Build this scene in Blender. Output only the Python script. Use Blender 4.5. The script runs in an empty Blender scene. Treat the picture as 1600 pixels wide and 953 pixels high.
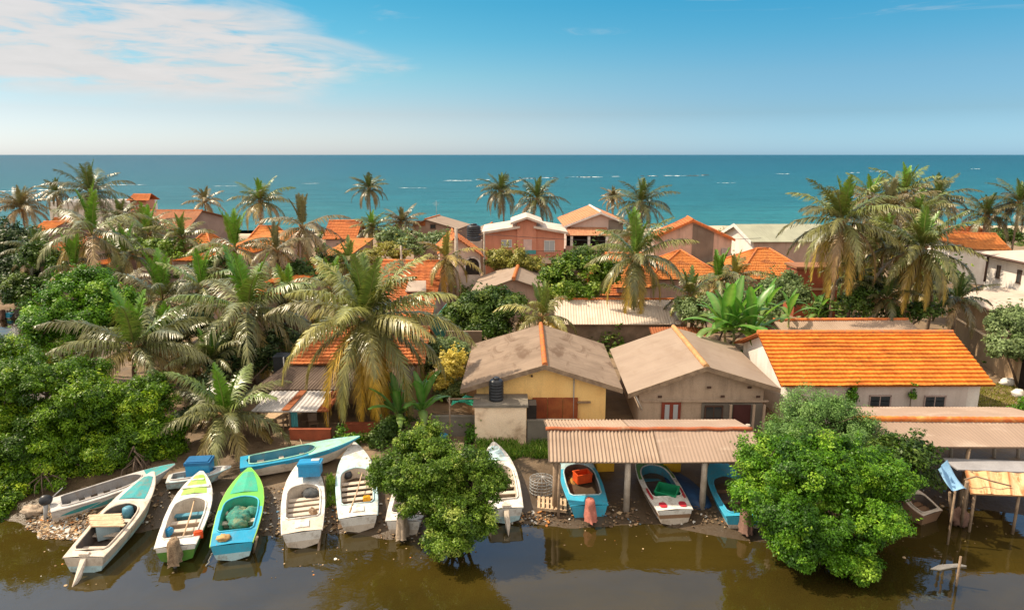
import bpy, math, random
import numpy as np
from mathutils import Vector, Matrix, noise as mnoise

# ------------------------------------------------------------------ scene, camera, light
scene = bpy.context.scene
R = math.radians
F = 1067.0                                   # focal length in photo pixels (1600 wide)
PITCH = math.atan(234.5 / F)
CAM = Vector((0, 0, 16.0))
cam_d = bpy.data.cameras.new("camera")
cam_d.sensor_width = 36.0
cam_d.lens = 36.0 * F / 1600.0
cam_d.clip_start = 0.3
cam_d.clip_end = 90000
cam = bpy.data.objects.new("camera", cam_d)
scene.collection.objects.link(cam)
cam.location = CAM
cam.rotation_euler = (math.pi / 2 - PITCH, 0, 0)
scene.camera = cam

scene.view_settings.view_transform = 'Standard'
scene.view_settings.look = 'None'
scene.view_settings.gamma = 1
scene.view_settings.exposure = 0.52

SUN_TO = Vector((-0.62, 0.17, 0.78)).normalized()     # towards the sun
SUN_EL = math.asin(SUN_TO.z)
SUN_AZ = math.atan2(SUN_TO.x, SUN_TO.y)
sun_d = bpy.data.lights.new("sun", 'SUN')
sun_d.energy = 4.35
sun_d.angle = R(0.55)
sun_d.color = (1.0, 0.85, 0.64)
sun = bpy.data.objects.new("sun", sun_d)
scene.collection.objects.link(sun)
sun.rotation_euler = SUN_TO.to_track_quat('Z', 'Y').to_euler()
sun.location = (-30, -10, 60)

scene.cycles.max_bounces = 6
scene.cycles.diffuse_bounces = 3
scene.cycles.glossy_bounces = 3
scene.cycles.transmission_bounces = 3
scene.cycles.transparent_max_bounces = 4
scene.cycles.use_denoising = True

# ------------------------------------------------------------------ node helper
class NT:
    def __init__(s, tree):
        s.t = tree; s.N = tree.nodes; s.L = tree.links
    def n(s, typ, ins=None, **props):
        nd = s.N.new(typ)
        for k, v in props.items():
            setattr(nd, k, v)
        for k, v in (ins or {}).items():
            if isinstance(v, bpy.types.NodeSocket):
                s.L.new(v, nd.inputs[k])
            else:
                nd.inputs[k].default_value = v
        return nd
    def math(s, op, a, b=0.0, c=None, clamp=False):
        d = {0: a, 1: b}
        if c is not None: d[2] = c
        return s.n('ShaderNodeMath', d, operation=op, use_clamp=clamp).outputs[0]
    def mix(s, f, a, b, blend='MIX'):
        nd = s.n('ShaderNodeMix', data_type='RGBA', blend_type=blend)
        for k, v in ((0, f), (6, a), (7, b)):
            if isinstance(v, bpy.types.NodeSocket): s.L.new(v, nd.inputs[k])
            else: nd.inputs[k].default_value = (v if k == 0 else rgba(v))
        return nd.outputs[2]
    def noise(s, vec, scale, detail=4, rough=0.55, dist=0.0):
        return s.n('ShaderNodeTexNoise', {'Vector': vec, 'Scale': scale, 'Detail': detail, 'Roughness': rough, 'Distortion': dist}).outputs[0]
    def ramp(s, f, lo, hi, a=0.0, b=1.0):
        return s.n('ShaderNodeMapRange', {0: f, 1: lo, 2: hi, 3: a, 4: b}, interpolation_type='SMOOTHSTEP').outputs[0]
    def mapping(s, vec, scale=(1, 1, 1), rot=(0, 0, 0)):
        return s.n('ShaderNodeMapping', {'Vector': vec, 'Scale': scale, 'Rotation': rot}).outputs[0]

def rgba(c):
    if isinstance(c, (int, float)): return (c, c, c, 1)
    return tuple(c) if len(c) == 4 else (c[0], c[1], c[2], 1)

# ------------------------------------------------------------------ world: sky with a streaky cloud bank
world = bpy.data.worlds.new("World")
scene.world = world
world.use_nodes = True
wt = NT(world.node_tree)
wt.N.clear()
sky = wt.n('ShaderNodeTexSky', sky_type='NISHITA', sun_disc=False, sun_elevation=SUN_EL, sun_rotation=SUN_AZ,
           altitude=0.0, air_density=1.0, dust_density=0.6, ozone_density=1.2)
geo = wt.n('ShaderNodeTexCoord').outputs['Generated']
sep = wt.n('ShaderNodeSeparateXYZ', {0: geo})
dx, dy, dz = sep.outputs
el = wt.math('MULTIPLY', wt.math('ARCSINE', dz), 57.2958)
az = wt.math('MULTIPLY', wt.math('ARCTAN2', dx, dy), 57.2958)
def tint_ramp(keys):
    nd = wt.n('ShaderNodeValToRGB', {0: wt.math('DIVIDE', el, 40.0, clamp=True)})
    cr = nd.color_ramp
    cr.elements[0].position = keys[0][0]; cr.elements[0].color = rgba(keys[0][1])
    cr.elements[1].position = keys[-1][0]; cr.elements[1].color = rgba(keys[-1][1])
    for p, c in keys[1:-1]:
        e = cr.elements.new(p); e.color = rgba(c)
    return nd.outputs[0]
HIGH = [(0.5, (0.62, 0.88, 0.95)), (0.8, (0.85, 1.0, 1.0)), (1.0, (1.2, 1.08, 0.90))]
tintR = tint_ramp([(0.009, (0.35, 0.575, 0.94)), (0.078, (0.265, 0.405, 0.565)), (0.152, (0.247, 0.420, 0.521)), (0.223, (0.164, 0.439, 0.525)), (0.288, (0.105, 0.443, 0.535))] + HIGH)
tintL = tint_ramp([(0.009, (0.516, 0.580, 0.790)), (0.078, (0.448, 0.466, 0.548)), (0.152, (0.324, 0.489, 0.512)), (0.223, (0.192, 0.466, 0.503)), (0.288, (0.133, 0.448, 0.489))] + HIGH)
tint = wt.mix(wt.ramp(az, -18, 28), tintL, tintR)            # hazier towards the sun's side
skycol = wt.mix(1.0, wt.mix(1.0, sky.outputs[0], tint, 'MULTIPLY'), (1.10, 1.13, 1.13), 'MULTIPLY')
# clouds in (azimuth, elevation) of the sky itself
cvec = wt.n('ShaderNodeCombineXYZ', {0: az, 1: el, 2: 0.0}).outputs[0]
cm = wt.mapping(cvec, (0.07, 0.34, 1), (0, 0, R(8)))
n1 = wt.noise(cm, 1.0, 9, 0.56, 0.8)
n2 = wt.noise(wt.mapping(cvec, (0.22, 1.3, 1), (0, 0, R(-10))), 1.0, 7, 0.6, 0.6)
lim = wt.math('SUBTRACT', wt.math('MULTIPLY', wt.math('ABSOLUTE', wt.math('SUBTRACT', el, 6.4)), -2.7), 7.2)
din = wt.math('SUBTRACT', lim, az)                       # degrees inside the wedge
din = wt.math('ADD', din, wt.math('MULTIPLY', wt.math('SUBTRACT', n1, 0.5), 22.0))
m1 = wt.ramp(din, -1.5, 8.0)
low = wt.ramp(wt.math('ADD', el, wt.math('MULTIPLY', wt.math('SUBTRACT', n1, 0.5), 2.5)), 3.4, 5.2)
back = wt.ramp(az, -120, -75)
dens = wt.math('ADD', wt.math('MULTIPLY', n1, 0.65), wt.math('MULTIPLY', n2, 0.55))
dens = wt.ramp(dens, 0.40, 0.62)
cl = wt.math('MULTIPLY', wt.math('MULTIPLY', dens, m1), wt.math('MULTIPLY', low, back))
# a few thin wisps elsewhere
wis = wt.noise(wt.mapping(cvec, (0.07, 0.55, 1), (0, 0, R(-14))), 1.0, 8, 0.6, 1.2)
wis = wt.math('MULTIPLY', wt.ramp(wis, 0.58, 0.80), wt.math('MULTIPLY', wt.ramp(el, 7.0, 10.0), 0.45))
rear_fill = wt.math('MULTIPLY', wt.ramp(wt.math('ABSOLUTE', az), 75, 110), wt.math('MULTIPLY', wt.ramp(el, 1, 9), wt.ramp(wt.noise(cm, 1.6, 6, 0.6), 0.3, 0.6, 0.45, 0.9)))   # unseen cloud added behind the camera as warm fill for the front walls
veil_fill = wt.math('MULTIPLY', wt.ramp(el, 32, 58), wt.ramp(wt.noise(geo, 2.2, 5, 0.6), 0.25, 0.7, 0.4, 0.9))   # unseen cloud added overhead to lift the shaded sides
cl = wt.math('MAXIMUM', wt.math('MAXIMUM', wt.math('MULTIPLY', cl, 0.93), wis), wt.math('MAXIMUM', veil_fill, rear_fill))
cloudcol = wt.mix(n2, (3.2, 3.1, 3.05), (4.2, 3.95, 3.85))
fin = wt.mix(cl, skycol, wt.mix(wt.math('MAXIMUM', wt.ramp(el, 25, 50), wt.ramp(wt.math('ABSOLUTE', az), 70, 95)), cloudcol, (7.4, 6.5, 5.3)))  # the added out-of-view clouds get a brighter, warmer colour as fill light
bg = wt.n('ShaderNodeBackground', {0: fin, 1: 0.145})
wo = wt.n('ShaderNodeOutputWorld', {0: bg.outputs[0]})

# ------------------------------------------------------------------ pixel -> place (working out real positions from the photograph)
SP, CP = math.sin(PITCH), math.cos(PITCH)
def ray(px, py):
    u = (px - 800) / F; v = (py - 476.5) / F
    return Vector((u, CP - v * SP, -(SP + v * CP)))
def atZ(px, py, z):
    r = ray(px, py); t = (z - CAM.z) / r.z
    return CAM + r * t
def atY(px, py, y):
    r = ray(px, py)
    return CAM + r * (y / r.y)
def mpp(px, py, y):                      # metres per photo pixel at that depth
    return (y / ray(px, py).y) / F

# ------------------------------------------------------------------ objects, parents, tags
ORG = {}
def link(o):
    scene.collection.objects.link(o); return o
def thing(name, label, cat, loc=(0, 0, 0), group=None, rot=(0, 0, 0)):
    o = link(bpy.data.objects.new(name, None))
    o.empty_display_size = 0.3
    o.location = loc; o.rotation_euler = rot
    o['label'] = label; o['category'] = cat
    if group: o['group'] = group
    ORG[o.name] = Vector(loc)
    return o
def tag(o, label, cat, group=None, kind=None):
    o['label'] = label
    if cat: o['category'] = cat
    if group: o['group'] = group
    if kind: o['kind'] = kind
    return o
def structure(o):
    o['kind'] = 'structure'; return o

class MB:
    def __init__(s):
        s.v = []; s.f = []; s.m = []; s.uv = []; s.sm = []
    def add(s, vs, fs, mi=0, uvs=None, smooth=False):
        b = len(s.v)
        s.v.extend([tuple(p) for p in vs])
        s.uv.extend(uvs if uvs is not None else [(0, 0)] * len(vs))
        for f in fs:
            s.f.append(tuple(i + b for i in f)); s.m.append(mi); s.sm.append(smooth)
    def box(s, c, size, mi=0, M=None):
        hx, hy, hz = size[0] / 2, size[1] / 2, size[2] / 2
        vs = [Vector((x, y, z)) for x in (-hx, hx) for y in (-hy, hy) for z in (-hz, hz)]
        if M is not None: vs = [M @ p for p in vs]
        vs = [p + Vector(c) for p in vs]
        s.add(vs, [(0, 1, 3, 2), (4, 6, 7, 5), (0, 4, 5, 1), (2, 3, 7, 6), (0, 2, 6, 4), (1, 5, 7, 3)], mi)
    def quad(s, a, b, c, d, mi=0, uvs=None):
        s.add([a, b, c, d], [(0, 1, 2, 3)], mi, uvs)
    def poly(s, pts, mi=0):
        s.add(pts, [tuple(range(len(pts)))], mi)
    def slab(s, pts, off, mi=0):
        """polygon PTS extruded by vector OFF"""
        n = len(pts); off = Vector(off)
        a = [Vector(p) for p in pts]; b = [p + off for p in a]
        fs = [tuple(range(n - 1, -1, -1)), tuple(range(n, 2 * n))]
        for i in range(n):
            j = (i + 1) % n
            fs.append((i, j, n + j, n + i))
        s.add(a + b, fs, mi)
    def tube(s, pts, rad, n=8, mi=0, cap=True, smooth=True, squash=1.0):
        pts = [Vector(p) for p in pts]
        if not hasattr(rad, '__len__'): rad = [rad] * len(pts)
        vs = []; fs = []
        ref = None
        for i, p in enumerate(pts):
            t = (pts[min(i + 1, len(pts) - 1)] - pts[max(i - 1, 0)])
            if t.length < 1e-9: t = Vector((0, 0, 1))
            t.normalize()
            if ref is None or abs(ref.dot(t)) > 0.98:
                ref = Vector((0, 0, 1)) if abs(t.z) < 0.9 else Vector((1, 0, 0))
            a = t.cross(ref).normalized(); b = t.cross(a).normalized()
            ref = -b if False else ref
            for k in range(n):
                an = 2 * math.pi * k / n
                vs.append(p + a * (math.cos(an) * rad[i]) + b * (math.sin(an) * rad[i] * squash))
        for i in range(len(pts) - 1):
            for k in range(n):
                k2 = (k + 1) % n
                fs.append((i * n + k, i * n + k2, (i + 1) * n + k2, (i + 1) * n + k))
        s.add(vs, fs, mi, None, smooth)
        if cap:
            b0 = len(s.v) - len(vs)
            s.f.append(tuple(b0 + k for k in range(n - 1, -1, -1))); s.m.append(mi); s.sm.append(False)
            e = b0 + (len(pts) - 1) * n
            s.f.append(tuple(e + k for k in range(n))); s.m.append(mi); s.sm.append(False)
    def lathe(s, c, prof, n=16, mi=0, smooth=True):
        c = Vector(c); vs = []; fs = []
        for r, z in prof:
            for k in range(n):
                an = 2 * math.pi * k / n
                vs.append(c + Vector((math.cos(an) * r, math.sin(an) * r, z)))
        for i in range(len(prof) - 1):
            for k in range(n):
                k2 = (k + 1) % n
                fs.append((i * n + k, i * n + k2, (i + 1) * n + k2, (i + 1) * n + k))
        s.add(vs, fs, mi, None, smooth)
        b0 = len(s.v) - len(vs)
        s.f.append(tuple(b0 + k for k in range(n - 1, -1, -1))); s.m.append(mi); s.sm.append(False)
        e = b0 + (len(prof) - 1) * n
        s.f.append(tuple(e + k for k in range(n))); s.m.append(mi); s.sm.append(False)
    def lump(s, c, r, seed=0, amp=0.25, freq=2.0, mi=0, nu=18, nv=11, M=None):
        c = Vector(c); vs = []; fs = []
        for j in range(nv + 1):
            th = math.pi * j / nv
            for i in range(nu):
                ph = 2 * math.pi * i / nu
                d = Vector((math.sin(th) * math.cos(ph), math.sin(th) * math.sin(ph), math.cos(th)))
                k = 1 + amp * mnoise.noise(d * freq + Vector((seed * 3.7, seed * 1.3, 0))) + amp * 0.5 * mnoise.noise(d * freq * 2.7 + Vector((0, seed, 9)))
                q = Vector((d.x * r[0] * k, d.y * r[1] * k, d.z * r[2] * k))
                if M is not None: q = M @ q
                vs.append(c + q)
        for j in range(nv):
            for i in range(nu):
                i2 = (i + 1) % nu
                fs.append((j * nu + i, (j + 1) * nu + i, (j + 1) * nu + i2, j * nu + i2))
        s.add(vs, fs, mi, None, True)
    def build(s, name, mats, parent=None, org=None):
        if not isinstance(mats, (list, tuple)): mats = [mats]
        me = bpy.data.meshes.new(name)
        o = bpy.data.objects.new(name, me)
        off = Vector((0, 0, 0))
        if parent is not None:
            off = ORG.get(parent.name, Vector((0, 0, 0)))
        if org is not None: off = Vector(org)
        vs = [(p[0] - off.x, p[1] - off.y, p[2] - off.z) for p in s.v]
        me.from_pydata(vs, [], s.f)
        for m in mats: me.materials.append(m)
        me.polygons.foreach_set('material_index', s.m)
        me.polygons.foreach_set('use_smooth', s.sm)
        ul = me.uv_layers.new(name='UVMap')
        li = np.empty(len(me.loops), dtype=np.int32); me.loops.foreach_get('vertex_index', li)
        uv = np.array(s.uv, dtype=np.float32)[li]
        ul.data.foreach_set('uv', uv.ravel())
        me.update()
        link(o)
        if parent is not None:
            o.parent = parent
            ORG[o.name] = off
        elif org is not None:
            o.location = off; ORG[o.name] = off
        return o

def np_mesh(name, V, Q, COL, mat, parent=None, org=None):
    """quads from numpy arrays, with the leaf colour on each vertex"""
    me = bpy.data.meshes.new(name)
    off = np.zeros(3)
    if parent is not None: off = np.array(ORG.get(parent.name, Vector((0, 0, 0))))
    if org is not None: off = np.array(org)
    V = np.asarray(V, dtype=np.float64) - off
    n, m = len(V), len(Q)
    me.vertices.add(n); me.vertices.foreach_set('co', V.astype(np.float32).ravel())
    me.loops.add(m * 4); me.loops.foreach_set('vertex_index', np.asarray(Q, dtype=np.int32).ravel())
    me.polygons.add(m)
    me.polygons.foreach_set('loop_start', np.arange(0, m * 4, 4, dtype=np.int32))
    me.polygons.foreach_set('loop_total', np.full(m, 4, dtype=np.int32))
    me.update(calc_edges=True)
    if COL is not None:
        a = me.attributes.new('col', 'FLOAT_COLOR', 'POINT')
        c4 = np.ones((n, 4), dtype=np.float32); c4[:, :3] = COL
        a.data.foreach_set('color', c4.ravel())
    me.materials.append(mat)
    o = link(bpy.data.objects.new(name, me))
    if parent is not None:
        o.parent = parent; ORG[o.name] = Vector(off)
    elif org is not None:
        o.location = off; ORG[o.name] = Vector(off)
    return o

# ------------------------------------------------------------------ materials
MATS = {}
def new_mat(name):
    m = bpy.data.materials.new(name); m.use_nodes = True
    t = NT(m.node_tree); t.N.clear()
    p = t.n('ShaderNodeBsdfPrincipled'); o = t.n('ShaderNodeOutputMaterial', {0: p.outputs[0]})
    return m, t, p, o

def stained(name, c1, c2=None, scale=1.2, rough=0.85, dirt=None, damt=0.5, dscale=0.7, bump=0.25, bscale=14, spec=0.3, streak=False, fine=0.12):
    """a weathered coat: two tones, dirt patches (or vertical runs) and a fine grain"""
    if name in MATS: return MATS[name]
    m, t, p, o = new_mat(name)
    oc = t.n('ShaderNodeTexCoord').outputs['Object']
    if c2 is None: c2 = tuple(x * 0.78 for x in c1)
    n = t.noise(oc, scale, 6, 0.6, 0.4)
    col = t.mix(t.ramp(n, 0.32, 0.68), c1, c2)
    if dirt is not None:
        v = t.mapping(oc, (2.2, 2.2, 0.35)) if streak else oc
        d = t.noise(v, dscale, 7, 0.65, 0.3)
        col = t.mix(t.math('MULTIPLY', t.ramp(d, 0.46, 0.72), damt), col, dirt)
    f = t.noise(oc, 22, 3, 0.6)
    col = t.mix(1.0, col, t.n('ShaderNodeCombineXYZ', {0: t.ramp(f, 0.2, 0.8, 1 - fine, 1 + fine), 1: t.ramp(f, 0.2, 0.8, 1 - fine, 1 + fine), 2: t.ramp(f, 0.2, 0.8, 1 - fine, 1 + fine)}).outputs[0], 'MULTIPLY')
    t.L.new(col, p.inputs['Base Color'])
    p.inputs['Roughness'].default_value = rough
    p.inputs['Specular IOR Level'].default_value = spec
    if bump:
        b = t.n('ShaderNodeBump', {'Strength': bump, 'Distance': 0.03, 'Height': t.noise(oc, bscale, 5, 0.6)})
        t.L.new(b.outputs[0], p.inputs['Normal'])
    MATS[name] = m
    return m

def roofmat(name, c1, c2, patch=None, pamt=0.4, cell=(0.24, 0.32), cellamt=0.35, streak=0.35, lichen=None, rough=0.9, sheet=None, lines=0.0, runs=None):
    """roof skin in its own metres: tile to tile differences, runs down the slope, stains"""
    if name in MATS: return MATS[name]
    m, t, p, o = new_mat(name)
    uv = t.n('ShaderNodeUVMap').outputs[0]
    oc = t.n('ShaderNodeTexCoord').outputs['Object']
    s = t.n('ShaderNodeSeparateXYZ', {0: uv})
    cu = t.math('FLOOR', t.math('DIVIDE', s.outputs[0], cell[0]))
    cv = t.math('FLOOR', t.math('DIVIDE', s.outputs[1], cell[1]))
    wn = t.n('ShaderNodeTexWhiteNoise', {'Vector': t.n('ShaderNodeCombineXYZ', {0: cu, 1: cv, 2: 0.0}).outputs[0]}, noise_dimensions='3D').outputs[0]
    n = t.noise(oc, 0.55, 6, 0.62, 0.3)
    f = t.math('ADD', t.math('MULTIPLY', t.ramp(n, 0.3, 0.7), 1 - cellamt), t.math('MULTIPLY', wn, cellamt))
    col = t.mix(f, c1, c2)
    st = t.noise(t.mapping(uv, (3.2, 0.25, 1)), 1.0, 6, 0.65)
    col = t.mix(t.math('MULTIPLY', t.ramp(st, 0.45, 0.75), streak), col, tuple(x * 0.45 for x in c2))
    if patch is not None:
        q = t.noise(t.mapping(uv, (0.35, 0.8, 1)), 1.1, 8, 0.62, 0.8)
        col = t.mix(t.math('MULTIPLY', t.ramp(q, 0.5, 0.66), pamt), col, patch)
    if lichen is not None:
        q = t.noise(oc, 5.5, 5, 0.7)
        col = t.mix(t.math('MULTIPLY', t.ramp(q, 0.58, 0.74), 0.5), col, lichen)
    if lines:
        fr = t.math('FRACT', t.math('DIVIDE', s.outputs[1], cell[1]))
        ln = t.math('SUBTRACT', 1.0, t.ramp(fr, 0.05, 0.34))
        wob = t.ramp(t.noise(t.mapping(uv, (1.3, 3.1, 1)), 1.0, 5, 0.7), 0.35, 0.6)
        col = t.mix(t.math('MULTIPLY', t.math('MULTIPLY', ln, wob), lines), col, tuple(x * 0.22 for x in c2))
    if runs is not None:       # rust bleeding down from seams and nail rows
        rr = t.noise(t.mapping(uv, (2.6, 0.45, 1)), 1.0, 6, 0.7, 0.4)
        fu = t.math('FRACT', t.math('DIVIDE', s.outputs[0], cell[0]))
        seam = t.math('SUBTRACT', 1.0, t.ramp(fu, 0.03, 0.22))
        q = t.math('MAXIMUM', t.ramp(rr, 0.48, 0.66), t.math('MULTIPLY', seam, t.ramp(rr, 0.30, 0.52)))
        col = t.mix(t.math('MULTIPLY', q, 0.85), col, runs)
    if sheet is not None:      # single sheets replaced or stained over the years
        su = t.math('FLOOR', t.math('DIVIDE', s.outputs[0], sheet[0])); sv = t.math('FLOOR', t.math('DIVIDE', s.outputs[1], sheet[1]))
        w2 = t.n('ShaderNodeTexWhiteNoise', {'Vector': t.n('ShaderNodeCombineXYZ', {0: su, 1: sv, 2: 3.0}).outputs[0]}, noise_dimensions='3D').outputs[0]
        k = t.ramp(w2, 0.0, 1.0, 0.78, 1.12)
        col = t.mix(1.0, col, t.n('ShaderNodeCombineXYZ', {0: k, 1: k, 2: k}).outputs[0], 'MULTIPLY')
    t.L.new(col, p.inputs['Base Color'])
    p.inputs['Roughness'].default_value = rough
    p.inputs['Specular IOR Level'].default_value = 0.25
    b = t.n('ShaderNodeBump', {'Strength': 0.3, 'Distance': 0.02, 'Height': t.noise(oc, 18, 5, 0.65)})
    t.L.new(b.outputs[0], p.inputs['Normal'])
    MATS[name] = m
    return m

def leafmat(name, trans=0.32, rough=0.45, spec=0.5, boost=(1.25, 1.35, 0.6)):
    if name in MATS: return MATS[name]
    m, t, p, o = new_mat(name)
    a = t.n('ShaderNodeAttribute', attribute_name='col').outputs[0]
    oc = t.n('ShaderNodeTexCoord').outputs['Object']
    k = t.ramp(t.noise(oc, 2.3, 3, 0.6), 0.25, 0.75, 0.82, 1.15)
    col = t.mix(1.0, a, t.n('ShaderNodeCombineXYZ', {0: k, 1: k, 2: k}).outputs[0], 'MULTIPLY')
    t.L.new(col, p.inputs['Base Color'])
    p.inputs['Roughness'].default_value = rough
    p.inputs['Specular IOR Level'].default_value = spec
    tr = t.n('ShaderNodeBsdfTranslucent', {0: t.mix(1.0, col, boost, 'MULTIPLY')})
    mx = t.n('ShaderNodeMixShader', {0: trans, 1: p.outputs[0], 2: tr.outputs[0]})
    t.L.new(mx.outputs[0], o.inputs[0])
    MATS[name] = m
    return m

M_LEAF = leafmat('broad_leaf', 0.24, 0.45, 0.28)
M_PALM = leafmat('palm_leaf', 0.13, 0.36, 0.62, (1.2, 1.15, 0.6))
M_BANANA = leafmat('banana_leaf', 0.4, 0.35, 0.5)
M_FIBRE = roofmat('fibre_cement_sheet', (0.345, 0.258, 0.195), (0.24, 0.175, 0.13), patch=(0.15, 0.095, 0.065), pamt=0.8, cell=(1.05, 2.0), cellamt=0.25, streak=0.4, sheet=(40, 2.72), lichen=(0.19, 0.15, 0.12))
M_FIBRE_NEW = roofmat('fibre_cement_clean', (0.345, 0.265, 0.205), (0.295, 0.22, 0.168), patch=(0.25, 0.175, 0.125), pamt=0.4, cell=(1.05, 2.0), cellamt=0.2, streak=0.2)
M_SHED = roofmat('shed_sheet', (0.41, 0.305, 0.23), (0.32, 0.23, 0.17), patch=(0.26, 0.17, 0.12), pamt=0.35, cell=(1.05, 2.0), cellamt=0.2, streak=0.25)
M_SHED2 = roofmat('shed_sheet_pale', (0.355, 0.255, 0.195), (0.31, 0.22, 0.165), patch=(0.55, 0.45, 0.36), pamt=0.35, cell=(1.05, 2.0), cellamt=0.15, streak=0.12)
M_TILE = roofmat('orange_clay_tile', (0.80, 0.275, 0.04), (0.62, 0.165, 0.022), patch=(0.33, 0.085, 0.02), pamt=0.65, lichen=(0.30, 0.13, 0.05), cellamt=0.6, streak=0.22, cell=(0.24, 0.34), lines=1.0)
M_TILE2 = roofmat('red_clay_tile', (0.60, 0.205, 0.065), (0.42, 0.125, 0.045), patch=(0.22, 0.075, 0.04), pamt=0.7, cellamt=0.6, streak=0.3, cell=(0.24, 0.34), lines=0.8)
M_TILE_F = roofmat('sun_faded_orange_tile', (0.68, 0.27, 0.075), (0.49, 0.16, 0.04), patch=(0.27, 0.10, 0.045), pamt=0.75, cellamt=0.6, streak=0.4, cell=(0.24, 0.34), lines=0.9, lichen=(0.28, 0.15, 0.07))
M_TILE3 = roofmat('old_clay_tile', (0.54, 0.265, 0.14), (0.40, 0.17, 0.09), patch=(0.24, 0.13, 0.08), pamt=0.5, cellamt=0.6, streak=0.3, cell=(0.24, 0.34), lines=0.7)
M_TILE_PALE = roofmat('pale_pink_tile', (0.66, 0.28, 0.15), (0.52, 0.2, 0.1), cellamt=0.5, streak=0.2, cell=(0.24, 0.34), lines=0.4)
M_CORR_DARK = roofmat('dark_corrugated_sheet', (0.21, 0.155, 0.12), (0.11, 0.075, 0.06), patch=(0.3, 0.23, 0.19), pamt=0.5, cell=(0.9, 2.0), cellamt=0.4, streak=0.4)
M_ZINC = roofmat('zinc_sheet', (0.62, 0.58, 0.56), (0.5, 0.46, 0.44), patch=(0.32, 0.12, 0.05), pamt=0.3, cell=(0.85, 3.0), cellamt=0.3, streak=0.3, rough=0.5)
M_RUSTSHEET = roofmat('rust_sheet', (0.36, 0.12, 0.045), (0.24, 0.075, 0.03), cell=(0.85, 3.0), streak=0.4, rough=0.8)
M_RUSTY_PALE = roofmat('pale_rust_streaked_sheet', (0.80, 0.58, 0.34), (0.60, 0.33, 0.12), patch=(0.36, 0.10, 0.025), pamt=0.5, runs=(0.34, 0.10, 0.022), cell=(0.8, 9), cellamt=0.5, streak=0.7, rough=0.6)
M_GREENROOF = roofmat('grey_green_sheet', (0.36, 0.36, 0.27), (0.28, 0.28, 0.21), cell=(1.0, 2.0), cellamt=0.3, streak=0.2)
M_GREYROOF = roofmat('pale_grey_roof', (0.55, 0.47, 0.40), (0.47, 0.39, 0.33), patch=(0.36, 0.28, 0.22), pamt=0.4, cell=(1.0, 2.0), cellamt=0.2, streak=0.15)
M_RIDGE = stained('ridge_tile', (0.66, 0.20, 0.05), (0.42, 0.12, 0.04), 3.0, dirt=(0.3, 0.2, 0.14), damt=0.5, dscale=3)
M_RIDGE_SAND = stained('sandy_ridge_tile', (0.60, 0.33, 0.14), (0.46, 0.22, 0.09), 3.0, dirt=(0.35, 0.25, 0.18), damt=0.5, dscale=3)

YELLOW = stained('yellow_plaster', (0.98, 0.65, 0.26), (0.93, 0.57, 0.21), 0.6, dirt=(0.42, 0.26, 0.12), damt=0.4, dscale=0.8, streak=True)
TAUPE = stained('taupe_plaster', (0.52, 0.39, 0.29), (0.45, 0.33, 0.24), 0.7, dirt=(0.22, 0.16, 0.12), damt=0.5, streak=True)
WHITEW = stained('white_plaster', (0.78, 0.73, 0.67), (0.70, 0.63, 0.57), 0.6, dirt=(0.42, 0.34, 0.27), damt=0.4, streak=True)
WHITEDIRTY = stained('flaking_white_plaster', (0.98, 0.77, 0.57), (0.90, 0.67, 0.47), 0.9, dirt=(0.30, 0.16, 0.09), damt=0.8, dscale=0.9)
MAUVE = stained('mauve_render', (0.50, 0.35, 0.295), (0.41, 0.285, 0.24), 0.6, dirt=(0.2, 0.15, 0.13), damt=0.4, streak=True)
PINK = stained('salmon_paint', (0.64, 0.275, 0.185), (0.57, 0.24, 0.155), 0.5, dirt=(0.32, 0.13, 0.09), damt=0.3, streak=True)
CEMENT = stained('bare_cement', (0.60, 0.45, 0.37), (0.48, 0.36, 0.295), 0.5, dirt=(0.19, 0.16, 0.14), damt=0.5, dscale=0.5, streak=True)
DARKCEM = stained('dark_cement', (0.23, 0.20, 0.165), (0.17, 0.145, 0.12), 0.6, dirt=(0.11, 0.10, 0.08), damt=0.5, streak=True)
BLOCK = stained('mossy_block_wall', (0.25, 0.18, 0.13), (0.17, 0.12, 0.085), 1.2, dirt=(0.09, 0.075, 0.05), damt=0.6, bump=0.6)
BRICK = stained('red_brick', (0.36, 0.095, 0.045), (0.26, 0.07, 0.035), 1.2, dirt=(0.15, 0.06, 0.04), damt=0.5, bump=0.5)
TANWALL = stained('tan_wall', (0.47, 0.33, 0.2), (0.38, 0.26, 0.155), 0.7, dirt=(0.2, 0.13, 0.08), damt=0.4, streak=True)
RUST = stained('rust_panel', (0.34, 0.09, 0.03), (0.22, 0.055, 0.022), 1.5, dirt=(0.5, 0.2, 0.06), damt=0.4, dscale=1.3, rough=0.75)
DOORRED = stained('red_brown_door', (0.26, 0.06, 0.035), (0.2, 0.045, 0.028), 2)
WOOD = stained('weathered_wood', (0.34, 0.24, 0.16), (0.22, 0.15, 0.10), 3.0, dirt=(0.12, 0.08, 0.05), damt=0.5, bump=0.5)
PALEWOOD = stained('pale_planks', (0.66, 0.48, 0.31), (0.5, 0.35, 0.22), 3.0, dirt=(0.3, 0.19, 0.11), damt=0.5, bump=0.4)
POST = stained('concrete_post', (0.50, 0.43, 0.36), (0.38, 0.31, 0.25), 2.0, dirt=(0.2, 0.15, 0.1), damt=0.5)
TRUNK = stained('palm_trunk', (0.25, 0.175, 0.12), (0.16, 0.11, 0.075), 2.5, dirt=(0.34, 0.26, 0.19), damt=0.5, bump=0.7, bscale=9)
BARK = stained('bark', (0.17, 0.12, 0.085), (0.10, 0.07, 0.05), 3, bump=0.7)
FRAMEW = stained('white_frame', (0.75, 0.71, 0.66), None, 2, rough=0.6)
FRAMEB = stained('brown_frame', (0.10, 0.055, 0.04), None, 2, rough=0.6)
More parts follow.
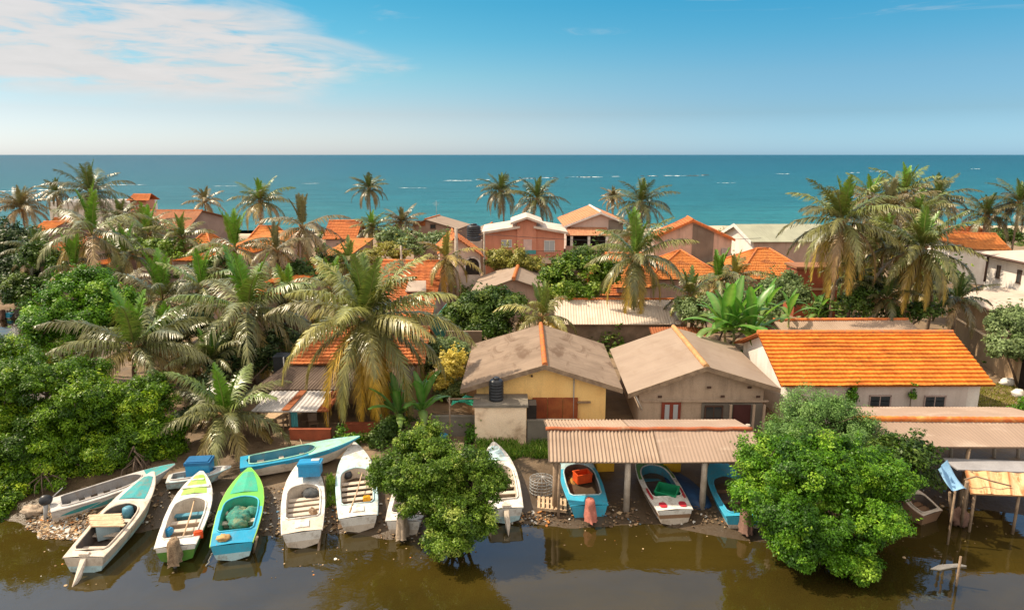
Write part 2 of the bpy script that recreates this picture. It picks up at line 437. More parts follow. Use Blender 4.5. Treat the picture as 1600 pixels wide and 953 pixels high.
BLACKPL = stained('black_plastic', (0.018, 0.02, 0.026), (0.03, 0.032, 0.038), 2, rough=0.42, spec=0.5, bump=0.05)
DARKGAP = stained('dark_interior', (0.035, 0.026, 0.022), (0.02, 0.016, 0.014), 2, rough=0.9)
BLUEPL = stained('blue_plastic', (0.02, 0.29, 0.56), (0.018, 0.22, 0.46), 1.5, rough=0.45, spec=0.5, bump=0.05, dirt=(0.2, 0.3, 0.4), damt=0.25)
ORANGEPL = stained('orange_plastic', (0.75, 0.10, 0.02), (0.62, 0.075, 0.018), 2, rough=0.5, bump=0.05)
YELLOWPL = stained('yellow_plastic', (0.78, 0.42, 0.03), (0.66, 0.34, 0.025), 2, rough=0.5, bump=0.05)
GREENPL = stained('green_plastic', (0.02, 0.30, 0.13), (0.015, 0.22, 0.10), 2, rough=0.5, bump=0.05)
CLOTHBEIGE = stained('beige_cloth', (0.46, 0.36, 0.27), (0.33, 0.25, 0.18), 3, dirt=(0.2, 0.14, 0.1), damt=0.5, bump=0.8, bscale=7)
CLOTHRED = stained('faded_red_cloth', (0.50, 0.19, 0.14), (0.38, 0.12, 0.09), 3, bump=0.8, bscale=7)
CLOTHBROWN = stained('brown_cloth', (0.26, 0.15, 0.11), (0.18, 0.10, 0.075), 3, bump=0.8, bscale=7)
CLOTHBLUE = stained('pale_blue_tarp', (0.27, 0.47, 0.68), (0.21, 0.39, 0.60), 1.5, rough=0.6, bump=0.4, bscale=5)
CLOTHTEAL = stained('teal_cloth', (0.08, 0.30, 0.32), None, 3, bump=0.4)
TARPNAVY = stained('navy_tarp', (0.025, 0.075, 0.17), (0.02, 0.05, 0.12), 1.5, rough=0.6, bump=0.5, bscale=6)
NETTEAL = stained('teal_net', (0.06, 0.26, 0.20), (0.035, 0.17, 0.14), 6, dirt=(0.42, 0.27, 0.10), damt=0.6, dscale=2.2, bump=1.0, bscale=26, fine=0.35)
NETBROWN = stained('brown_net', (0.34, 0.24, 0.15), (0.2, 0.13, 0.08), 6, bump=1.0, bscale=26, fine=0.35)
METAL = stained('grey_metal', (0.4, 0.4, 0.4), None, 2, rough=0.45)

m_glass, t_, p_, o_ = new_mat('window_glass')
p_.inputs['Base Color'].default_value = (0.035, 0.04, 0.045, 1); p_.inputs['Roughness'].default_value = 0.08
GLASS = m_glass
m_glass2, t_, p_, o_ = new_mat('pale_curtained_glass')
p_.inputs['Base Color'].default_value = (0.42, 0.44, 0.46, 1); p_.inputs['Roughness'].default_value = 0.15
GLASSPALE = m_glass2

def paint(name, c, dirt=(0.24, 0.155, 0.09), damt=0.6, rough=0.5):
    return stained('boat_' + name, c, tuple(x * 0.86 for x in c), 1.3, rough=rough, dirt=dirt, damt=damt, dscale=3.2, bump=0.08, spec=0.4)
BP = dict(
    white=paint('white', (0.78, 0.74, 0.69)), cream=paint('cream', (0.66, 0.56, 0.46), damt=0.5), greywhite=paint('grey_white', (0.56, 0.53, 0.51), damt=0.4),
    grey=paint('grey', (0.30, 0.29, 0.29)), teal=paint('teal', (0.035, 0.30, 0.32)), mint=paint('mint', (0.33, 0.66, 0.52)), pale=paint('pale_blue', (0.48, 0.66, 0.70)),
    blue=paint('blue', (0.018, 0.30, 0.50), damt=0.25), sky=paint('sky_blue', (0.05, 0.42, 0.62), damt=0.25), green=paint('bright_green', (0.16, 0.60, 0.085), damt=0.2),
    lime=paint('lime', (0.36, 0.62, 0.10), damt=0.2), leaf=paint('leaf_green', (0.10, 0.28, 0.04), damt=0.3), sea=paint('sea_green', (0.05, 0.42, 0.27), damt=0.25),
    red=paint('red', (0.48, 0.03, 0.05), damt=0.25), inner=paint('inner_white', (0.66, 0.56, 0.46), damt=0.4), innerblue=paint('inner_blue', (0.07, 0.27, 0.38), damt=0.45),
    innerdark=paint('inner_dark', (0.12, 0.10, 0.09), damt=0.4), brown=paint('brown', (0.30, 0.17, 0.10)), navy=paint('navy', (0.02, 0.06, 0.16)))
# ------------------------------------------------------------------ ground, lagoon, sea
def shore_y(x):
    """where the bank meets the lagoon"""
    base = 27.0 + 0.55 * math.sin(x * 0.35 + 0.6) + 0.35 * math.sin(x * 0.9 + 2.0)
    if x < -12: base -= 0.6 * min(1.0, (-12 - x) / 4.0)
    if x < -20: base += 2.6 * min(1.0, (-20 - x) / 4.0)
    if x > 14: base += 1.2 * min(1.0, (x - 14) / 4.0)
    return base
def gz(x, y):
    sy = shore_y(x)
    d = y - sy
    # the lagoon bends round the mangroves at the far left
    left = -36 - 2.0 * math.sin(y * 0.12)
    if y < 66: d = min(d, (x - left) * 1.0)
    if d < 0: z = max(-1.6, d * 0.22)
    else: z = 1.0 * (1 - math.exp(-d / 3.6))
    z += 0.05 * mnoise.noise(Vector((x * 0.8, y * 0.8, 0))) + 0.025 * mnoise.noise(Vector((x * 2.7, y * 2.7, 3)))
    y0 = 133 + 15 * min(1.0, max(0.0, (x - 12) / 25.0))
    if y > y0: z = z - (y - y0) * 0.12
    return max(z, -4.0)
xs = sorted(set([-90000, -20000, -3000, -600] + [-300 + 20 * i for i in range(10)] + [-100 + 2.0 * i for i in range(30)] + [round(-40 + 0.45 * i, 3) for i in range(178)] + [40 + 2.0 * i for i in range(30)] + [100 + 20 * i for i in range(11)] + [600, 3000, 20000, 90000]))
ys = sorted(set([-20000, -600, -60, -20, 0, 10, 16] + [20 + 0.4 * i for i in range(50)] + [40 + 1.5 * i for i in range(80)] + [161, 165, 170, 180, 200, 300, 800, 4000, 20000, 90000]))
gb = MB()
gv = [(x, y, gz(x, y) if abs(x) < 2000 and y < 400 else -4.0) for y in ys for x in xs]
nx = len(xs)
gf = [(j * nx + i, j * nx + i + 1, (j + 1) * nx + i + 1, (j + 1) * nx + i) for j in range(len(ys) - 1) for i in range(nx - 1)]
gb.add(gv, gf, 0, None, True)
m, t, p, o = new_mat('bank_soil')
oc = t.n('ShaderNodeTexCoord').outputs['Object']
zz = t.n('ShaderNodeSeparateXYZ', {0: oc}).outputs
wet = t.ramp(t.math('ADD', zz[2], t.math('MULTIPLY', t.math('SUBTRACT', t.noise(oc, 0.7, 5, 0.6), 0.5), 0.9)), 0.42, 1.12)
soil = t.mix(t.ramp(t.noise(oc, 0.5, 7, 0.65), 0.3, 0.7), (0.30, 0.205, 0.125), (0.20, 0.135, 0.08))
soil = t.mix(t.math('MULTIPLY', t.ramp(t.noise(oc, 6.0, 5, 0.7), 0.55, 0.75), 0.6), soil, (0.13, 0.09, 0.06))
mud = t.mix(t.noise(oc, 2.0, 6, 0.7), (0.10, 0.068, 0.04), (0.06, 0.042, 0.027))
col = t.mix(wet, mud, soil)
col = t.mix(t.ramp(zz[1], 122, 134), col, (0.50, 0.40, 0.28))
t.L.new(col, p.inputs['Base Color'])
t.L.new(t.ramp(wet, 0.0, 1.0, 0.35, 0.95), p.inputs['Roughness'])
b = t.n('ShaderNodeBump', {'Strength': 0.7, 'Distance': 0.06, 'Height': t.noise(oc, 5.0, 8, 0.7)})
t.L.new(b.outputs[0], p.inputs['Normal'])
structure(gb.build('ground', m))

def sheet_mesh(name, x0, x1, y0, y1, z, mat):
    q = MB(); q.quad((x0, y0, z), (x1, y0, z), (x1, y1, z), (x0, y1, z))
    return structure(q.build(name, mat))
m, t, p, o = new_mat('lagoon_water')
oc = t.n('ShaderNodeTexCoord').outputs['Object']
n = t.noise(oc, 0.10, 5, 0.6, 0.5)
base = t.mix(t.ramp(n, 0.35, 0.65), (0.050, 0.035, 0.006), (0.030, 0.022, 0.005))
t.L.new(base, p.inputs['Base Color'])
p.inputs['IOR'].default_value = 1.68
p.inputs['Roughness'].default_value = 0.03
p.inputs['Specular IOR Level'].default_value = 0.55
h = t.math('ADD', t.noise(t.mapping(oc, (0.8, 1.0, 1)), 0.8, 4, 0.5, 0.6), t.math('MULTIPLY', t.noise(t.mapping(oc, (0.6, 1.0, 1)), 5.0, 3, 0.5), 0.10))
b = t.n('ShaderNodeBump', {'Strength': 0.14, 'Distance': 0.12, 'Height': h})
t.L.new(b.outputs[0], p.inputs['Normal'])
sheet_mesh('lagoon_water', -300, 120, -200, 70, 0.0, m)

m, t, p, o = new_mat('sea_water')
oc = t.n('ShaderNodeTexCoord').outputs['Object']
s = t.n('ShaderNodeSeparateXYZ', {0: oc}).outputs
far = t.n('ShaderNodeValToRGB', {0: t.math('DIVIDE', t.math('LOGARITHM', t.math('DIVIDE', s[1], 150.0), 10.0), 2.2, clamp=True)})
cr = far.color_ramp
cr.elements[0].position = 0.0; cr.elements[0].color = (0.045, 0.26, 0.285, 1)
cr.elements[1].position = 1.0; cr.elements[1].color = (0.006, 0.058, 0.092, 1)
for pp, cc in ((0.1, (0.019, 0.172, 0.222, 1)), (0.3, (0.010, 0.112, 0.17, 1)), (0.55, (0.0065, 0.068, 0.11, 1))):
    e = cr.elements.new(pp); e.color = cc
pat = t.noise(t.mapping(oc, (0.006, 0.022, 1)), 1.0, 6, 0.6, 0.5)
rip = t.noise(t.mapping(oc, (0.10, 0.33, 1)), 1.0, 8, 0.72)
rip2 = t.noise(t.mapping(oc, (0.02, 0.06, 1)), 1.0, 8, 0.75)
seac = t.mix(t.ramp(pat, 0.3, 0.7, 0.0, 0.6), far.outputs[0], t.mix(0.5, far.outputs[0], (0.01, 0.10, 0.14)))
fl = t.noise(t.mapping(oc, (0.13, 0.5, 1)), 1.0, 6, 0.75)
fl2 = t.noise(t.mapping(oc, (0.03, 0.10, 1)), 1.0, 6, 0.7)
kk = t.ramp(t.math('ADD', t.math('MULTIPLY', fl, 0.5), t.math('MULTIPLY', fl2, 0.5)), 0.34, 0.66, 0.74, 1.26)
seac = t.mix(1.0, seac, t.n('ShaderNodeCombineXYZ', {0: kk, 1: kk, 2: kk}).outputs[0], 'MULTIPLY')   # wave glint and trough shading painted into the sea colour
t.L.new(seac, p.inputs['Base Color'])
p.inputs['Roughness'].default_value = 0.28
p.inputs['Specular IOR Level'].default_value = 0.035
b = t.n('ShaderNodeBump', {'Strength': 1.0, 'Distance': 2.4, 'Height': t.math('ADD', rip, t.math('MULTIPLY', rip2, 2.5))})
t.L.new(b.outputs[0], p.inputs['Normal'])
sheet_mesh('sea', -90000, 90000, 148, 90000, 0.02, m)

FOAM = stained('sea_foam', (0.82, 0.84, 0.83), None, 1, rough=0.7)
rng = random.Random(5)
fo = MB(); rk = MB()
def foam(px0, px1, py, thick, lumps):
    for k in range(int(lumps * 1.8)):
        a = px0 + (px1 - px0) * rng.random()
        w = rng.uniform(.8, (px1 - px0) / lumps * .9 + 1.0)
        p0 = atZ(a, py + rng.uniform(-0.6, 0.6), 0.05)
        mp = mpp(a, py, p0.y); sx = w * mp; sy_ = thick * mp * rng.uniform(1.0, 3.2)
        pts = []
        for i in range(14):
            an = 2 * math.pi * i / 14
            pts.append((p0.x + math.cos(an) * sx * (1 + rng.uniform(-.2, .2)), p0.y + math.sin(an) * sy_ * (1 + rng.uniform(-.4, .4)), 0.05))
        hgt = thick * mp * rng.uniform(0.12, 0.4)
        top = [(p0.x + (q[0] - p0.x) * 0.7, p0.y + (q[1] - p0.y) * 0.6, hgt) for q in pts]
        fo.add(pts + top, [tuple(range(14, 28))] + [(i, (i + 1) % 14, 14 + (i + 1) % 14, 14 + i) for i in range(14)])
def surf(px0, px1, py, thick, seed):
    """a breaking crest: one long ragged line"""
    n = max(6, int((px1 - px0) / 2.2)); lo = []; hi = []; tp = []
    for i in range(n + 1):
        a = px0 + (px1 - px0) * i / n; p0 = atZ(a, py + .5 * mnoise.noise(Vector((a * .08, seed, 0))), 0.05); mp = mpp(a, py, p0.y)
        w = thick * mp * max(.05, .55 + 1.3 * mnoise.noise(Vector((a * .21, seed, 5))) + .5 * mnoise.noise(Vector((a * .7, seed, 9)))) * min(1, 6 * min(i, n - i) / n + .1)
        lo.append((p0.x, p0.y - w * 2.2, .05)); tp.append((p0.x, p0.y, .05 + w * .55)); hi.append((p0.x, p0.y + w * 2.6, .05))
    fo.add(lo + tp + hi, [(i, i + 1, n + 2 + i, n + 1 + i) for i in range(n)] + [(n + 1 + i, n + 2 + i, 2 * n + 3 + i, 2 * n + 2 + i) for i in range(n)], 0, None, True)
for k_, (a_, b__, y_, t_) in enumerate(((-30, 48, 299, 1.5), (50, 100, 297, 1.2), (96, 180, 294.5, .7), (20, 80, 303, .6), (692, 738, 282.5, .9), (742, 766, 281, 1.1), (812, 838, 279, .7), (845, 868, 278, .9), (886, 942, 277, 1.0), (955, 970, 276, .7), (1012, 1026, 275, .9), (1036, 1074, 275, .9), (1084, 1100, 274.5, .9), (1212, 1234, 272, .9), (1328, 1344, 270, .7), (1358, 1388, 268, .9), (620, 668, 294, .5), (1516, 1532, 264, .6), (160, 230, 289, .5), (330, 372, 291, .4), (1120, 1150, 286, .4), (470, 500, 287, .4))): surf(a_, b__, y_, t_, k_ * 3.3)
tag(fo.build('sea_foam', FOAM), 'white wave crests breaking over the reef out at sea', None, kind='stuff')
for (a, b_, py) in ((800, 845, 279), (860, 890, 278), (900, 925, 276.8), (1000, 1040, 275.5), (1072, 1088, 275), (1098, 1110, 274)):
    for k in range(7):
        x = rng.uniform(a, b_); p0 = atZ(x, py + rng.uniform(-.3, .3), 0); mp = mpp(x, py, p0.y)
        rk.lump((p0.x, p0.y, 0.0), (rng.uniform(1.5, 4) * mp, 2.0, rng.uniform(.5, .9) * mp), k, 0.3, 2, 0, 8, 5)
tag(rk.build('reef_rocks', stained('reef_rock', (0.06, 0.06, 0.055))), 'dark line of reef rocks awash among the breakers', None, kind='stuff')

# ------------------------------------------------------------------ roofs
PROF = dict(fibre=(0.17, 0.022, 6), shed=(0.17, 0.042, 6), smooth=(0.17, 0.010, 6), metal=(0.10, 0.028, 4), rustmetal=(0.36, 0.03, 6))
def roof_patch(mb, e0, e1, r0, r1, kind, mi=0, thick=0.05, far=1.0, rng=random.Random(1), ribs=1.0):
    """one slope: eave e0->e1, ridge r0->r1 (same direction). Ribbed sheets or lapped tile courses as real relief."""
    e0, e1, r0, r1 = map(Vector, (e0, e1, r0, r1))
    Lu = (e1 - e0).length; Lv = ((r0 - e0).length + (r1 - e1).length) / 2
    nrm = (e1 - e0).cross(r0 - e0).normalized()
    if nrm.z < 0: nrm = -nrm
    tops = []; 
    if kind == 'tile':
        pit = 0.24 * far; nc = max(4, int(Lu / pit * 4)); courses = max(3, int(round(Lv / 0.34)))
        vs_ = []
        for c in range(courses):
            vs_ += [(c / courses, 0.06), ((c + 0.95) / courses, 0.0)]
        amp = 0.016
    else:
        pit, amp, k = PROF.get(kind, (1.0, 0.0, 1)); pit *= far; nc = max(2, min(900, int(Lu / pit * k)))
        rows = max(1, int(round(Lv / 2.72))); vs_ = []
        for c in range(rows):                    # each row of sheets laps over the one below
            for q_ in (0.0, 0.5, 0.985): vs_.append(((c + q_) / rows, 0.028 * (1 - q_)))
        vs_.append((1.0, 0.0))
    V = []; UV = []
    seed = rng.random() * 50
    for (fv, lift) in vs_:
        for i in range(nc + 1):
            fu = i / nc
            p = (e0.lerp(e1, fu)).lerp(r0.lerp(r1, fu), fv)
            u = fu * Lu; v = fv * Lv
            w = amp * math.cos(2 * math.pi * u / pit)
            sag = 0.03 * mnoise.noise(Vector((u * 0.35 + seed, v * 0.5, 0))) + 0.012 * mnoise.noise(Vector((u * 1.7, v * 1.7, seed)))
            if kind == 'tile':
                cidx = math.floor(v / 0.34 + 0.01)
                w = w * ribs + lift * (1.5 if ribs < 1 else 1) + 0.010 * math.sin(12.9 * cidx + 1.7 * math.floor(u / pit)) * ribs
            V.append(p + nrm * (w + sag)); UV.append((u, fv * courses * 0.34 if kind == 'tile' else v))
    n = nc + 1; m = len(vs_)
    fs = [(j * n + i, j * n + i + 1, (j + 1) * n + i + 1, (j + 1) * n + i) for j in range(m - 1) for i in range(nc)]
    mb.add(V, fs, mi, UV, kind != 'tile')
    # underside and rims
    q = [e0 - nrm * thick, e1 - nrm * thick, r1 - nrm * thick, r0 - nrm * thick]
    mb.add(q, [(3, 2, 1, 0)], mi, [(0, 0), (Lu, 0), (Lu, Lv), (0, Lv)])
    up = nrm * 0.012
    for a, b_ in ((e0, e1), (e1, r1), (r0, e0)):
        mb.add([a - nrm * thick, b_ - nrm * thick, b_ + up, a + up], [(0, 1, 2, 3)], mi)

def window(parent, c, right, up, w, h, frame=FRAMEW, pane=GLASS, mull=1, bar=0, name='window', deep=0.07, label=None):
    """frame standing proud of the wall with the pane set back in it"""
    c = Vector(c); r = Vector(right).normalized(); u = Vector(up).normalized(); nrm = r.cross(u).normalized()
    M = Matrix((r, nrm, u)).transposed().to_3x3()
    f = MB(); fw = 0.07
    cc = c - nrm * 0.0
    def bx(du, dv, sw, sh, d=deep):
        f.box(cc + r * du + u * dv + nrm * (d / 2 - 0.02), (sw, d, sh), 0, M)
    bx(0, h / 2, w + 2 * fw, fw * 1.2); bx(0, -h / 2, w + 2 * fw + .06, fw * 1.2, deep + .03); bx(-w / 2 - fw / 2, 0, fw, h - 0.02); bx(w / 2 + fw / 2, 0, fw, h - 0.02)
    for k in range(mull):
        bx(-w / 2 + w * (k + 1) / (mull + 1), 0, 0.05, h - 0.1, deep * 0.8)
    for k in range(bar):
        bx(0, -h / 2 + h * (k + 1) / (bar + 1), w - 0.02, 0.03, deep * 0.6)
    fo_ = f.build(name, frame, parent)
    if label: fo_['label'] = label
    g = MB(); g.box(cc + nrm * 0.012, (w - 0.01, 0.02, h - 0.06), 0, M)
    g.build('pane', pane, fo_)
    return fo_

def gable6(name, label, fl, fa, fr, d, wall, roofm, kind='fibre', base=1.0, of=0.45, os_=0.35, ridge=M_RIDGE, cat='house', group=None, far=1.0, fascia=None, roofm2=None, kind2=None, ridge_r=0.13, ribs=1.0):
    """gabled house: front roof points fl-fa-fr, run D back along the ridge"""
    fl, fa, fr, d = map(Vector, (fl, fa, fr, d))
    bl, ba, br = fl + d, fa + d, fr + d
    dn = d.normalized()
    loc = (fl + fr + bl + br) / 4; loc.z = base
    root = thing(name, label, cat, loc, group)
    r = MB()
    if (fr - fl).cross(d).z > 0 or True:
        roof_patch(r, fl, bl, fa, ba, kind, 0, far=far)
        roof_patch(r, fr, br, fa, ba, kind2 or kind, 1, far=far, ribs=ribs)
    ro = r.build('roof', [roofm, roofm2 or roofm], root)
    if ridge is not None:
        c = MB(); n = max(4, int(d.length / 0.4)); pts = []; rad = []
        for i in range(n + 1):
            for e in ((0.0, 1.0), (0.93, 0.86)):
                f = (i + e[0]) / (n + 1)
                pts.append(fa.lerp(ba, f) + Vector((0, 0, 0.03))); rad.append(ridge_r * e[1])
        pts.append(ba + Vector((0, 0, 0.03))); rad.append(ridge_r * .86)
        c.tube(pts, rad, 8)
        c.build('ridge_cap', ridge, ro)
    if fascia is not None:
        g = MB()
        for a, b_ in ((fl, fa), (fa, fr)):
            g.slab([a - dn * .06 + Vector((0, 0, .05)), b_ - dn * .06 + Vector((0, 0, .05)), b_ - dn * .06 - Vector((0, 0, .22)), a - dn * .06 - Vector((0, 0, .22))], dn * 0.05)
        g.build('fascia_board', fascia, root)
    w = MB()
    def prof(org):
        tl = os_ / (fa - fl).length; tr = os_ / (fa - fr).length
        L = fl.lerp(fa, tl) + org; Rr = fr.lerp(fa, tr) + org; A = fa + org
        dz = Vector((0, 0, -0.10))
        return [Vector((L.x, L.y, base - .4)), Vector((Rr.x, Rr.y, base - .4)), Rr + dz, A + dz, L + dz]
    P = prof(dn * of); Q = prof(d - dn * of)
    w.add(P + Q, [(0, 1, 2, 3, 4), (9, 8, 7, 6, 5), (0, 4, 9, 5), (1, 6, 7, 2), (4, 3, 8, 9), (3, 2, 7, 8)])
    w.build('wall', wall, root)
    root_info = dict(P=P, Q=Q, dn=dn, right=(P[1] - P[0]).normalized())
    return root, ro, root_info

def gable_px(name, label, flp, fap, frp, bap, ze, wall, roofm, zr=None, Y=None, **kw):
    """the same from photo pixels: front eaves at height ZE, ridge level"""
    if Y is None:
        fl = atZ(*flp, ze); fr = atZ(*frp, ze if zr is None else zr)
        fa = atY(*fap, (fl.y + fr.y) / 2 if abs(fl.y - fr.y) < 6 else fl.y)
    else:
        fl, fa, fr = atY(*flp, Y), atY(*fap, Y), atY(*frp, Y)
    ba = atZ(*bap, fa.z)
    return gable6(name, label, fl, fa, fr, ba - fa, wall, roofm, **kw)

def hip_house(name, label, x0, x1, y0, y1, ze, za, wall, roofm, ridge_len=0.0, kind='tile', base=1.0, ov=0.5, cat='house', far=1.0, ridge=M_RIDGE, fascia=None):
    cx, cy = (x0 + x1) / 2, (y0 + y1) / 2
    root = thing(name, label, cat, (cx, cy, base))
    r = MB()
    a, b_, c, d = Vector((x0, y0, ze)), Vector((x1, y0, ze)), Vector((x1, y1, ze)), Vector((x0, y1, ze))
    ax = ridge_len / 2 + 0.02
    A, B = Vector((cx - ax, cy, za)), Vector((cx + ax, cy, za))
    roof_patch(r, a, b_, A, B, kind, 0, far=far); roof_patch(r, c, d, B, A, kind, 0, far=far)
    roof_patch(r, d, a, A, A + Vector((0, -.01, 0)), kind, 0, far=far); roof_patch(r, b_, c, B, B + Vector((0, .01, 0)), kind, 0, far=far)
    ro = r.build('roof', roofm, root)
    if ridge is not None:
        c_ = MB()
        for p0, p1 in ((a, A), (d, A), (b_, B), (c, B), (A, B)):
            if (p1 - p0).length > 0.1: c_.tube([p0 + Vector((0, 0, .06)), p1 + Vector((0, 0, .06))], 0.11, 6)
        c_.build('hip_tiles', ridge, ro)
    if fascia is not None:
        g = MB()
        for p0, p1 in ((a, b_), (b_, c), (c, d), (d, a)):
            g.tube([p0 + Vector((0, 0, -.08)), p1 + Vector((0, 0, -.08))], 0.12, 4, smooth=False)
        g.build('fascia_board', fascia, root)
    w = MB(); w.box((cx, cy, (base - .4 + ze - .03) / 2), (x1 - x0 - 2 * ov, y1 - y0 - 2 * ov, ze - .03 - base + .4)); w.build('wall', wall, root)
    return root

def tank(label, c, r, h, group=None, stand=None):
    """ribbed black water tank with a domed lid"""
    root = thing('water_tank', label, 'water tank', c, group)
    b = MB(); prof = [(r * .96, 0)]
    for k in range(6):
        z0 = h * (0.04 + 0.8 * k / 6); prof += [(r, z0), (r, z0 + h * .09), (r * .95, z0 + h * .11), (r * .95, z0 + h * .125)]
    prof += [(r, h * .85), (r * .8, h * .93), (r * .42, h * .97)]
    b.lathe(c, prof, 20); b.build('tank_body', BLACKPL, root)
    l = MB(); l.lathe(Vector(c) + Vector((0, 0, h * .97)), [(r * .45, 0), (r * .45, h * .06), (r * .2, h * .09)], 14); l.build('lid', BLACKPL, root)
    if stand:
        s_ = MB(); s_.box((c[0], c[1], c[2] - stand / 2 - .003), (r * 2.3, r * 2.3, stand)); s_.build('stand', CEMENT, root)
    return root
# ------------------------------------------------------------------ palms
def frond(rg, out, az, e0, bend, L, nl, cbase, ctip, hang, drift=0.0, lw=0.10, lenk=0.235):
    """one feather leaf: midrib plus two rows of leaflets; appended to OUT as (V, Q, C)"""
    ns = 15
    s = np.linspace(0, 1, ns)
    e = np.maximum(e0 - bend * s ** 1.35, R(-86))
    a = az + drift * s ** 2
    T = np.stack([np.cos(a) * np.cos(e), np.sin(a) * np.cos(e), np.sin(e)], 1)
    P = np.zeros((ns, 3)); P[1:] = np.cumsum((T[1:] + T[:-1]) / 2, 0) * (L / (ns - 1))
    Sd = np.stack([-np.sin(a), np.cos(a), np.zeros(ns)], 1)
    Nn = np.cross(T, Sd); Nn[Nn[:, 2] < 0] *= 1.0
    # midrib: flat three sided strip
    wr = 0.06 * (1 - s) + 0.012
    V = np.concatenate([P + Sd * wr[:, None], P - Sd * wr[:, None], P - Nn * wr[:, None] * 0.9 * np.sign(Nn[:, 2:3] + 1e-6)])
    Q = []
    for i in range(ns - 1):
        for (x, y) in ((0, 1), (1, 2), (2, 0)):
            Q.append((x * ns + i, y * ns + i, y * ns + i + 1, x * ns + i + 1))
    rib = np.array(cbase) * 0.6 + np.array((0.30, 0.24, 0.09)) * 0.5
    out.append((V, np.array(Q), np.tile(rib, (len(V), 1))))
    # leaflets
    sl = np.linspace(0.13, 0.995, nl)
    Ts = np.stack([np.interp(sl, s, T[:, k]) for k in range(3)], 1); Ps = np.stack([np.interp(sl, s, P[:, k]) for k in range(3)], 1)
    Ss = np.stack([np.interp(sl, s, Sd[:, k]) for k in range(3)], 1); Ns = np.cross(Ts, Ss)
    Ns *= np.where(Ns[:, 2:3] >= 0, 1, 1)
    ln = L * lenk * np.clip(np.sin(np.pi * (0.16 + 0.80 * sl)), 0.05, 1) ** 0.75
    al = R(62) - R(34) * sl
    for sg in (-1, 1):
        l = ln * rg.uniform(0.82, 1.1, nl)
        h = hang * rg.uniform(0.6, 1.35, nl)
        dirv = Ss * sg * np.sin(al)[:, None] + Ts * np.cos(al)[:, None] + Ns * 0.28
        dirv += rg.normal(0, 0.09, (nl, 3))
        dirv /= np.linalg.norm(dirv, axis=1)[:, None]
        down = np.array((0, 0, -1.0))
        p0 = Ps
        d2 = dirv + down * h[:, None] * 0.55; d2 /= np.linalg.norm(d2, axis=1)[:, None]
        p1 = p0 + d2 * (l * 0.45)[:, None]
        d3 = dirv * 0.75 + down * h[:, None] * 1.5; d3 /= np.linalg.norm(d3, axis=1)[:, None]
        p2 = p1 + d3 * (l * 0.55)[:, None]
        wv = Ts * lw + down * 0.012
        ww = rg.uniform(0.75, 1.2, nl)[:, None]
        V = np.stack([p0 - wv * .45 * ww, p0 + wv * .45 * ww, p1 - wv * .5 * ww, p1 + wv * .5 * ww, p2 - wv * .08, p2 + wv * .08], 1).reshape(-1, 3)
        idx = np.arange(nl)[:, None] * 6
        Q = np.concatenate([idx + np.array([[0, 1, 3, 2]]), idx + np.array([[2, 3, 5, 4]])])
        f = sl[:, None]
        C = np.array(cbase) * (1 - f) + np.array(ctip) * f
        C = C * rg.uniform(0.75, 1.25, (nl, 1))
        C = np.repeat(C, 6, axis=0).reshape(nl, 6, 3)
        C[:, 4:, :] = C[:, 4:, :] * 0.75 + np.array((0.30, 0.22, 0.09)) * 0.25
        out.append((V, Q, C.reshape(-1, 3)))

def merge(parts):
    V = np.concatenate([p[0] for p in parts]); C = np.concatenate([p[2] for p in parts])
    off = 0; Q = []
    for p in parts:
        Q.append(p[1] + off); off += len(p[0])
    return V, np.concatenate(Q), C

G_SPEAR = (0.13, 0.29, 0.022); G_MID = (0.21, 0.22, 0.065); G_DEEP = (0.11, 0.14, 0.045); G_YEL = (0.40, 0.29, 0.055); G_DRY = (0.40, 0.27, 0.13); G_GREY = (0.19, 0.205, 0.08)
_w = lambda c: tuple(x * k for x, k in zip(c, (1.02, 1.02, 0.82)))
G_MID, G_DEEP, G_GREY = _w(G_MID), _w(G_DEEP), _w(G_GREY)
STYLE = {
    'olive': ((0.175, 0.19, 0.058), (0.235, 0.22, 0.07), (0.26, 0.22, 0.06), (0.50, 0.34, 0.055), (0.13, 0.24, 0.03), 0.72),  # mid leaf base / tip, old leaf base / tip, spear, hang
    'green': (G_MID, G_MID, (0.17, 0.16, 0.06), (0.28, 0.22, 0.07), G_SPEAR, 0.62),
    'grey': (G_GREY, (0.20, 0.205, 0.078), (0.29, 0.235, 0.085), (0.46, 0.33, 0.10), G_SPEAR, 0.8),
    'yellow': ((0.22, 0.225, 0.065), (0.33, 0.285, 0.075), (0.46, 0.31, 0.05), (0.70, 0.41, 0.045), (0.15, 0.22, 0.04), 0.72),
    'gold': ((0.28, 0.22, 0.06), (0.40, 0.28, 0.06), (0.42, 0.24, 0.045), (0.48, 0.27, 0.05), (0.26, 0.25, 0.05), 0.6),
    'dry': ((0.24, 0.19, 0.085), (0.28, 0.215, 0.10), (0.32, 0.225, 0.105), (0.42, 0.29, 0.14), (0.16, 0.16, 0.07), 0.75),
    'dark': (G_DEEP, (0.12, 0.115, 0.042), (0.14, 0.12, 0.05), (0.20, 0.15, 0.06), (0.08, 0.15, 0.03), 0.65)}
COCO_Y = stained('coconut_husk', (0.48, 0.27, 0.06), (0.3, 0.2, 0.06), 4, rough=0.5)
SHEATH = stained('leaf_sheath', (0.40, 0.22, 0.09), (0.26, 0.15, 0.07), 5, bump=0.6)
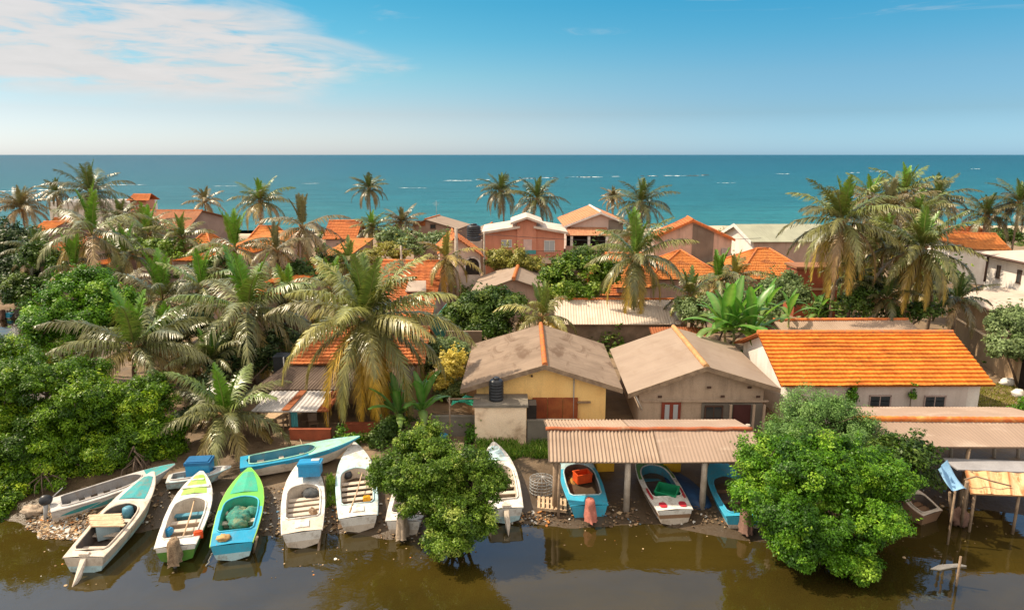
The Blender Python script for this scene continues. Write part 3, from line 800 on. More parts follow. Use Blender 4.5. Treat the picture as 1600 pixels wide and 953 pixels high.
def palm(label, px, py, rpx, Y, style='green', seed=0, nf=26, lean=(0, 0), nl=None, group='coconut palms among the houses', up=0.0, hang_k=1.0, wind=0.0, trunk_r=0.15, spears=4, low=-42, name='coconut_palm', lmin=0.0, base=None, tall=None):
    if Y > 76: nf = int(nf * 1.3); low = max(low, -38)
    rg = np.random.default_rng(1000 + seed)
    c = atY(px, py, Y)
    L = max(lmin, rpx * mpp(px, py, Y)) * (1.21 if rpx < 130 else 1.15)
    bx, by = c.x + lean[0], c.y + lean[1]
    bz = gz(bx, by) if base is None else base
    root = thing(name, label, 'palm tree', (bx, by, bz), group)
    hgt = c.z - bz
    tb = MB(); pts = []; rad = []
    n = max(6, int(hgt / 0.28))
    wob = rg.uniform(-.25, .25, 2)
    for i in range(n + 1):
        f = i / n
        k = f ** 1.5
        pts.append((bx + (c.x - bx) * k + wob[0] * math.sin(f * 3.14), by + (c.y - by) * k + wob[1] * math.sin(f * 3.14), bz - 0.3 + (hgt + 0.25) * f))
        rad.append(trunk_r * (1.0 - 0.30 * f + 0.7 * math.exp(-f * hgt * 1.6)) * (1.05 if i % 2 else 0.96))
    tb.tube(pts, rad, 9)
    tb.build('trunk', TRUNK, root)
    mb_, mt, ob, ot, sp, hang = STYLE[style]
    if nl is None: nl = int(np.clip(26 + rpx * 0.30, 26, 64))
    lwv = max(0.10, 0.95 * 1.5625 * mpp(px, py, Y) * 0.8)
    parts = []
    for i in range(nf):
        tt = i / (nf - 1)
        az = i * 2.39996 + rg.uniform(-.3, .3) + seed
        e0 = R(84 - (84 - low) * tt ** 0.95) + rg.normal(0, R(5))
        Lf = L * (0.80 + 0.24 * min(1, tt * 3)) * rg.uniform(0.88, 1.08)
        if i < spears:
            e0 = R(rg.uniform(72, 88)); 
            frond(rg, parts, az, e0, R(14), Lf * 0.80, nl, sp, tuple(x * 1.1 for x in sp), 0.22 * hang_k, lenk=0.19, lw=lwv * 1.2)
            continue
        bend = R(34 + 62 * min(1, tt * 1.2)) * rg.uniform(0.8, 1.2)
        if tt < 0.72:
            k = rg.uniform(0, 1); cb = tuple(np.array(mb_) * (0.5 + .75 * k)); ct = tuple(np.array(mt) * (0.55 + .7 * k))
            if tt < 0.3: cb = tuple(np.array(cb) * .6 + np.array(sp) * .4); ct = tuple(np.array(ct) * .65 + np.array(sp) * .35)
        else:
            cb, ct = ob, ot
            if rg.uniform() < 0.18: cb, ct = G_DRY, G_DRY
        frond(rg, parts, az, e0, bend, Lf, nl, cb, ct, hang * hang_k * rg.uniform(0.7, 1.25) * (0.4 + 0.8 * min(1, tt * 1.8)), wind + rg.normal(0, .15), lw=lwv)
    V, Q, C = merge(parts)
    V = V + np.array((c.x, c.y, c.z + 0.05))
    np_mesh('crown', V, Q, C, M_PALM, root)
    sh = MB()
    for k in range(9):                      # leaf bases and fibre round the bud
        an = k * 2.4; sh.tube([(c.x, c.y, c.z - .35), (c.x + math.cos(an) * .16, c.y + math.sin(an) * .16, c.z - .05), (c.x + math.cos(an) * .42, c.y + math.sin(an) * .42, c.z + .28)], [.16, .11, .03], 5)
    sh.build('leaf_sheath', SHEATH, root)
    if rpx >= 42 and Y < 75:
        for k in range(int(rg.integers(4, 8))):
            an = rg.uniform(0, 6.28); q = MB()
            q.lump((c.x + math.cos(an) * .33, c.y + math.sin(an) * .33, c.z - .32 - rg.uniform(0, .28)), (.13, .13, .165), k + seed, .1, 1.5, 0, 8, 6)
            q.build('coconut', COCO_Y, root)
    return root

# ------------------------------------------------------------------ broad-leaved trees and bushes
def leaf_cloud(rg, blobs, per_m2, size, cols, clump=0.42, aspect=0.5, upb=0.55, inner=0.35, lobes=True):
    """small leaf faces gathered in clumps over and through the crown's volume"""
    Vs = []; Cs = []
    if lobes:                                   # break each mass into a core and smaller lobes standing out of it
        nb = []
        for (c, r) in blobs:
            if min(r) < 1.9 * clump: nb.append((c, r, 0.0)); continue
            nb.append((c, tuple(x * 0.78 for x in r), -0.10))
            for k in range(13):
                d = rg.normal(0, 1, 3); d /= np.linalg.norm(d); d[2] = abs(d[2]) * .9 - .25
                f = rg.uniform(.22, .44)
                nb.append((tuple(np.array(c) + d * np.array(r) * rg.uniform(.68, 1.02)), tuple(x * f * g for x, g in zip(r, rg.uniform(.7, 1.35, 3))), rg.uniform(-.34, .30)))
        blobs = nb
    else: blobs = [(c, r, 0.0) for c, r in blobs]
    for bi, (c, r, sh) in enumerate(blobs):
        c = np.array(c); r = np.array(r)
        area = 4 * np.pi * ((r[0] * r[1]) ** 1.6 / 3 + (r[0] * r[2]) ** 1.6 / 3 + (r[1] * r[2]) ** 1.6 / 3) ** (1 / 1.6)
        ncl = max(5, int(area / (clump * clump * 1.35)))
        d = rg.normal(0, 1, (ncl, 3)); d /= np.linalg.norm(d, axis=1)[:, None]
        rad = np.where(rg.uniform(0, 1, ncl) < inner, rg.uniform(0.45, 0.85, ncl), rg.uniform(0.84, 1.12, ncl))
        # a lumpy outline, not an ellipsoid
        bump = np.array([mnoise.noise(Vector(x * 1.9 + bi * 5.1)) for x in d])
        rad = rad * (1 + 0.42 * bump)
        cc = c + d * r * rad[:, None]
        cr_ = clump * rg.uniform(0.55, 1.35, ncl)
        nper = np.maximum(4, (per_m2 * cr_ ** 2 * 2.6).astype(int))
        nsp = max(2, int(ncl * 0.16))                      # sprays standing clear of the outline
        ds = rg.normal(0, 1, (nsp, 3)); ds /= np.linalg.norm(ds, axis=1)[:, None]
        ds[:, 2] += .25
        reach = rg.uniform(.5, 1.25, (nsp, 1)) * clump
        for q_ in range(3):                                 # each a short shoot of three tufts
            cc = np.concatenate([cc, c + ds * r * 1.0 + ds * reach * (.35 + .55 * q_) + np.array((0, 0, .12 * clump * q_))]); d = np.concatenate([d, ds]); cr_ = np.concatenate([cr_, clump * rg.uniform(.26, .46, nsp) * (1 - .22 * q_)])
        gap = np.array([mnoise.noise(Vector(x) * (0.62 / clump) * .5 + Vector((3.1, bi * .0, 7))) for x in cc])
        kp = gap > -0.17; cc, d, cr_ = cc[kp], d[kp], cr_[kp]; ncl = len(cc)
        if ncl == 0: continue
        nper = np.maximum(4, (per_m2 * cr_ ** 2 * 2.6).astype(int))
        tint = rg.uniform(0, 1, ncl)
        ci = np.repeat(np.arange(ncl), nper)
        n = len(ci)
        o = rg.normal(0, 1, (n, 3)); o /= np.linalg.norm(o, axis=1)[:, None]
        o *= (rg.uniform(0, 1, (n, 1)) ** 0.45)
        o[:, 2] *= 0.75
        P = cc[ci] + o * cr_[ci][:, None]
        N = 0.6 * o + 0.55 * d[ci] + np.array((0, 0, upb)) + rg.normal(0, 0.45, (n, 3))
        N /= np.linalg.norm(N, axis=1)[:, None]
        A = rg.normal(0, 1, (n, 3)); A -= N * (A * N).sum(1)[:, None]; A /= np.linalg.norm(A, axis=1)[:, None]
        B = np.cross(N, A)
        sz = size * rg.uniform(0.65, 1.3, n)[:, None]
        V = np.stack([P - A * sz, P + B * sz * aspect - A * sz * .1 , P + A * sz, P - B * sz * aspect - A * sz * .1], 1)
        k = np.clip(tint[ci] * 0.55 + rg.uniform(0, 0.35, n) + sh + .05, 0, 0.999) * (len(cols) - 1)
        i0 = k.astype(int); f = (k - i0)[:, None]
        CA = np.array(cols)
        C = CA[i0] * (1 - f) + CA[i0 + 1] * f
        C = C * rg.uniform(0.8, 1.2, (n, 1))
        Vs.append(V.reshape(-1, 3)); Cs.append(np.repeat(C, 4, axis=0))
    V = np.concatenate(Vs); C = np.concatenate(Cs)
    Q = np.arange(len(V)).reshape(-1, 4)
    return V, Q, C

GREENS = {
    'mangrove': [(0.022, 0.060, 0.004), (0.075, 0.165, 0.006), (0.165, 0.295, 0.010), (0.42, 0.53, 0.035)],
    'bright': [(0.022, 0.070, 0.004), (0.058, 0.160, 0.006), (0.12, 0.275, 0.010), (0.30, 0.46, 0.04)],
    'olive': [(0.036, 0.080, 0.006), (0.085, 0.165, 0.010), (0.165, 0.265, 0.022), (0.44, 0.50, 0.11)],
    'dark': [(0.022, 0.045, 0.018), (0.04, 0.075, 0.024), (0.065, 0.10, 0.03), (0.11, 0.13, 0.04)],
    'deep': [(0.024, 0.055, 0.009), (0.05, 0.10, 0.014), (0.09, 0.155, 0.022), (0.19, 0.25, 0.05)],
    'grey': [(0.10, 0.15, 0.055), (0.155, 0.22, 0.08), (0.21, 0.28, 0.11), (0.28, 0.34, 0.15)],
    'feather': [(0.07, 0.15, 0.035), (0.12, 0.23, 0.055), (0.17, 0.30, 0.075), (0.26, 0.40, 0.11)],
    'yellow': [(0.14, 0.16, 0.03), (0.24, 0.24, 0.045), (0.34, 0.31, 0.06), (0.44, 0.38, 0.09)],
    'croton': [(0.40, 0.34, 0.06), (0.66, 0.52, 0.09), (0.68, 0.54, 0.11), (0.78, 0.68, 0.25)]}
def pxblobs(L):
    """(px, py, Y, half width px, half height px[, depth factor]) -> centre, radii in metres"""
    o = []
    for q in L:
        px, py, Y, w, h = q[:5]; k = q[5] if len(q) > 5 else 0.85
        c = atY(px, py, Y); s = mpp(px, py, Y)
        o.append(((c.x, c.y, c.z), (w * s * .88, w * s * k * .88, h * s * .86)))
    return o
def tree(name, label, cat, blobs, cols, per=150, size=0.10, clump=0.42, seed=0, base=None, group=None, trunk_r=0.10, stems=1, aspect=0.5, upb=0.55, inner=0.35, bark=BARK, roots=0, mat=None):
    rg = np.random.default_rng(2000 + seed)
    bl = pxblobs(blobs) if len(blobs[0]) > 2 else blobs
    cx = sum(b[0][0] for b in bl) / len(bl); cy = sum(b[0][1] for b in bl) / len(bl)
    if base is None: base = (cx, cy)
    bz = gz(base[0], base[1])
    root = thing(name, label, cat, (base[0], base[1], bz), group)
    tb = MB()
    b0 = Vector((base[0], base[1], bz - 0.3))
    for i, (c, r) in enumerate(bl):
        c = Vector(c); a = i * 2.4
        s0 = b0 + Vector((math.cos(a), math.sin(a), 0)) * (0.12 * stems)
        low = c + Vector((0, 0, -0.35 * r[2]))
        mid = s0.lerp(low, 0.45) + Vector((rg.uniform(-.2, .2), rg.uniform(-.2, .2), 0.15 * (c - s0).length * 0.3))
        tb.tube([s0, mid, low, c + Vector((rg.uniform(-.3, .3) * r[0], rg.uniform(-.3, .3) * r[1], 0.4 * r[2]))], [trunk_r, trunk_r * .72, trunk_r * .45, trunk_r * .12], 7)
        for k in range(5):
            an = rg.uniform(0, 6.28); q = c + Vector((math.cos(an) * r[0] * .8, math.sin(an) * r[1] * .8, rg.uniform(-.4, .7) * r[2]))
            tb.tube([low, low.lerp(q, .55) + Vector((0, 0, -.05)), q], [trunk_r * .35, trunk_r * .22, trunk_r * .06], 5)
    for k in range(roots):
        an = k * 6.28 / roots + .3; q = b0 + Vector((math.cos(an), math.sin(an), 0)) * rg.uniform(.5, 1.2)
        tb.tube([b0 + Vector((0, 0, rg.uniform(.9, 1.7))), b0.lerp(q, .7) + Vector((0, 0, .75)), q + Vector((0, 0, -.15))], [.035, .03, .022], 5)
    tb.build('trunk', bark, root)
    V, Q, C = leaf_cloud(rg, bl, per, size, GREENS[cols] if isinstance(cols, str) else cols, clump, aspect, upb, inner)
    np_mesh('crown', V, Q, C, mat or M_LEAF, root)
    return root

def banana(label, px, py, Y, hpx, n=9, seed=0, group='banana plants', stalks=1):
    rg = np.random.default_rng(3000 + seed)
    c = atY(px, py, Y); bz = gz(c.x, c.y)
    root = thing('banana_plant', label, 'banana plant', (c.x, c.y, bz), group)
    Lf = hpx * mpp(px, py, Y)
    st = MB(); parts = []
    for q in range(stalks):
        ox = (q - (stalks - 1) / 2) * 0.9; oy = rg.uniform(-.4, .4)
        top = Vector((c.x + ox, c.y + oy, c.z - 0.1 + rg.uniform(-.2, .2)))
        st.tube([(c.x + ox * .5, c.y + oy * .5, bz - .2), (c.x + ox * .75, c.y + oy * .8, (bz + top.z) / 2), top], [.15, .12, .07], 8)
        for i in range(n):
            az = i * 2.39996 + rg.uniform(-.3, .3) + q; e0 = R(88 - 58 * (i / n)) ; bend = R(25 + 80 * i / n); L = Lf * rg.uniform(.75, 1.05)
            ns = 12; s = np.linspace(0, 1, ns)
            e = e0 - bend * s ** 1.6
            T = np.stack([np.cos(az) * np.cos(e), np.sin(az) * np.cos(e), np.sin(e)], 1)
            P = np.zeros((ns, 3)); P[1:] = np.cumsum((T[1:] + T[:-1]) / 2, 0) * L / (ns - 1)
            P += np.array(top)
            Sd = np.tile(np.array([-np.sin(az), np.cos(az), 0]), (ns, 1)); Nn = np.cross(T, Sd)
            w = L * 0.092 * np.clip(np.sin(np.pi * np.clip((s - .12) / .9, 0, 1)), 0, 1) ** .55 + .02
            fold = 0.35 + .3 * rg.uniform()
            tear = rg.uniform(.82, 1.06, ns)
            Lft = P + Sd * (w * tear)[:, None] + Nn * (w * fold)[:, None] * (1 if i < 4 else -.5); Rgt = P - Sd * (w * tear)[:, None] + Nn * (w * fold)[:, None] * (1 if i < 4 else -.5)
            V = np.concatenate([P, Lft, Rgt])
            Qd = []
            for k in range(ns - 1):
                Qd += [(k, k + 1, ns + k + 1, ns + k), (k, 2 * ns + k, 2 * ns + k + 1, k + 1)]
            g = rg.uniform(.8, 1.3); C = np.tile(np.array((0.085, 0.26, 0.035)) * g, (len(V), 1))
            if i >= n - 2: C = np.tile(np.array((0.17, 0.24, 0.05)) * g, (len(V), 1))
            C[:ns] = (0.22, 0.36, 0.10)
            parts.append((V, np.array(Qd), C))
    st.build('stalk', stained('banana_stalk', (0.26, 0.27, 0.10), (0.22, 0.15, 0.08), 4), root)
    V, Q, C = merge(parts)
    np_mesh('leaves', V, Q, C, M_BANANA, root)
    return root

def grass_patch(name, label, quadpx, n, h, cols, seed=0, cat=None, z=None):
    """blades over a patch of ground given by four photo pixels"""
    rg = np.random.default_rng(4000 + seed)
    zz_ = 0.95 if z is None else z
    p = [np.array(atZ(x, y, zz_)) for x, y in quadpx]
    u = rg.uniform(0, 1, n); v = rg.uniform(0, 1, n)
    B = ((1 - u) * (1 - v))[:, None] * p[0] + (u * (1 - v))[:, None] * p[1] + (u * v)[:, None] * p[2] + ((1 - u) * v)[:, None] * p[3]
    B[:, 2] = [gz(x, y) - .03 for x, y in B[:, :2]]
    keep = np.array([mnoise.noise(Vector((x * .7, y * .7, seed))) > -0.35 for x, y in B[:, :2]])
    B = B[keep]; n = len(B)
    an = rg.uniform(0, 6.28, n); w = 0.028
    d = np.stack([np.cos(an), np.sin(an), np.zeros(n)], 1); hh = h * rg.uniform(.4, 1.3, n)
    ln = rg.normal(0, .35, (n, 3)) * hh[:, None]; ln[:, 2] = hh
    V = np.stack([B - d * w, B + d * w, B + ln + d * w * .3, B + ln - d * w * .3], 1).reshape(-1, 3)
    k = rg.uniform(0, .999, n) * (len(cols) - 1); i0 = k.astype(int); f = (k - i0)[:, None]; CA = np.array(cols)
    C = np.repeat(CA[i0] * (1 - f) + CA[i0 + 1] * f, 4, axis=0)
    o = np_mesh(name, V, np.arange(n * 4).reshape(-1, 4), C, M_LEAF)
    tag(o, label, cat, kind='stuff')
    return o
# ------------------------------------------------------------------ fibreglass boats
def interp(t, xs_, ys_):
    return float(np.interp(t, xs_, ys_))
BEAM = ([0, .18, .38, .55, .7, .82, .92, 1.0], [.86, .95, 1.0, .97, .84, .62, .34, .035])
def boat(label, stern, bow, zs=0.80, zb=1.45, beam=1.75, hull=('white', 'white', 'white'), deck='white', fore=None, fore_from=0.62, inner='inner', thwarts=4, thwart='inner', depth=0.78, cock=(0.10, 0.64), rail='white', coam=None, engine=None, group='fishing boats on the bank', stripe=None, hatch=None, name='fishing_boat', foredeck_panel=None, roll=0.0, points=None, aftdeck=None, patches=None):
    S = atZ(stern[0], stern[1], zs) if points is None else Vector(points[0]); B = atZ(bow[0], bow[1], zb) if points is None else Vector(points[1])
    d = B - S
    yaw = math.atan2(d.y, d.x); Lh = math.hypot(d.x, d.y)
    L = Lh
    rise = 0.42 * depth                             # sheer rise at the bow
    pitch = -math.atan2((zb - rise) - zs, L)
    root = thing(name, label, 'boat', (S.x, S.y, S.z - depth), group, (roll, pitch, yaw))
    ORG[root.name] = Vector((0, 0, 0))
    ns = 30; st = [i / (ns - 1) for i in range(ns)]
    hb = [beam / 2 * interp(s, *BEAM) for s in st]
    sh = [depth + rise * max(0, (s - .15) / .85) ** 1.8 for s in st]
    ke = [0.62 * depth * max(0, (s - .68) / .32) ** 2.0 for s in st]
    rake = 0.75
    def X(s, lev): return L * s - rake * (1 - lev) * max(0, (s - .55) / .45) ** 1.6 * (1.0)
    lv = [(0.0, 0.0), (.80, .20), (.90, .48), (.965, .72), (1.0, 1.0)]           # (half-beam share, height share)
    h = MB()
    V = []; rows = []
    for side in (-1, 1):
        grid = []
        for i, s in enumerate(st):
            row = []
            for (bf, hf) in lv:
                bfs = bf if hf == 1 or s < .6 else bf * (1 - .35 * (s - .6) / .4 * (1 - hf))
                row.append((X(s, hf), side * hb[i] * bfs, ke[i] + (sh[i] - ke[i]) * hf))
            grid.append(row)
        for j in range(len(lv) - 1):
            vs = []; 
            for i in range(ns): vs += [grid[i][j], grid[i][j + 1]]
            fs = [(2 * i, 2 * i + 2, 2 * i + 3, 2 * i + 1) for i in range(ns - 1)]
            h.add(vs, fs, (0, 0, 1, 2)[j], None, True)
        rows.append(grid)
    # transom
    a, b_ = rows[0][0], rows[1][0]
    for j in range(len(lv) - 1):
        h.add([a[j], a[j + 1], b_[j + 1], b_[j]], [(0, 1, 2, 3)], (0, 0, 1, 2)[j])
    h.build('hull', [BP[x] for x in hull], root)
    # deck ring with rounded cockpit opening
    side_w = 0.055 * beam + 0.05
    c0, c1 = cock
    def ci(s, b):
        if s <= c0 or s >= c1: return 0.0
        q = (s - c0) / (c1 - c0); m_ = max(0.0, b - side_w)
        k = 1.0
        if q > 0.72: k = math.sqrt(max(0.0, 1 - ((q - .72) / .28) ** 2)) * .55 + .45 * (1 - ((q - .72) / .28) ** 6)
        if q < 0.06: k = 0.82 + .18 * (q / .06)
        return m_ * max(0, k)
    ss = sorted(set([round(x, 4) for x in np.linspace(0, 1, 41)] + [c0 + 1e-3, c1 - 1e-3]))
    dk = MB(); inn = MB()
    def edge(s):
        b = float(np.interp(s, st, hb)); z = float(np.interp(s, st, sh)); return b, z
    fm = 0
    for k in range(len(ss) - 1):
        s0, s1 = ss[k], ss[k + 1]
        (b0, z0), (b1, z1) = edge(s0), edge(s1)
        i0, i1 = ci((s0 * .999 + s1 * .001), b0), ci((s1 * .999 + s0 * .001), b1)
        mi = 1 if (s0 + s1) / 2 > fore_from else 0
        if (s0 + s1) / 2 < c0 and aftdeck: mi = 2
        cam0 = 0.05 * (b0 - i0) / (beam / 2); cam1 = 0.05 * (b1 - i1) / (beam / 2)
        for sg in (-1, 1):
            dk.add([(L * s0, sg * (b0 + .02), z0 + .012), (L * s1, sg * (b1 + .02), z1 + .012), (L * s1, sg * i1, z1 + .012 + cam1), (L * s0, sg * i0, z0 + .012 + cam0)], [(0, 1, 2, 3)], mi, None, True)
            dk.add([(L * s0, sg * (b0 + .02), z0 + .012), (L * s1, sg * (b1 + .02), z1 + .012), (L * s1, sg * (b1 + .02), z1 - .07), (L * s0, sg * (b0 + .02), z0 - .07)], [(0, 1, 2, 3)], mi)
        if i0 > 0.02 or i1 > 0.02:
            fl = 0.24 * depth
            for sg in (-1, 1):
                inn.add([(L * s0, sg * i0, z0 + .012 + cam0), (L * s1, sg * i1, z1 + .012 + cam1), (L * s1, sg * i1 * .88, fl), (L * s0, sg * i0 * .88, fl)], [(0, 1, 2, 3)])
            inn.add([(L * s0, -i0 * .88, fl), (L * s1, -i1 * .88, fl), (L * s1, i1 * .88, fl), (L * s0, i0 * .88, fl)], [(0, 1, 2, 3)])
    # end walls of the well
    for s, f in ((c0 + 1e-3, 1), (c1 - 1e-3, 1)):
        b, z = edge(s); iw = ci(s, b)
        if iw > .02: inn.add([(L * s, -iw, z + .012), (L * s, iw, z + .012), (L * s, iw * .88, .24 * depth), (L * s, -iw * .88, .24 * depth)], [(0, 1, 2, 3)])
    dk.build('deck', [BP[deck], BP[fore or deck], BP[aftdeck or deck]], root)
    inn.build('cockpit', BP[inner], root)
    # coaming round the well
    cb = MB(); path = []
    q = np.linspace(c0 + .002, c1 - .002, 34)
    for s in q:
        b, z = edge(s); path.append((L * s, ci(s, b), z + .05))
    full = [(x, -y, z) for x, y, z in path] + [(x, y, z) for x, y, z in reversed(path)]
    cb.tube(full + [full[0]], 0.035, 6)
    cb.build('coaming', BP[coam or deck], root)
    rl = MB()
    for sg in (-1, 1):
        rl.tube([(L * s, sg * (edge(s)[0] + .03), edge(s)[1] - .02) for s in np.linspace(0, 1, 26)], 0.032, 6)
    rl.build('rub_rail', BP[rail], root)
    for k in range(thwarts):
        s = c0 + (c1 - c0) * (0.16 + 0.62 * k / max(1, thwarts - 1)); b, z = edge(s); iw = ci(s, b) * .97
        if iw < .1: continue
        tq = MB(); tq.box((L * s, 0, 0.62 * depth), (0.24 if k else .32, iw * 1.92, 0.05)); tq.box((L * s + .1, 0, 0.43 * depth), (0.04, iw * 1.86, .36 * depth))
        tq.build('thwart', BP[thwart if isinstance(thwart, str) else thwart[k % len(thwart)]], root)
    if foredeck_panel:
        fp = MB(); s0, s1 = c1 + .05, .93
        n = 10; vs = []; fs = []
        for i in range(n + 1):
            s = s0 + (s1 - s0) * i / n; b, z = edge(s); w = max(.02, b * .74)
            vs += [(L * s, -w, z + .035), (L * s, 0, z + .065 + .03 * (1 - i / n)), (L * s, w, z + .035)]
        for i in range(n): fs += [(3 * i, 3 * i + 3, 3 * i + 4, 3 * i + 1), (3 * i + 1, 3 * i + 4, 3 * i + 5, 3 * i + 2)]
        fp.add(vs, fs); fp.build('foredeck_panel', BP[foredeck_panel], root)
    if stripe:
        sb = MB()                                    # painted flashes along the topsides
        for sg in (-1, 1):
            for kk in range(3):
                vs = []; n = 14
                for i in range(n + 1):
                    s = .06 + .2 * kk + .3 * i / n; b, z = edge(s); kz = float(np.interp(s, st, ke)); f = i / n
                    hf = .56 + .2 * f - .05 * kk; wd = .11 * math.sin(math.pi * f) + .012
                    for e in (-wd, wd):
                        g = hf + e; bb = b * (.90 + .075 * (g - .48) / .3)
                        vs.append((X(s, g), sg * (bb + .014), kz + (z - kz) * g))
                sb.add(vs, [(2 * i, 2 * i + 2, 2 * i + 3, 2 * i + 1) for i in range(n)])
        sb.build('side_flash', BP[stripe], root)
    if hatch:
        for (s, w, l, mat_) in hatch:
            b, z = edge(s); hq = MB(); hq.box((L * s, 0, z + .07), (l, w, .05)); hq.build('hatch', BP[mat_], root)
    if patches:
        for (s0, s1, y0, y1, mat_) in patches:           # (from, to along the hull; across, as shares of half-beam)
            pq = MB(); pts = []
            for k in range(16):
                an = 2 * math.pi * k / 16; cs, sn = math.cos(an), math.sin(an)
                cs = math.copysign(abs(cs) ** .7, cs); sn = math.copysign(abs(sn) ** .7, sn)
                s = (s0 + s1) / 2 + (s1 - s0) / 2 * cs; b, z = edge(s); y = b * ((y0 + y1) / 2 + (y1 - y0) / 2 * sn); pts.append((L * s, y, z + .075))
            pq.slab(pts, (0, 0, -.045)); pq.build('painted_pad', BP[mat_], root)
    zt = sh[0]
    if engine:
        kind, mat_ = engine
        e = MB()
        if kind == 'covered':
            lv_ = [(.46, .02, -.16), (.45, .13, -.15), (.41, .23, -.13), (.33, .28, -.14), (.18, .30, -.18), (.02, .285, -.22), (-.12, .30, -.27), (-.28, .32, -.33), (-.44, .28, -.40), (-.54, .31, -.44)]
            nf_ = 22; vs = []; fs = []; sd_ = len(label) * 1.7 + label.count('e')
            for (z_, r_, x_) in lv_:
                for k in range(nf_):
                    an = 2 * math.pi * k / nf_
                    fold = 1 + .20 * math.sin(5 * an + sd_ + z_ * 2) * (.7 - z_) + .16 * math.sin(8 * an + sd_ * 2 - z_ * 3) * (.7 - z_) + .14 * math.cos(2 * an) * (.6 if z_ > .1 else 0) + .22 * mnoise.noise(Vector((math.cos(an) * 1.6, math.sin(an) * 1.6 + sd_, z_ * 3)))
                    vs.append((x_ + .03 + math.cos(an) * r_ * fold * .9, math.sin(an) * r_ * fold * .8, zt + z_ * .9))
            for i in range(len(lv_) - 1):
                for k in range(nf_): fs.append((i * nf_ + k, i * nf_ + (k + 1) % nf_, (i + 1) * nf_ + (k + 1) % nf_, (i + 1) * nf_ + k))
            fs.append(tuple(range(nf_)))
            e.add(vs, fs, 0, None, True)
            o_ = e.build('engine_cover', mat_, root)
            l_ = MB(); l_.tube([(-.26, 0, zt - .2), (-.32, 0, zt - .6), (-.42, 0, zt - .86)], [.09, .075, .05], 8); l_.build('engine_leg', stained('engine_leg_grey', (.16, .15, .15)), root)
        elif kind == 'bare':
            e.lump((-.1, 0, zt + .3), (.27, .19, .24), 3, .06, 1.5, 0, 16, 10)
            o_ = e.build('outboard_engine', mat_, root)
            l_ = MB(); l_.tube([(-.12, 0, zt + .15), (-.2, 0, zt - .3), (-.3, 0, zt - .72)], [.1, .085, .05], 8); l_.build('engine_leg', METAL, o_)
            t_b = MB(); t_b.tube([(.1, 0, zt + .3), (.6, .1, zt + .62)], [.03, .022], 6); t_b.build('tiller', METAL, o_)
        elif kind == 'bracket':
            e.slab([(.18, -.13, zt + .10), (.22, .13, zt + .10), (-.45, .10, zt - .45), (-1.0, 0.02, zt - .70), (-.5, -.12, zt - .45)], (0, 0, -.10))
            e.box((.12, 0, zt - .05), (.18, .36, .34))
            o_ = e.build('engine_bracket', mat_, root)
    return root, L, edge

def crate(label, c, size, mat, yaw=0, name='crate', cat='crate', group=None, tilt=0):
    """open slatted fish crate"""
    root = thing(name, label, cat, c, group, (tilt, 0, yaw)); ORG[root.name] = Vector((0, 0, 0))
    sx, sy, sz = size; w = .03
    b = MB(); b.box((0, 0, w / 2), (sx, sy, w))
    for (x, y, ax, ay) in ((0, sy / 2, sx, w), (0, -sy / 2, sx, w), (sx / 2, 0, w, sy - 2 * w), (-sx / 2, 0, w, sy - 2 * w)):
        b.box((x, y, sz * .5 + .004), (ax, ay, sz))
    b.build('body', mat, root)
    r = MB()
    for (x, y, ax, ay) in ((0, sy / 2, sx + .06, w + .03), (0, -sy / 2, sx + .06, w + .03), (sx / 2, 0, w + .03, sy - .06), (-sx / 2, 0, w + .03, sy - .06)):
        r.box((x, y, sz + .01), (ax, ay, .05))
    r.build('rim', mat, root)
    return root
def cooler(label, c, size, mat, yaw=0, pitch=0, lid=None, name='cooler_box', cat='cooler box', group=None, latch=False):
    root = thing(name, label, cat, c, group, (pitch, 0, yaw)); ORG[root.name] = Vector((0, 0, 0))
    sx, sy, sz = size
    b = MB(); b.slab([(-sx * .47, -sy * .47, 0), (sx * .47, -sy * .47, 0), (sx * .47, sy * .47, 0), (-sx * .47, sy * .47, 0)], (0, 0, sz * .8)); b.build('body', mat, root)
    l = MB(); l.box((0, 0, sz * .9 + .005), (sx * 1.02, sy * 1.02, sz * .18)); l.box((0, 0, sz * 1.02), (sx * .86, sy * .86, sz * .06)); lo = l.build('lid', lid or mat, root)
    if latch:
        h_ = MB(); h_.box((sx * .22, sy * .1, sz * 1.07), (sx * .34, sy * .34, .03)); h_.build('hatch', FRAMEW, lo)
    return root
# ================================================================== the houses
V3 = Vector
# --- yellow gable house
root, ro, I = gable_px('house', 'yellow gabled house with brown sheet roof and orange ridge tiles', (719, 609), (851.5, 571), (973, 608.5), (845, 506.5), 3.4, YELLOW, M_FIBRE, kind='fibre', base=1.0, of=0.5, os_=0.9, ridge_r=.16, fascia=WOOD)
P = I['P']; yF = P[0].y
def onwall(px, py, y): return atY(px, py, y)
q = MB(); a = onwall(832, 622, yF); b_ = onwall(903, 653, yF)
for k in range(3):
    x0 = a.x + (b_.x - a.x) * k / 3; x1 = a.x + (b_.x - a.x) * (k + 1) / 3 - .03
    q.box(((x0 + x1) / 2, yF - .05, (a.z + b_.z) / 2), (x1 - x0, .05, a.z - b_.z + .1))
pr = q.build('rusty_panel', RUST, root)
q = MB(); q.slab([(a.x - .1, yF - .08, b_.z), (b_.x + .1, yF - .08, b_.z), (b_.x + .1, yF - .6, b_.z - .25), (a.x - .1, yF - .6, b_.z - .25)], (0, 0, -.05)); q.build('window_hood', stained('rust_orange_sheet', (0.62, 0.22, 0.05), (0.45, 0.13, 0.035), 2), root)
q = MB(); c = onwall(897, 588, yF - .02); q.tube([(c.x, yF - .05, c.z), (c.x, yF - .05, 1.3)], .035, 6); q.build('drain_pipe', METAL, root)
q = MB(); c = onwall(912, 627, yF); q.box((c.x, yF - .12, c.z), (.75, .25, .04)); q.build('shelf', WOOD, root)
q = MB()
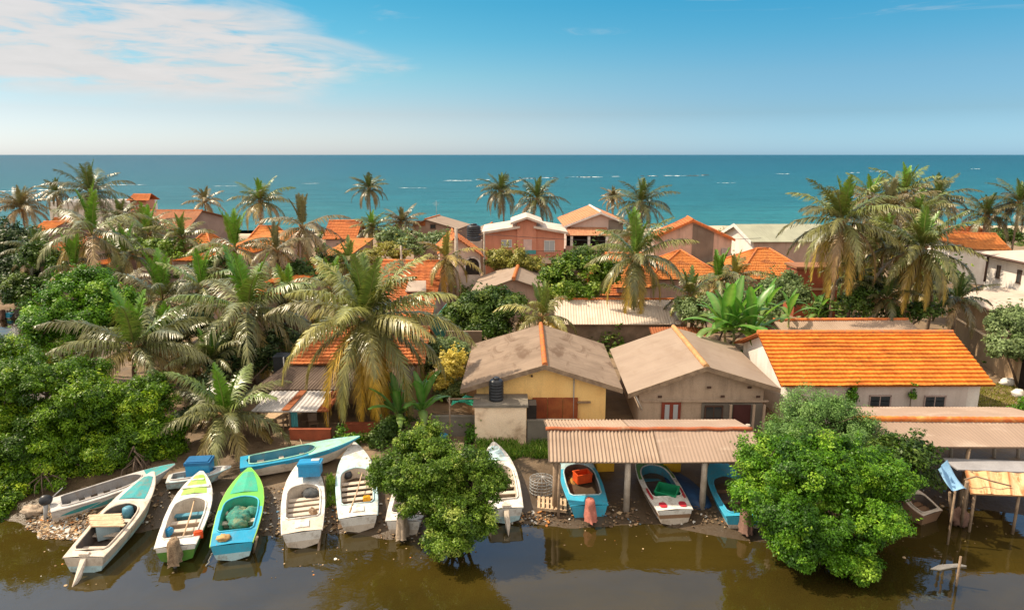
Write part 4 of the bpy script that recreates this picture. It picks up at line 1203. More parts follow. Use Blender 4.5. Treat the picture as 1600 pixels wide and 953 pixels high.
for (px, py) in ((800.5, 588), (831, 587)):
    c = onwall(px, py, yF); q.tube([(c.x, yF - .10, c.z), (c.x, yF + .02, c.z)], .06, 8)
q.build('wall_vent', FRAMEB, root)
# lean-to in front of it
a = atY(741, 636, 34.3); b_ = atY(823, 636, 34.3)
root = thing('outbuilding', 'flaking white flat-roofed outbuilding built against the yellow house', 'outbuilding', ((a.x + b_.x) / 2, 34.9, .9))
q = MB(); q.box(((a.x + b_.x) / 2, 35.15, (a.z + .5) / 2), (b_.x - a.x - .04, 1.7, a.z - .5)); q.build('wall', WHITEDIRTY, root)
q = MB(); q.box(((a.x + b_.x) / 2, 35.13, a.z + .06), (b_.x - a.x + .16, 1.82, .12)); q.build('roof', DARKCEM, root)
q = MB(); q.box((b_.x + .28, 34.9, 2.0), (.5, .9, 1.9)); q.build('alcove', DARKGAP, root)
q = MB(); q.tube([(a.x - 1.4, 34.3, a.z + .45), (a.x + .3, 34.5, a.z + .42)], .04, 6); q.tube([(a.x - 1.3, 34.2, .8), (a.x - 1.3, 34.2, a.z + .6)], .045, 6); q.tube([(a.x - 1.5, 34.9, a.z + .2), (a.x - 1.2, 33.9, a.z + .25)], .03, 6); q.build('pole_frame', WOOD, root)
c = atY(775.5, 633, 35.1)
tank('black plastic water tank on the flat roof beside the yellow house', (c.x, c.y, a.z + .122), .40, 1.22)

# --- taupe gable house
root, ro, I = gable_px('house', 'taupe gabled house with smooth brown roof and sandy ridge tiles', (981.5, 616), (1104, 573.5), (1219.6, 607.5), (1052, 511), 3.2, TAUPE, M_FIBRE_NEW, zr=3.45, kind='smooth', base=1.0, of=0.55, os_=0.75, ridge=M_RIDGE_SAND, ridge_r=.17, fascia=WOOD)
P = I['P']; yF = P[0].y
c0 = onwall(1034, 628, yF); c1 = onwall(1064, 628, yF)
dw = c1.x - c0.x
q = MB(); zt_ = c0.z; q.box(((c0.x + c1.x) / 2, yF - .03, (zt_ + 1.0) / 2), (dw, .08, zt_ - 1.0)); do = q.build('door', DOORRED, root)
for k in (-1, 1):
    q = MB(); q.box(((c0.x + c1.x) / 2 + k * dw * .22, yF - .08, (zt_ + 1.3) / 2 - .0), (dw * .24, .03, zt_ - 1.55)); q.build('pane', GLASSPALE, do)
q = MB(); a = onwall(1097, 630, yF); b_ = onwall(1192, 630, yF)
q.box(((a.x + b_.x) / 2, yF + .04, (a.z + 1.0) / 2), (b_.x - a.x, .1, a.z - 1.0)); vr = q.build('verandah', DARKCEM, root)
a2 = onwall(1103, 632, yF); b2 = onwall(1128, 632, yF)
window(root, ((a2.x + b2.x) / 2, yF - .03, a2.z - .45), (1, 0, 0), (0, 0, 1), b2.x - a2.x, .75, FRAMEB, GLASS, 1)
a2 = onwall(1146, 632, yF); b2 = onwall(1173, 632, yF)
q = MB(); q.box(((a2.x + b2.x) / 2, yF - .03, (a2.z + 1) / 2), (b2.x - a2.x, .06, a2.z - 1)); q.build('door', stained('dark_maroon_door', (.09, .03, .028)), root)
q = MB()
for px in (1140, 1176, 1192):
    a2 = onwall(px, 640, yF); q.box((a2.x, yF - .18, (a.z + 1) / 2 - .0), (.12, .12, a.z - 1.02))
q.build('verandah_pillars', TAUPE, root)
a = onwall(1003, 625, yF); b_ = onwall(1200, 627, yF)
q = MB(); q.box(((a.x + b_.x) / 2, yF - .06, (a.z + b_.z) / 2), (b_.x - a.x, .10, .07)); q.build('wall_band', TAUPE, root)
q = MB()
for (px, py) in ((1031, 619.5), (1108, 605), (1129, 619), (1171, 605), (1184.5, 619.5)):
    c = onwall(px, py, yF); q.box((c.x, yF - .02, c.z), (.22, .05, .12))
q.build('wall_vent', FRAMEB, root)
q = MB(); a = onwall(991, 614, yF - .5); b_ = onwall(1003, 640, yF - .1); q.tube([a, b_], .04, 6); q.build('drain_pipe', FRAMEW, root)

# --- long orange tiled house (ridge across)
X0, X1 = 15.05, 27.1
fl, fa, fr = V3((X0 + .05, 44.9, 3.5)), V3((X0, 40.55, 5.35)), V3((X0, 36.3, 3.36))
root, ro, I = gable6('house', 'long low house with bright orange tiled roof and two windows', fl, fa, fr, V3((X1 - X0, 0.1, 0)), WHITEW, M_TILE2, kind='tile', base=1.0, of=0.55, os_=0.45, ridge=M_RIDGE, roofm2=M_TILE, ridge_r=.15, ribs=.35)
yF = min(p.y for p in I['P'])
GREYW = stained('grey_white_plaster', (0.60, 0.52, 0.47), (0.53, 0.45, 0.41), 0.6, dirt=(0.33, 0.26, 0.21), damt=0.4, streak=True)
xr = atY(1510, 620, yF).x
q = MB(); q.box(((X0 + .6 + xr) / 2, yF - .03, 2.1), (xr - X0 - .6, .05, 2.35)); q.build('front_wall', GREYW, root)
for (p0, p1, t0, t1) in ((1359, 1390, 618, 636), (1445, 1475, 618.5, 637)):
    a = onwall(p0, t0, yF - .06); b_ = onwall(p1, t1, yF - .06)
    window(root, ((a.x + b_.x) / 2, yF - .06, (a.z + b_.z) / 2 - .12), (1, 0, 0), (0, 0, 1), b_.x - a.x - .1, a.z - b_.z + .25, stained('mauve_frame', (.40, .30, .27)), GLASS, 1, 2)
V_ = []
for (px, w, sd) in ((1332, .28, 1), (1424, .26, 2)):
    a = onwall(px, 608, yF - .2); bl = [((a.x, yF - .22, z), (.24 * w / .28, .18, .45)) for z in (1.3, 1.9, 2.5, 3.0)]
    rg = np.random.default_rng(sd); V, Q, C = leaf_cloud(rg, bl, 330, .07, GREENS['bright'], .2, lobes=False)
    rt = thing('climbing_vine', ('narrow green vine climbing between tree and first window of the long house', 'green vine climbing the wall between the two windows of the long house')[sd - 1], 'vine', (a.x, yF - .22, 1.0))
    np_mesh('foliage', V, Q, C, M_LEAF, rt)
    q = MB(); q.tube([(a.x, yF - .22, .9), (a.x + .05, yF - .2, 2), (a.x, yF - .22, 3.1)], .03, 5); q.build('stem', BARK, rt)

# --- roofs just behind
root, ro, I = gable6('house', 'low house with pale corrugated roof and rusty ridge behind long house', (18.6, 49.6, 3.4), (18.7, 47.6, 4.42), (19.2, 45.0, 3.3), V3((9.8, 0.2, 0)), MAUVE, M_SHED, kind='metal', far=1.6, base=1.0, ridge_r=.13, of=.3)
fl, fa, fr = V3((3.6, 58.2, 3.2)), V3((3.5, 55.3, 4.32)), V3((3.3, 51.6, 3.12))
root, ro, I = gable6('house', 'block walled house with cream corrugated roof and rust ridge', fl, fa, fr, V3((9.9, 0, 0)), BLOCK, M_ZINC, kind='fibre', far=1.25, base=1.0, ridge_r=.11, of=.3, roofm2=roofmat('cream_corrugated', (0.66, 0.55, 0.45), (0.55, 0.44, 0.35), patch=(.35, .22, .14), pamt=.4, cell=(.9, 2), streak=.4))
root = thing('lean_to', 'small rusty-red lean-to behind taupe house ridge', 'lean-to', atY(1040, 520, 49.5))
c = ORG[root.name]
q = MB(); roof_patch(q, (10.3, 47.6, 2.75), (14.4, 47.6, 2.75), (10.3, 49.8, 3.35), (14.4, 49.8, 3.35), 'metal', far=2); q.build('roof', M_RUSTSHEET, root)
q = MB(); q.box((12.35, 48.9, 1.75), (3.7, 1.6, 2.0)); q.build('wall', BRICK, root)
tank_c = atY(1063, 479, 52.5)
root = thing('water_drum', 'pale grey drum beside the cream corrugated roof', 'drum', (tank_c.x, tank_c.y, 3.35))
q = MB(); q.lathe((tank_c.x, tank_c.y, 3.35), [(.42, 0), (.42, .3), (.45, .33), (.42, .36), (.42, .8), (.45, .83)], 16); q.build('body', stained('grey_drum', (.5, .5, .47), None, 2, rough=.5), root)
q = MB(); q.box((tank_c.x, tank_c.y, 2.2), (1.0, 1.0, 2.29)); q.build('stand', CEMENT, root)

# --- grey gable in the middle
gable_px('house', 'plain mauve gable house with brown roof beside the round bush', (731.6, 461.5), (802.4, 436), (849.6, 452), (811, 410.5), 3.5, MAUVE, M_FIBRE_NEW, zr=3.6, kind='smooth', base=1.0, ridge_r=.2, of=.5, os_=.5, far=1.5)

# --- salmon two-storey house
yP = 84.0
xl, xr_ = atY(758, 400, yP).x, atY(881, 400, yP).x; xm0, xm1 = atY(808, 360, yP).x, atY(838, 360, yP).x
root = thing('house', 'salmon two-storey house with stepped white rooflines and balcony', 'house', ((xl + xr_) / 2, yP + 4, 1.0))
zt_w = atY(790, 362, yP).z; ztc = atY(824, 347, yP).z
q = MB()
q.box(((xl + xr_) / 2, yP + 4, (zt_w + .4) / 2), (xr_ - xl, 8, zt_w - .4))
def gpoly(x0, x1, zl, zr2, y0, y1, zb):
    q.slab([(x0, y0, zb), (x1, y0, zb), (x1, y0, zr2), (x0, y0, zl)], (0, y1 - y0, 0))
zc = atY(824, 343, yP).z
q.slab([(xm0, yP - .25, .8), (xm1, yP - .25, .8), (xm1, yP - .25, ztc), ((xm0 + xm1) / 2, yP - .25, zc), (xm0, yP - .25, ztc)], (0, 6, 0))
gpoly(xl, xm0, zt_w, zt_w + .55, yP + .003, yP + 5, zt_w - .2); gpoly(xm1, xr_, zt_w + .55, zt_w, yP + .003, yP + 5, zt_w - .2)
q.build('wall', PINK, root)
q = MB()
q.slab([(xl - .4, yP - .7, zt_w + .02), (xm0 + .35, yP - .7, zt_w + .75), (xm0 + .35, yP - .7, zt_w + .48), (xl - .4, yP - .7, zt_w - .25)], (0, 9, 0))
q.slab([(xm1 - .35, yP - .7, zt_w + .75), (xr_ + .4, yP - .7, zt_w + .02), (xr_ + .4, yP - .7, zt_w - .25), (xm1 - .35, yP - .7, zt_w + .48)], (0, 9, 0))
for (a, b_) in ((-1, 0), (0, 1)):
    xm = (xm0 + xm1) / 2; w = (xm1 - xm0) / 2 + .8
    x0, x1 = xm + a * w, xm + b_ * w; z0, z1 = (ztc - .12, zc + .28) if a else (zc + .28, ztc - .12)
    q.slab([(x0, yP - .95, z0 + .12), (x1, yP - .95, z1 + .12), (x1, yP - .95, z1 - .14), (x0, yP - .95, z0 - .14)], (0, 7, 0))
q.build('roof', stained('off_white_slab', (.66, .55, .47), (.55, .44, .37), .5, dirt=(.3, .22, .17), damt=.5), root)
def win_px(p0, p1, t0, t1, y, frame=FRAMEW, pane=GLASSPALE, mull=1, bar=0, label=None, nm='window'):
    a = atY(p0, t0, y); b_ = atY(p1, t1, y)
    return window(root, ((a.x + b_.x) / 2, y, (a.z + b_.z) / 2), (1, 0, 0), (0, 0, 1), b_.x - a.x, a.z - b_.z, frame, pane, mull, bar, nm, .09, label)
win_px(851, 866, 376, 393, yP); win_px(784, 799, 375, 386, yP)
a = atY(818, 374, yP - .28); b_ = atY(831, 398, yP - .28)
q = MB(); q.box(((a.x + b_.x) / 2, yP - .28, (a.z + b_.z) / 2), (b_.x - a.x, .06, a.z - b_.z)); q.build('door', stained('pale_pink_door', (.72, .5, .45)), root)
zb_ = atY(820, 405, yP - 1.4).z
q = MB(); q.box(((xl + xr_) / 2 + .4, yP - .85, zb_ - .25), (xr_ - xl, 1.6, .5)); q.build('balcony_slab', stained('cream_slab', (.62, .5, .38)), root)
q = MB()
for k in range(40):
    x = xl + .5 + (xr_ - xl - .4) * k / 39; q.box((x, yP - 1.6, zb_ + .5), (.03, .03, 1.0))
q.box(((xl + xr_) / 2 + .3, yP - 1.6, zb_ + 1.02), (xr_ - xl - .3, .05, .05)); q.build('balcony_rail', FRAMEB, root)
q = MB(); c = atY(829, 394, yP - 1.63); q.box((c.x, yP - 1.66, c.z), (1.3, .03, .5)); q.build('balcony_cloth', CLOTHTEAL, root)

# --- tiled house to the right of it with verandah
root, ro, I = gable_px('house', 'tall house with pale tile gable roof and white bargeboards', (881, 354), (939, 332), (985.5, 351), (921, 321), 7.0, stained('pinkish_plaster', (.62, .5, .44), (.54, .42, .37), .5, dirt=(.4, .3, .25), damt=.3, streak=True), M_TILE_PALE, kind='tile', Y=88, base=1.0, of=.6, os_=.9, ridge=FRAMEW, fascia=FRAMEW, far=2, ridge_r=.16)
yF = min(p.y for p in I['P'])
q = MB(); a = atY(951, 344, yF); b_ = atY(973, 362, yF); q.box(((a.x + b_.x) / 2, yF - .03, (a.z + b_.z) / 2), (b_.x - a.x, .08, a.z - b_.z)); q.build('gable_recess', DARKCEM, root)
a = atY(884, 368, yF - 2.6); b_ = atY(956, 368, yF - 2.6); zt2 = atY(890, 355, yF).z
q = MB(); roof_patch(q, (a.x, yF - 2.6, a.z), (b_.x, yF - 2.6, a.z), (a.x + .4, yF - .02, zt2), (b_.x - .4, yF - .02, zt2), 'metal', far=2.2); q.build('porch_roof', M_TILE3, root)
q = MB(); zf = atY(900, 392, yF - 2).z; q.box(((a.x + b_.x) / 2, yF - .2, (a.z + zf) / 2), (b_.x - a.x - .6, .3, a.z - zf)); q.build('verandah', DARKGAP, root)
q = MB()
for px in (893, 920, 948):
    c = atY(px, 380, yF - 2.3); q.box((c.x, yF - 2.3, (a.z + zf) / 2 - .1), (.32, .32, a.z - zf))
q.build('verandah_pillars', FRAMEW, root)
q = MB(); q.box(((a.x + b_.x) / 2, yF - 1.3, zf - .6), (b_.x - a.x, 2.7, 1.2)); q.box(((a.x + b_.x) / 2, yF - 2.55, zf + .35), (b_.x - a.x, .1, .7)); q.build('verandah_base', MAUVE, root)

# --- cement gable house
root, ro, I = gable_px('house', 'tall bare cement house with thin orange tiled gable', (1019, 372), (1083, 344), (1149, 374.5), (1074, 338.5), 6.7, CEMENT, M_TILE2, Y=78, kind='tile', base=1.0, of=.35, os_=.35, far=2, fascia=M_RIDGE)
yF = min(p.y for p in I['P'])
a = atY(1083, 350, yF); b_ = atY(1112, 420, yF)
q = MB(); q.slab([(a.x, yF - .04, 1), (b_.x, yF - .04, 1), (b_.x, yF - .04, atY(1112, 364, yF).z), (a.x, yF - .04, atY(1083, 350, yF).z)], (0, -.04, 0)); q.build('dark_wall_panel', DARKCEM, root)  # darker cement panel to the right of the gable peak
q = MB(); c = atY(1132, 393, yF); q.box((c.x, yF - .12, c.z), (.75, .28, .6)); q.build('air_conditioner', METAL, root)

hip_house('house', 'low orange hip roof in front of the bare cement house', 13.9, 22.3, 68.8, 79.5 - 2.2, 3.55, 5.95, MAUVE, M_TILE_F, kind='tile', far=1.6)
hip_house('house', 'orange hip roofed house below the grey-green roof', 22.6, 31.0, 67.5, 77.5, 3.8, 6.2, MAUVE, M_TILE_F, ridge_len=1.2, kind='tile', far=1.6)
root, ro, I = gable6('house', 'long house with grey-green sheet roof and bright white gable', (29.6, 96.5, 5.3), (29.9, 92, 6.9), (30.4, 86.3, 5.2), V3((11.6, .3, 0)), WHITEW, M_GREENROOF, kind='smooth', far=2, base=1.0, ridge=None, of=.5, os_=.5)
q = MB(); q.box((36.0, 86.75, 3.0), (10.2, .06, 4.3)); q.build('front_wall', MAUVE, root)
q = MB()
for a, b_ in (((29.6, 96.5, 5.3), (29.9, 92, 6.9)), ((29.9, 92, 6.9), (30.4, 86.3, 5.2))):
    a = V3(a); b_ = V3(b_); q.slab([a + V3((-.06, 0, .1)), b_ + V3((-.06, 0, .1)), b_ + V3((-.06, 0, -.35)), a + V3((-.06, 0, -.35))], (-.06, 0, 0))
q.build('bargeboard', FRAMEW, root)

# brick house behind the palms
a = atY(1246, 420, 63); b_ = atY(1312, 420, 63)
root = thing('house', 'red brick house half hidden behind the tall palm trunks', 'house', ((a.x + b_.x) / 2, 66, 1))
q = MB(); q.box(((a.x + b_.x) / 2, 64.3, (a.z + .5) / 2), (b_.x - a.x, 2.6, a.z - .5)); q.build('wall', BRICK, root)
q = MB(); q.box(((a.x + b_.x) / 2, 64.3, a.z + .1), (b_.x - a.x + .3, 2.9, .2)); q.build('roof', M_TILE3, root)
q = MB(); c = atY(1250, 452, 62.9); q.box(((a.x + b_.x) / 2, 62.96, c.z), (b_.x - a.x, .12, .18)); q.build('wall_band', TANWALL, root)

# --- right: white house with slit windows, low roofs and orange roof
root = hip_house('house', 'white two-storey house with pale grey hip roof and slit windows', 45.3, 60.0, 50.0, 66.6, 6.7, 8.3, WHITEW, M_GREYROOF, ridge_len=1.5, kind='smooth', ov=.9, ridge=None, fascia=FRAMEB, far=2)
for (py_, w) in ((64.0, .35), (61.3, .4), (59.3, .4), (57.0, .4), (54.8, .4)):
    window(root, (46.18, py_, 5.15), (0, -1, 0), (0, 0, 1), w, 1.15, FRAMEB, GLASS, 0)
c = atY(1534, 407, 65.7)
window(root, (46.9, 65.75 - 16.0 + .9, 5.0), (1, 0, 0), (0, 0, 1), .9, 1.4, FRAMEB, GLASS, 0)
q = MB(); q.tube([(46.1, 65.6, 6.6), (46.1, 65.6, 3.9)], .09, 6); q.build('drain_pipe', FRAMEB, root)
root = thing('annex', 'low annex with pale sloping roof below the white house', 'annex', (44, 57, 1))
q = MB(); roof_patch(q, (40.6, 50, 3.2), (40.6, 62.5, 3.2), (46.0, 50, 3.95), (46.0, 62.5, 3.95), 'smooth', far=2); q.build('roof', M_GREYROOF, root)
q = MB(); q.tube([(40.55, 50, 3.1), (40.55, 62.5, 3.1)], .12, 4, smooth=False); q.tube([(40.55, 49.9, 3.1), (46, 49.9, 3.85)], .12, 4, smooth=False); q.build('fascia_board', FRAMEB, root)
q = MB(); q.box((43.6, 56.2, 1.9), (4.9, 11.6, 2.4)); q.build('wall', TANWALL, root)
root = thing('annex', 'sand coloured flat annex roof beside compound wall', 'annex', (38, 47, 1))
q = MB(); roof_patch(q, (36.0, 44.5, 3.0), (41.5, 44.5, 3.0), (36.4, 50.2, 3.35), (41.5, 50.2, 3.35), 'smooth', far=2); q.build('roof', stained('sand_roof', (.60, .43, .27), (.50, .35, .21), .5, dirt=(.3, .2, .13), damt=.4), root)
q = MB(); q.box((38.8, 47.3, 1.9), (4.9, 5.0, 2.1)); q.build('wall', TANWALL, root)
root, ro, I = gable6('house', 'white walled house under orange roof by the sandy shore palms', (60.5, 88.5, 5.0), (59.6, 84, 6.5), (58.2, 79.0, 5.15), V3((-7.0, 1.0, 0)), WHITEW, M_TILE_F, kind='tile', far=1.8, base=1.0, of=.5)
root, ro, I = gable6('house', 'farther house with dull red roof peeping over white house', (66, 99, 5.0), (65, 95, 6.2), (64, 90, 5.0), V3((-8, 1, 0)), WHITEW, M_TILE2, kind='tile', far=2, base=1.0)
a = atZ(1385, 373, 4.2)
root = thing('house', 'small flat pale house between palms near the beach', 'house', (a.x, a.y, 1))
for px in (1487,):
    a = atY(px, 378, 100); q = MB(); q.box((a.x + 3, 103, 2.6), (10, 6, 3.4)); q.build('wall', WHITEW, root)
    q = MB(); q.box((a.x + 3, 103, 4.4), (10.5, 6.5, .2)); q.build('roof', MAUVE, root)

# --- left: houses behind the palms
a = atY(75, 316, 112); b_ = atY(206, 316, 112)
root = thing('house', 'wide white parapet building close to the sea among palms', 'house', ((a.x + b_.x) / 2, 116, 1))
q = MB(); q.box(((a.x + b_.x) / 2, 116, (a.z - .6 + .5) / 2), (b_.x - a.x, 8, a.z - .6 - .5)); q.build('wall', WHITEW, root)
q = MB()
for (x0, x1, y0, y1) in ((a.x, b_.x, 112, 112.2), (a.x, a.x + .2, 112.2, 119.8), (b_.x - .2, b_.x, 112.2, 119.8), (a.x, b_.x, 119.8, 120)):
    q.box(((x0 + x1) / 2, (y0 + y1) / 2, a.z - .3), (x1 - x0, y1 - y0, 1.3 * .5))
q.build('parapet', FRAMEW, root)
for k in range(6):
    x = a.x + (b_.x - a.x) * (.60 + .075 * k); window(root, (x, 112, a.z - 1.25), (1, 0, 0), (0, 0, 1), .55, .7, FRAMEW, GLASSPALE, 0)
c = atY(217, 328, 106)
root = thing('tower', 'small salmon stair tower with red tile cap on big house', 'stair tower', (c.x, c.y, 1))
q = MB(); w = 26 * mpp(217, 320, 106); h2 = atY(217, 313, 106).z; q.box((c.x, c.y + 1.3, (h2 + .5) / 2), (w * .98, w, h2 - .5)); q.build('wall', stained('salmon_wall', (.62, .3, .2), (.5, .24, .16), .5), root)
q = MB(); roof_patch(q, (c.x - w * .62, c.y - .4, h2 - .05), (c.x + w * .75, c.y - .4, h2 - .05), (c.x - w * .45, c.y + 1.3, h2 + .95), (c.x + w * .6, c.y + 1.3, h2 + .95), 'tile', far=2)
roof_patch(q, (c.x - w * .62, c.y + 3, h2 - .05), (c.x + w * .75, c.y + 3, h2 - .05), (c.x - w * .45, c.y + 1.3, h2 + .95), (c.x + w * .6, c.y + 1.3, h2 + .95), 'tile', far=2); q.build('roof', M_TILE2, root)
root, ro, I = gable6('house', 'large house with wide weathered brown tile roof', (atY(322, 352, 96).x, 108, 6.0), (atY(312, 329, 100).x, 101, 8.0), (atY(293, 357, 94).x, 94.0, 5.9), V3((-10.5, 0, 0)), stained('brown_render', (.33, .22, .17), (.26, .17, .13), .6), M_TILE3, kind='tile', far=2, base=1.0)
hip_house('house', 'bright orange pavilion roof behind the pale palm fronds', atY(286, 380, 78).x, atY(334, 380, 78).x, 77.5, 83, 5.2, 7.2, MAUVE, M_TILE_F, kind='tile', far=1.6)
hip_house('house', 'house with orange roof behind the spear-leaved palm', atY(378, 372, 84).x, atY(425, 372, 84).x, 84, 92, 5.0, 7.0, MAUVE, M_TILE_F, ridge_len=2.2, kind='tile', far=1.6)
def low_tile(label, px0, px1, pye, pyr, Ye, ze, mat=None, wall=MAUVE, tiltx=0.0, rise=None, kind='tile', far=1.6):
    """house with its ridge across: eave line px0..px1 at row pye; ridge at row pyr"""
    e0 = atY(px0, pye, Ye); e1 = atY(px1, pye, Ye)
    zr_ = ze + (2.0 if rise is None else rise)
    # choose the ridge depth from its row at that height
    Yr = atZ(px0, pyr, zr_).y
    z_e = e0.z
    fr_ = V3((e0.x, Ye, z_e)); fa_ = V3((e0.x + .1, Yr, zr_)); fl_ = V3((e0.x, 2 * Yr - Ye, z_e))
    return gable6('house', label, fl_, fa_, fr_, V3((e1.x - e0.x, tiltx, 0)), wall, mat or M_TILE_F, kind=kind, far=far, base=1.0, of=.4)
low_tile('low orange roof glimpsed beneath the pavilion roof and palms', 268, 352, 408, 386, 62, 4.3, rise=1.8)
low_tile('orange roof at the far edge beside dark trees', 30, 66, 368, 347, 88, 5.2, rise=1.9)
low_tile('orange roof with dark verge above the bright mangrove', 60, 104, 362, 341, 95, 5.2, rise=1.9)
low_tile('reddish roof low behind the dark tree clump', 22, 96, 396, 372, 74, 4.1, M_TILE2, rise=1.7)
low_tile('golden orange roof between palm trunks', 412, 470, 442, 404, 55, 3.6, rise=1.9)
low_tile('small golden roof beneath the drooping fronds', 372, 432, 462, 432, 50, 3.4, rise=1.4)
low_tile('orange roof against the sea beyond the tall palm', 503, 557, 374, 345, 90, 5.0, M_TILE2, rise=2.2)
low_tile('orange roof patch behind the bright mangrove top', 62, 100, 428, 405, 64, 3.3, rise=1.4)
low_tile('tiled roof behind the round olive bush', 925, 1000, 462, 425, 62, 3.2, M_TILE2, rise=1.7)
low_tile('narrow orange roof beside the palm with split crown', 930, 985, 413, 396, 76, 4.6, rise=1.6)
root, ro, I = gable_px('house', 'weathered brown house with grey sheet gable and roof aerial', (640, 355), (664, 343), (716, 358), (687, 336.5), 6.2, stained('brown_render', (.33, .22, .17), (.26, .17, .13), .6), M_FIBRE_NEW, Y=94, kind='smooth', far=2, base=1.0, ridge_r=.12)
yF = min(p.y for p in I['P'])
root_ = root
q = MB(); a = atY(682, 337, 96); q.tube([(a.x, 96, a.z - .4), (a.x, 96, a.z + 2.1)], .03, 5); q.tube([(a.x - .5, 96, a.z + 1.7), (a.x + .5, 96, a.z + 1.7)], .02, 4); q.tube([(a.x - .35, 96, a.z + 1.45), (a.x + .35, 96, a.z + 1.45)], .02, 4); q.build('roof_aerial', METAL, root)
q = MB(); a = atY(655, 349, yF - .05); q.box((a.x, yF - .05, a.z), (1.7, .06, .7)); q.build('gable_panel', M_TILE2, root)
win_px(673, 680, 351, 357, yF, FRAMEB, GLASS)
gable_px('house', 'brown roofed house between tank and salmon house', (738, 365), (757, 359), (790, 371), (769, 347.8), 5.4, DARKCEM, M_FIBRE, Y=88, kind='smooth', far=2, base=1.0, ridge_r=.12)
c = atY(740.5, 376, 82)
tank('tall black water tank on a concrete stand behind salmon house', (c.x, c.y, c.z), .85, 1.95, stand=1.6)
root, ro, I = gable_px('house', 'small house with steep orange tile slope and arched porch', (684, 398), (712, 371), (756, 402), (706, 358), 4.2, stained('pale_porch', (.62, .52, .45), (.5, .4, .34), .6), M_TILE2, Y=70, kind='tile', base=1.0, far=1.5, of=.9)
yF = min(p.y for p in I['P'])
q = MB(); a = atY(738, 414, yF - .03)
pts = [(a.x - .75, yF - .03, a.z - 1.0), (a.x + .75, yF - .03, a.z - 1.0)] + [(a.x + .75 * math.cos(t_), yF - .03, a.z + .75 * math.sin(t_)) for t_ in np.linspace(0, math.pi, 12)]
q.slab(pts, (0, -.04, 0)); q.build('arched_doorway', DARKGAP, root)
q = MB(); q.tube([(a.x - .8, yF - .08, a.z - 1), (a.x - .8, yF - .08, a.z)] + [(a.x - .8 * math.cos(t_), yF - .08, a.z + .8 * math.sin(t_)) for t_ in np.linspace(0, math.pi, 12)] + [(a.x + .8, yF - .08, a.z - 1)], .1, 6); q.build('arch_trim', FRAMEW, root)
# big orange roof behind the hero palm
e0, e1 = atZ(612, 500, 3.2), atZ(676, 492, 3.2); r0, r1 = atZ(588, 408, 6.0), atZ(694, 409, 6.0)
root = thing('house', 'big orange tiled roof with skylight behind the large palm', 'house', ((e0.x + r1.x) / 2, 59, 1))
q = MB(); roof_patch(q, e0, e1, r0, r1, 'tile', far=1.5); 
b0, b1 = V3((r0.x - .5, r0.y + 6, 3.2)), V3((r1.x + .5, r1.y + 6, 3.2)); roof_patch(q, b0, b1, r0, r1, 'tile', far=1.5)
ro = q.build('roof', M_TILE2, root)
q = MB(); q.tube([r0 + V3((0, 0, .06)), r1 + V3((0, 0, .06))], .14, 7); q.build('ridge_cap', M_RIDGE, ro)
q = MB(); e0i, e1i = e0.lerp(r0, .1), e1.lerp(r1, .1); b0i, b1i = b0.lerp(r0, .1), b1.lerp(r1, .1)
dz = V3((0, 0, -.15))
def flat(p): return V3((p.x, p.y, .6))
rr0, rr1 = r0.lerp(r1, .03) + dz, r1.lerp(r0, .03) + dz
for ring in ([flat(e0i), flat(e1i), e1i + dz, e0i + dz], [flat(e1i), flat(b1i), b1i + dz, rr1, e1i + dz], [flat(b0i), flat(e0i), e0i + dz, rr0, b0i + dz]): q.poly(ring)
q.build('wall', MAUVE, root)
c = e0.lerp(r0, .42).lerp(e1.lerp(r1, .42), .6)
q = MB(); q.slab([c + V3((-.9, -.6, .05)), c + V3((.9, -.6, .05)), c + V3((.75, .6, .75)), c + V3((-.75, .6, .75))], (0, 0, .09)); q.build('skylight_hood', stained('grey_hood', (.5, .4, .33)), ro)
q = MB(); q.slab([c + V3((-.8, -.5, -.1)), c + V3((.8, -.5, -.1)), c + V3((.7, .5, .55)), c + V3((-.7, .5, .55))], (0, 0, .12)); q.build('skylight', DARKGAP, ro)
root = thing('fence', 'green sheet fence behind the yellow flowering shrub', 'fence', atZ(680, 520, 1.0))
a, b_ = atY(664, 521, 52.0), atY(695, 488, 55.5)
q = MB(); p0 = V3((a.x, 50.5, 1.0)); p1 = V3((b_.x, 57, 1.0)); dd = (p1 - p0).normalized(); nn = V3((dd.y, -dd.x, 0))
q.slab([p0, p1, p1 + V3((0, 0, 2.6)), p0 + V3((0, 0, 1.7))], nn * .05); q.build('sheet', stained('green_sheet', (.05, .26, .2), (.04, .2, .16), 1, rough=.6), root)
q = MB()
for k in range(4):
    p = p0.lerp(p1, k / 3) - nn * .05; q.tube([p, p + V3((0, 0, 1.8 + .8 * k / 3))], .04, 6)
q.build('posts', WOOD, root)

# --- house with verandah at the lower left
xA, xB = -14.95, -5.9
root = thing('house', 'old house with dark corrugated verandah roof and red tiles under palm', 'house', (-10, 40, 1.0))
q = MB(); roof_patch(q, (xA, 37.3, 2.82), (xB, 37.3, 2.82), (xA + 1.2, 39.9, 3.5), (xB, 39.9, 3.5), 'rustmetal', far=.55); q.build('verandah_roof', M_CORR_DARK, root)
q = MB(); roof_patch(q, (-13.6, 39.7, 3.58), (-5.3, 39.7, 3.58), (-12.6, 43.0, 5.0), (-5.3, 43.0, 5.0), 'tile'); roof_patch(q, (-12.6, 46.5, 3.4), (-5.3, 46.5, 3.4), (-12.6, 43.0, 5.0), (-5.3, 43.0, 5.0), 'tile'); ro = q.build('roof', M_TILE2, root)
q = MB(); q.tube([(-12.6, 43, 5.06), (-5.3, 43, 5.06)], .13, 8); q.build('ridge_cap', M_RIDGE, ro)
q = MB(); q.box((-9.3, 42.9, 2.0), (7.0, 6.0, 2.8)); q.build('wall', stained('brown_plaster', (.40, .25, .14), (.3, .18, .1), .8, dirt=(.15, .09, .06), damt=.5), root)
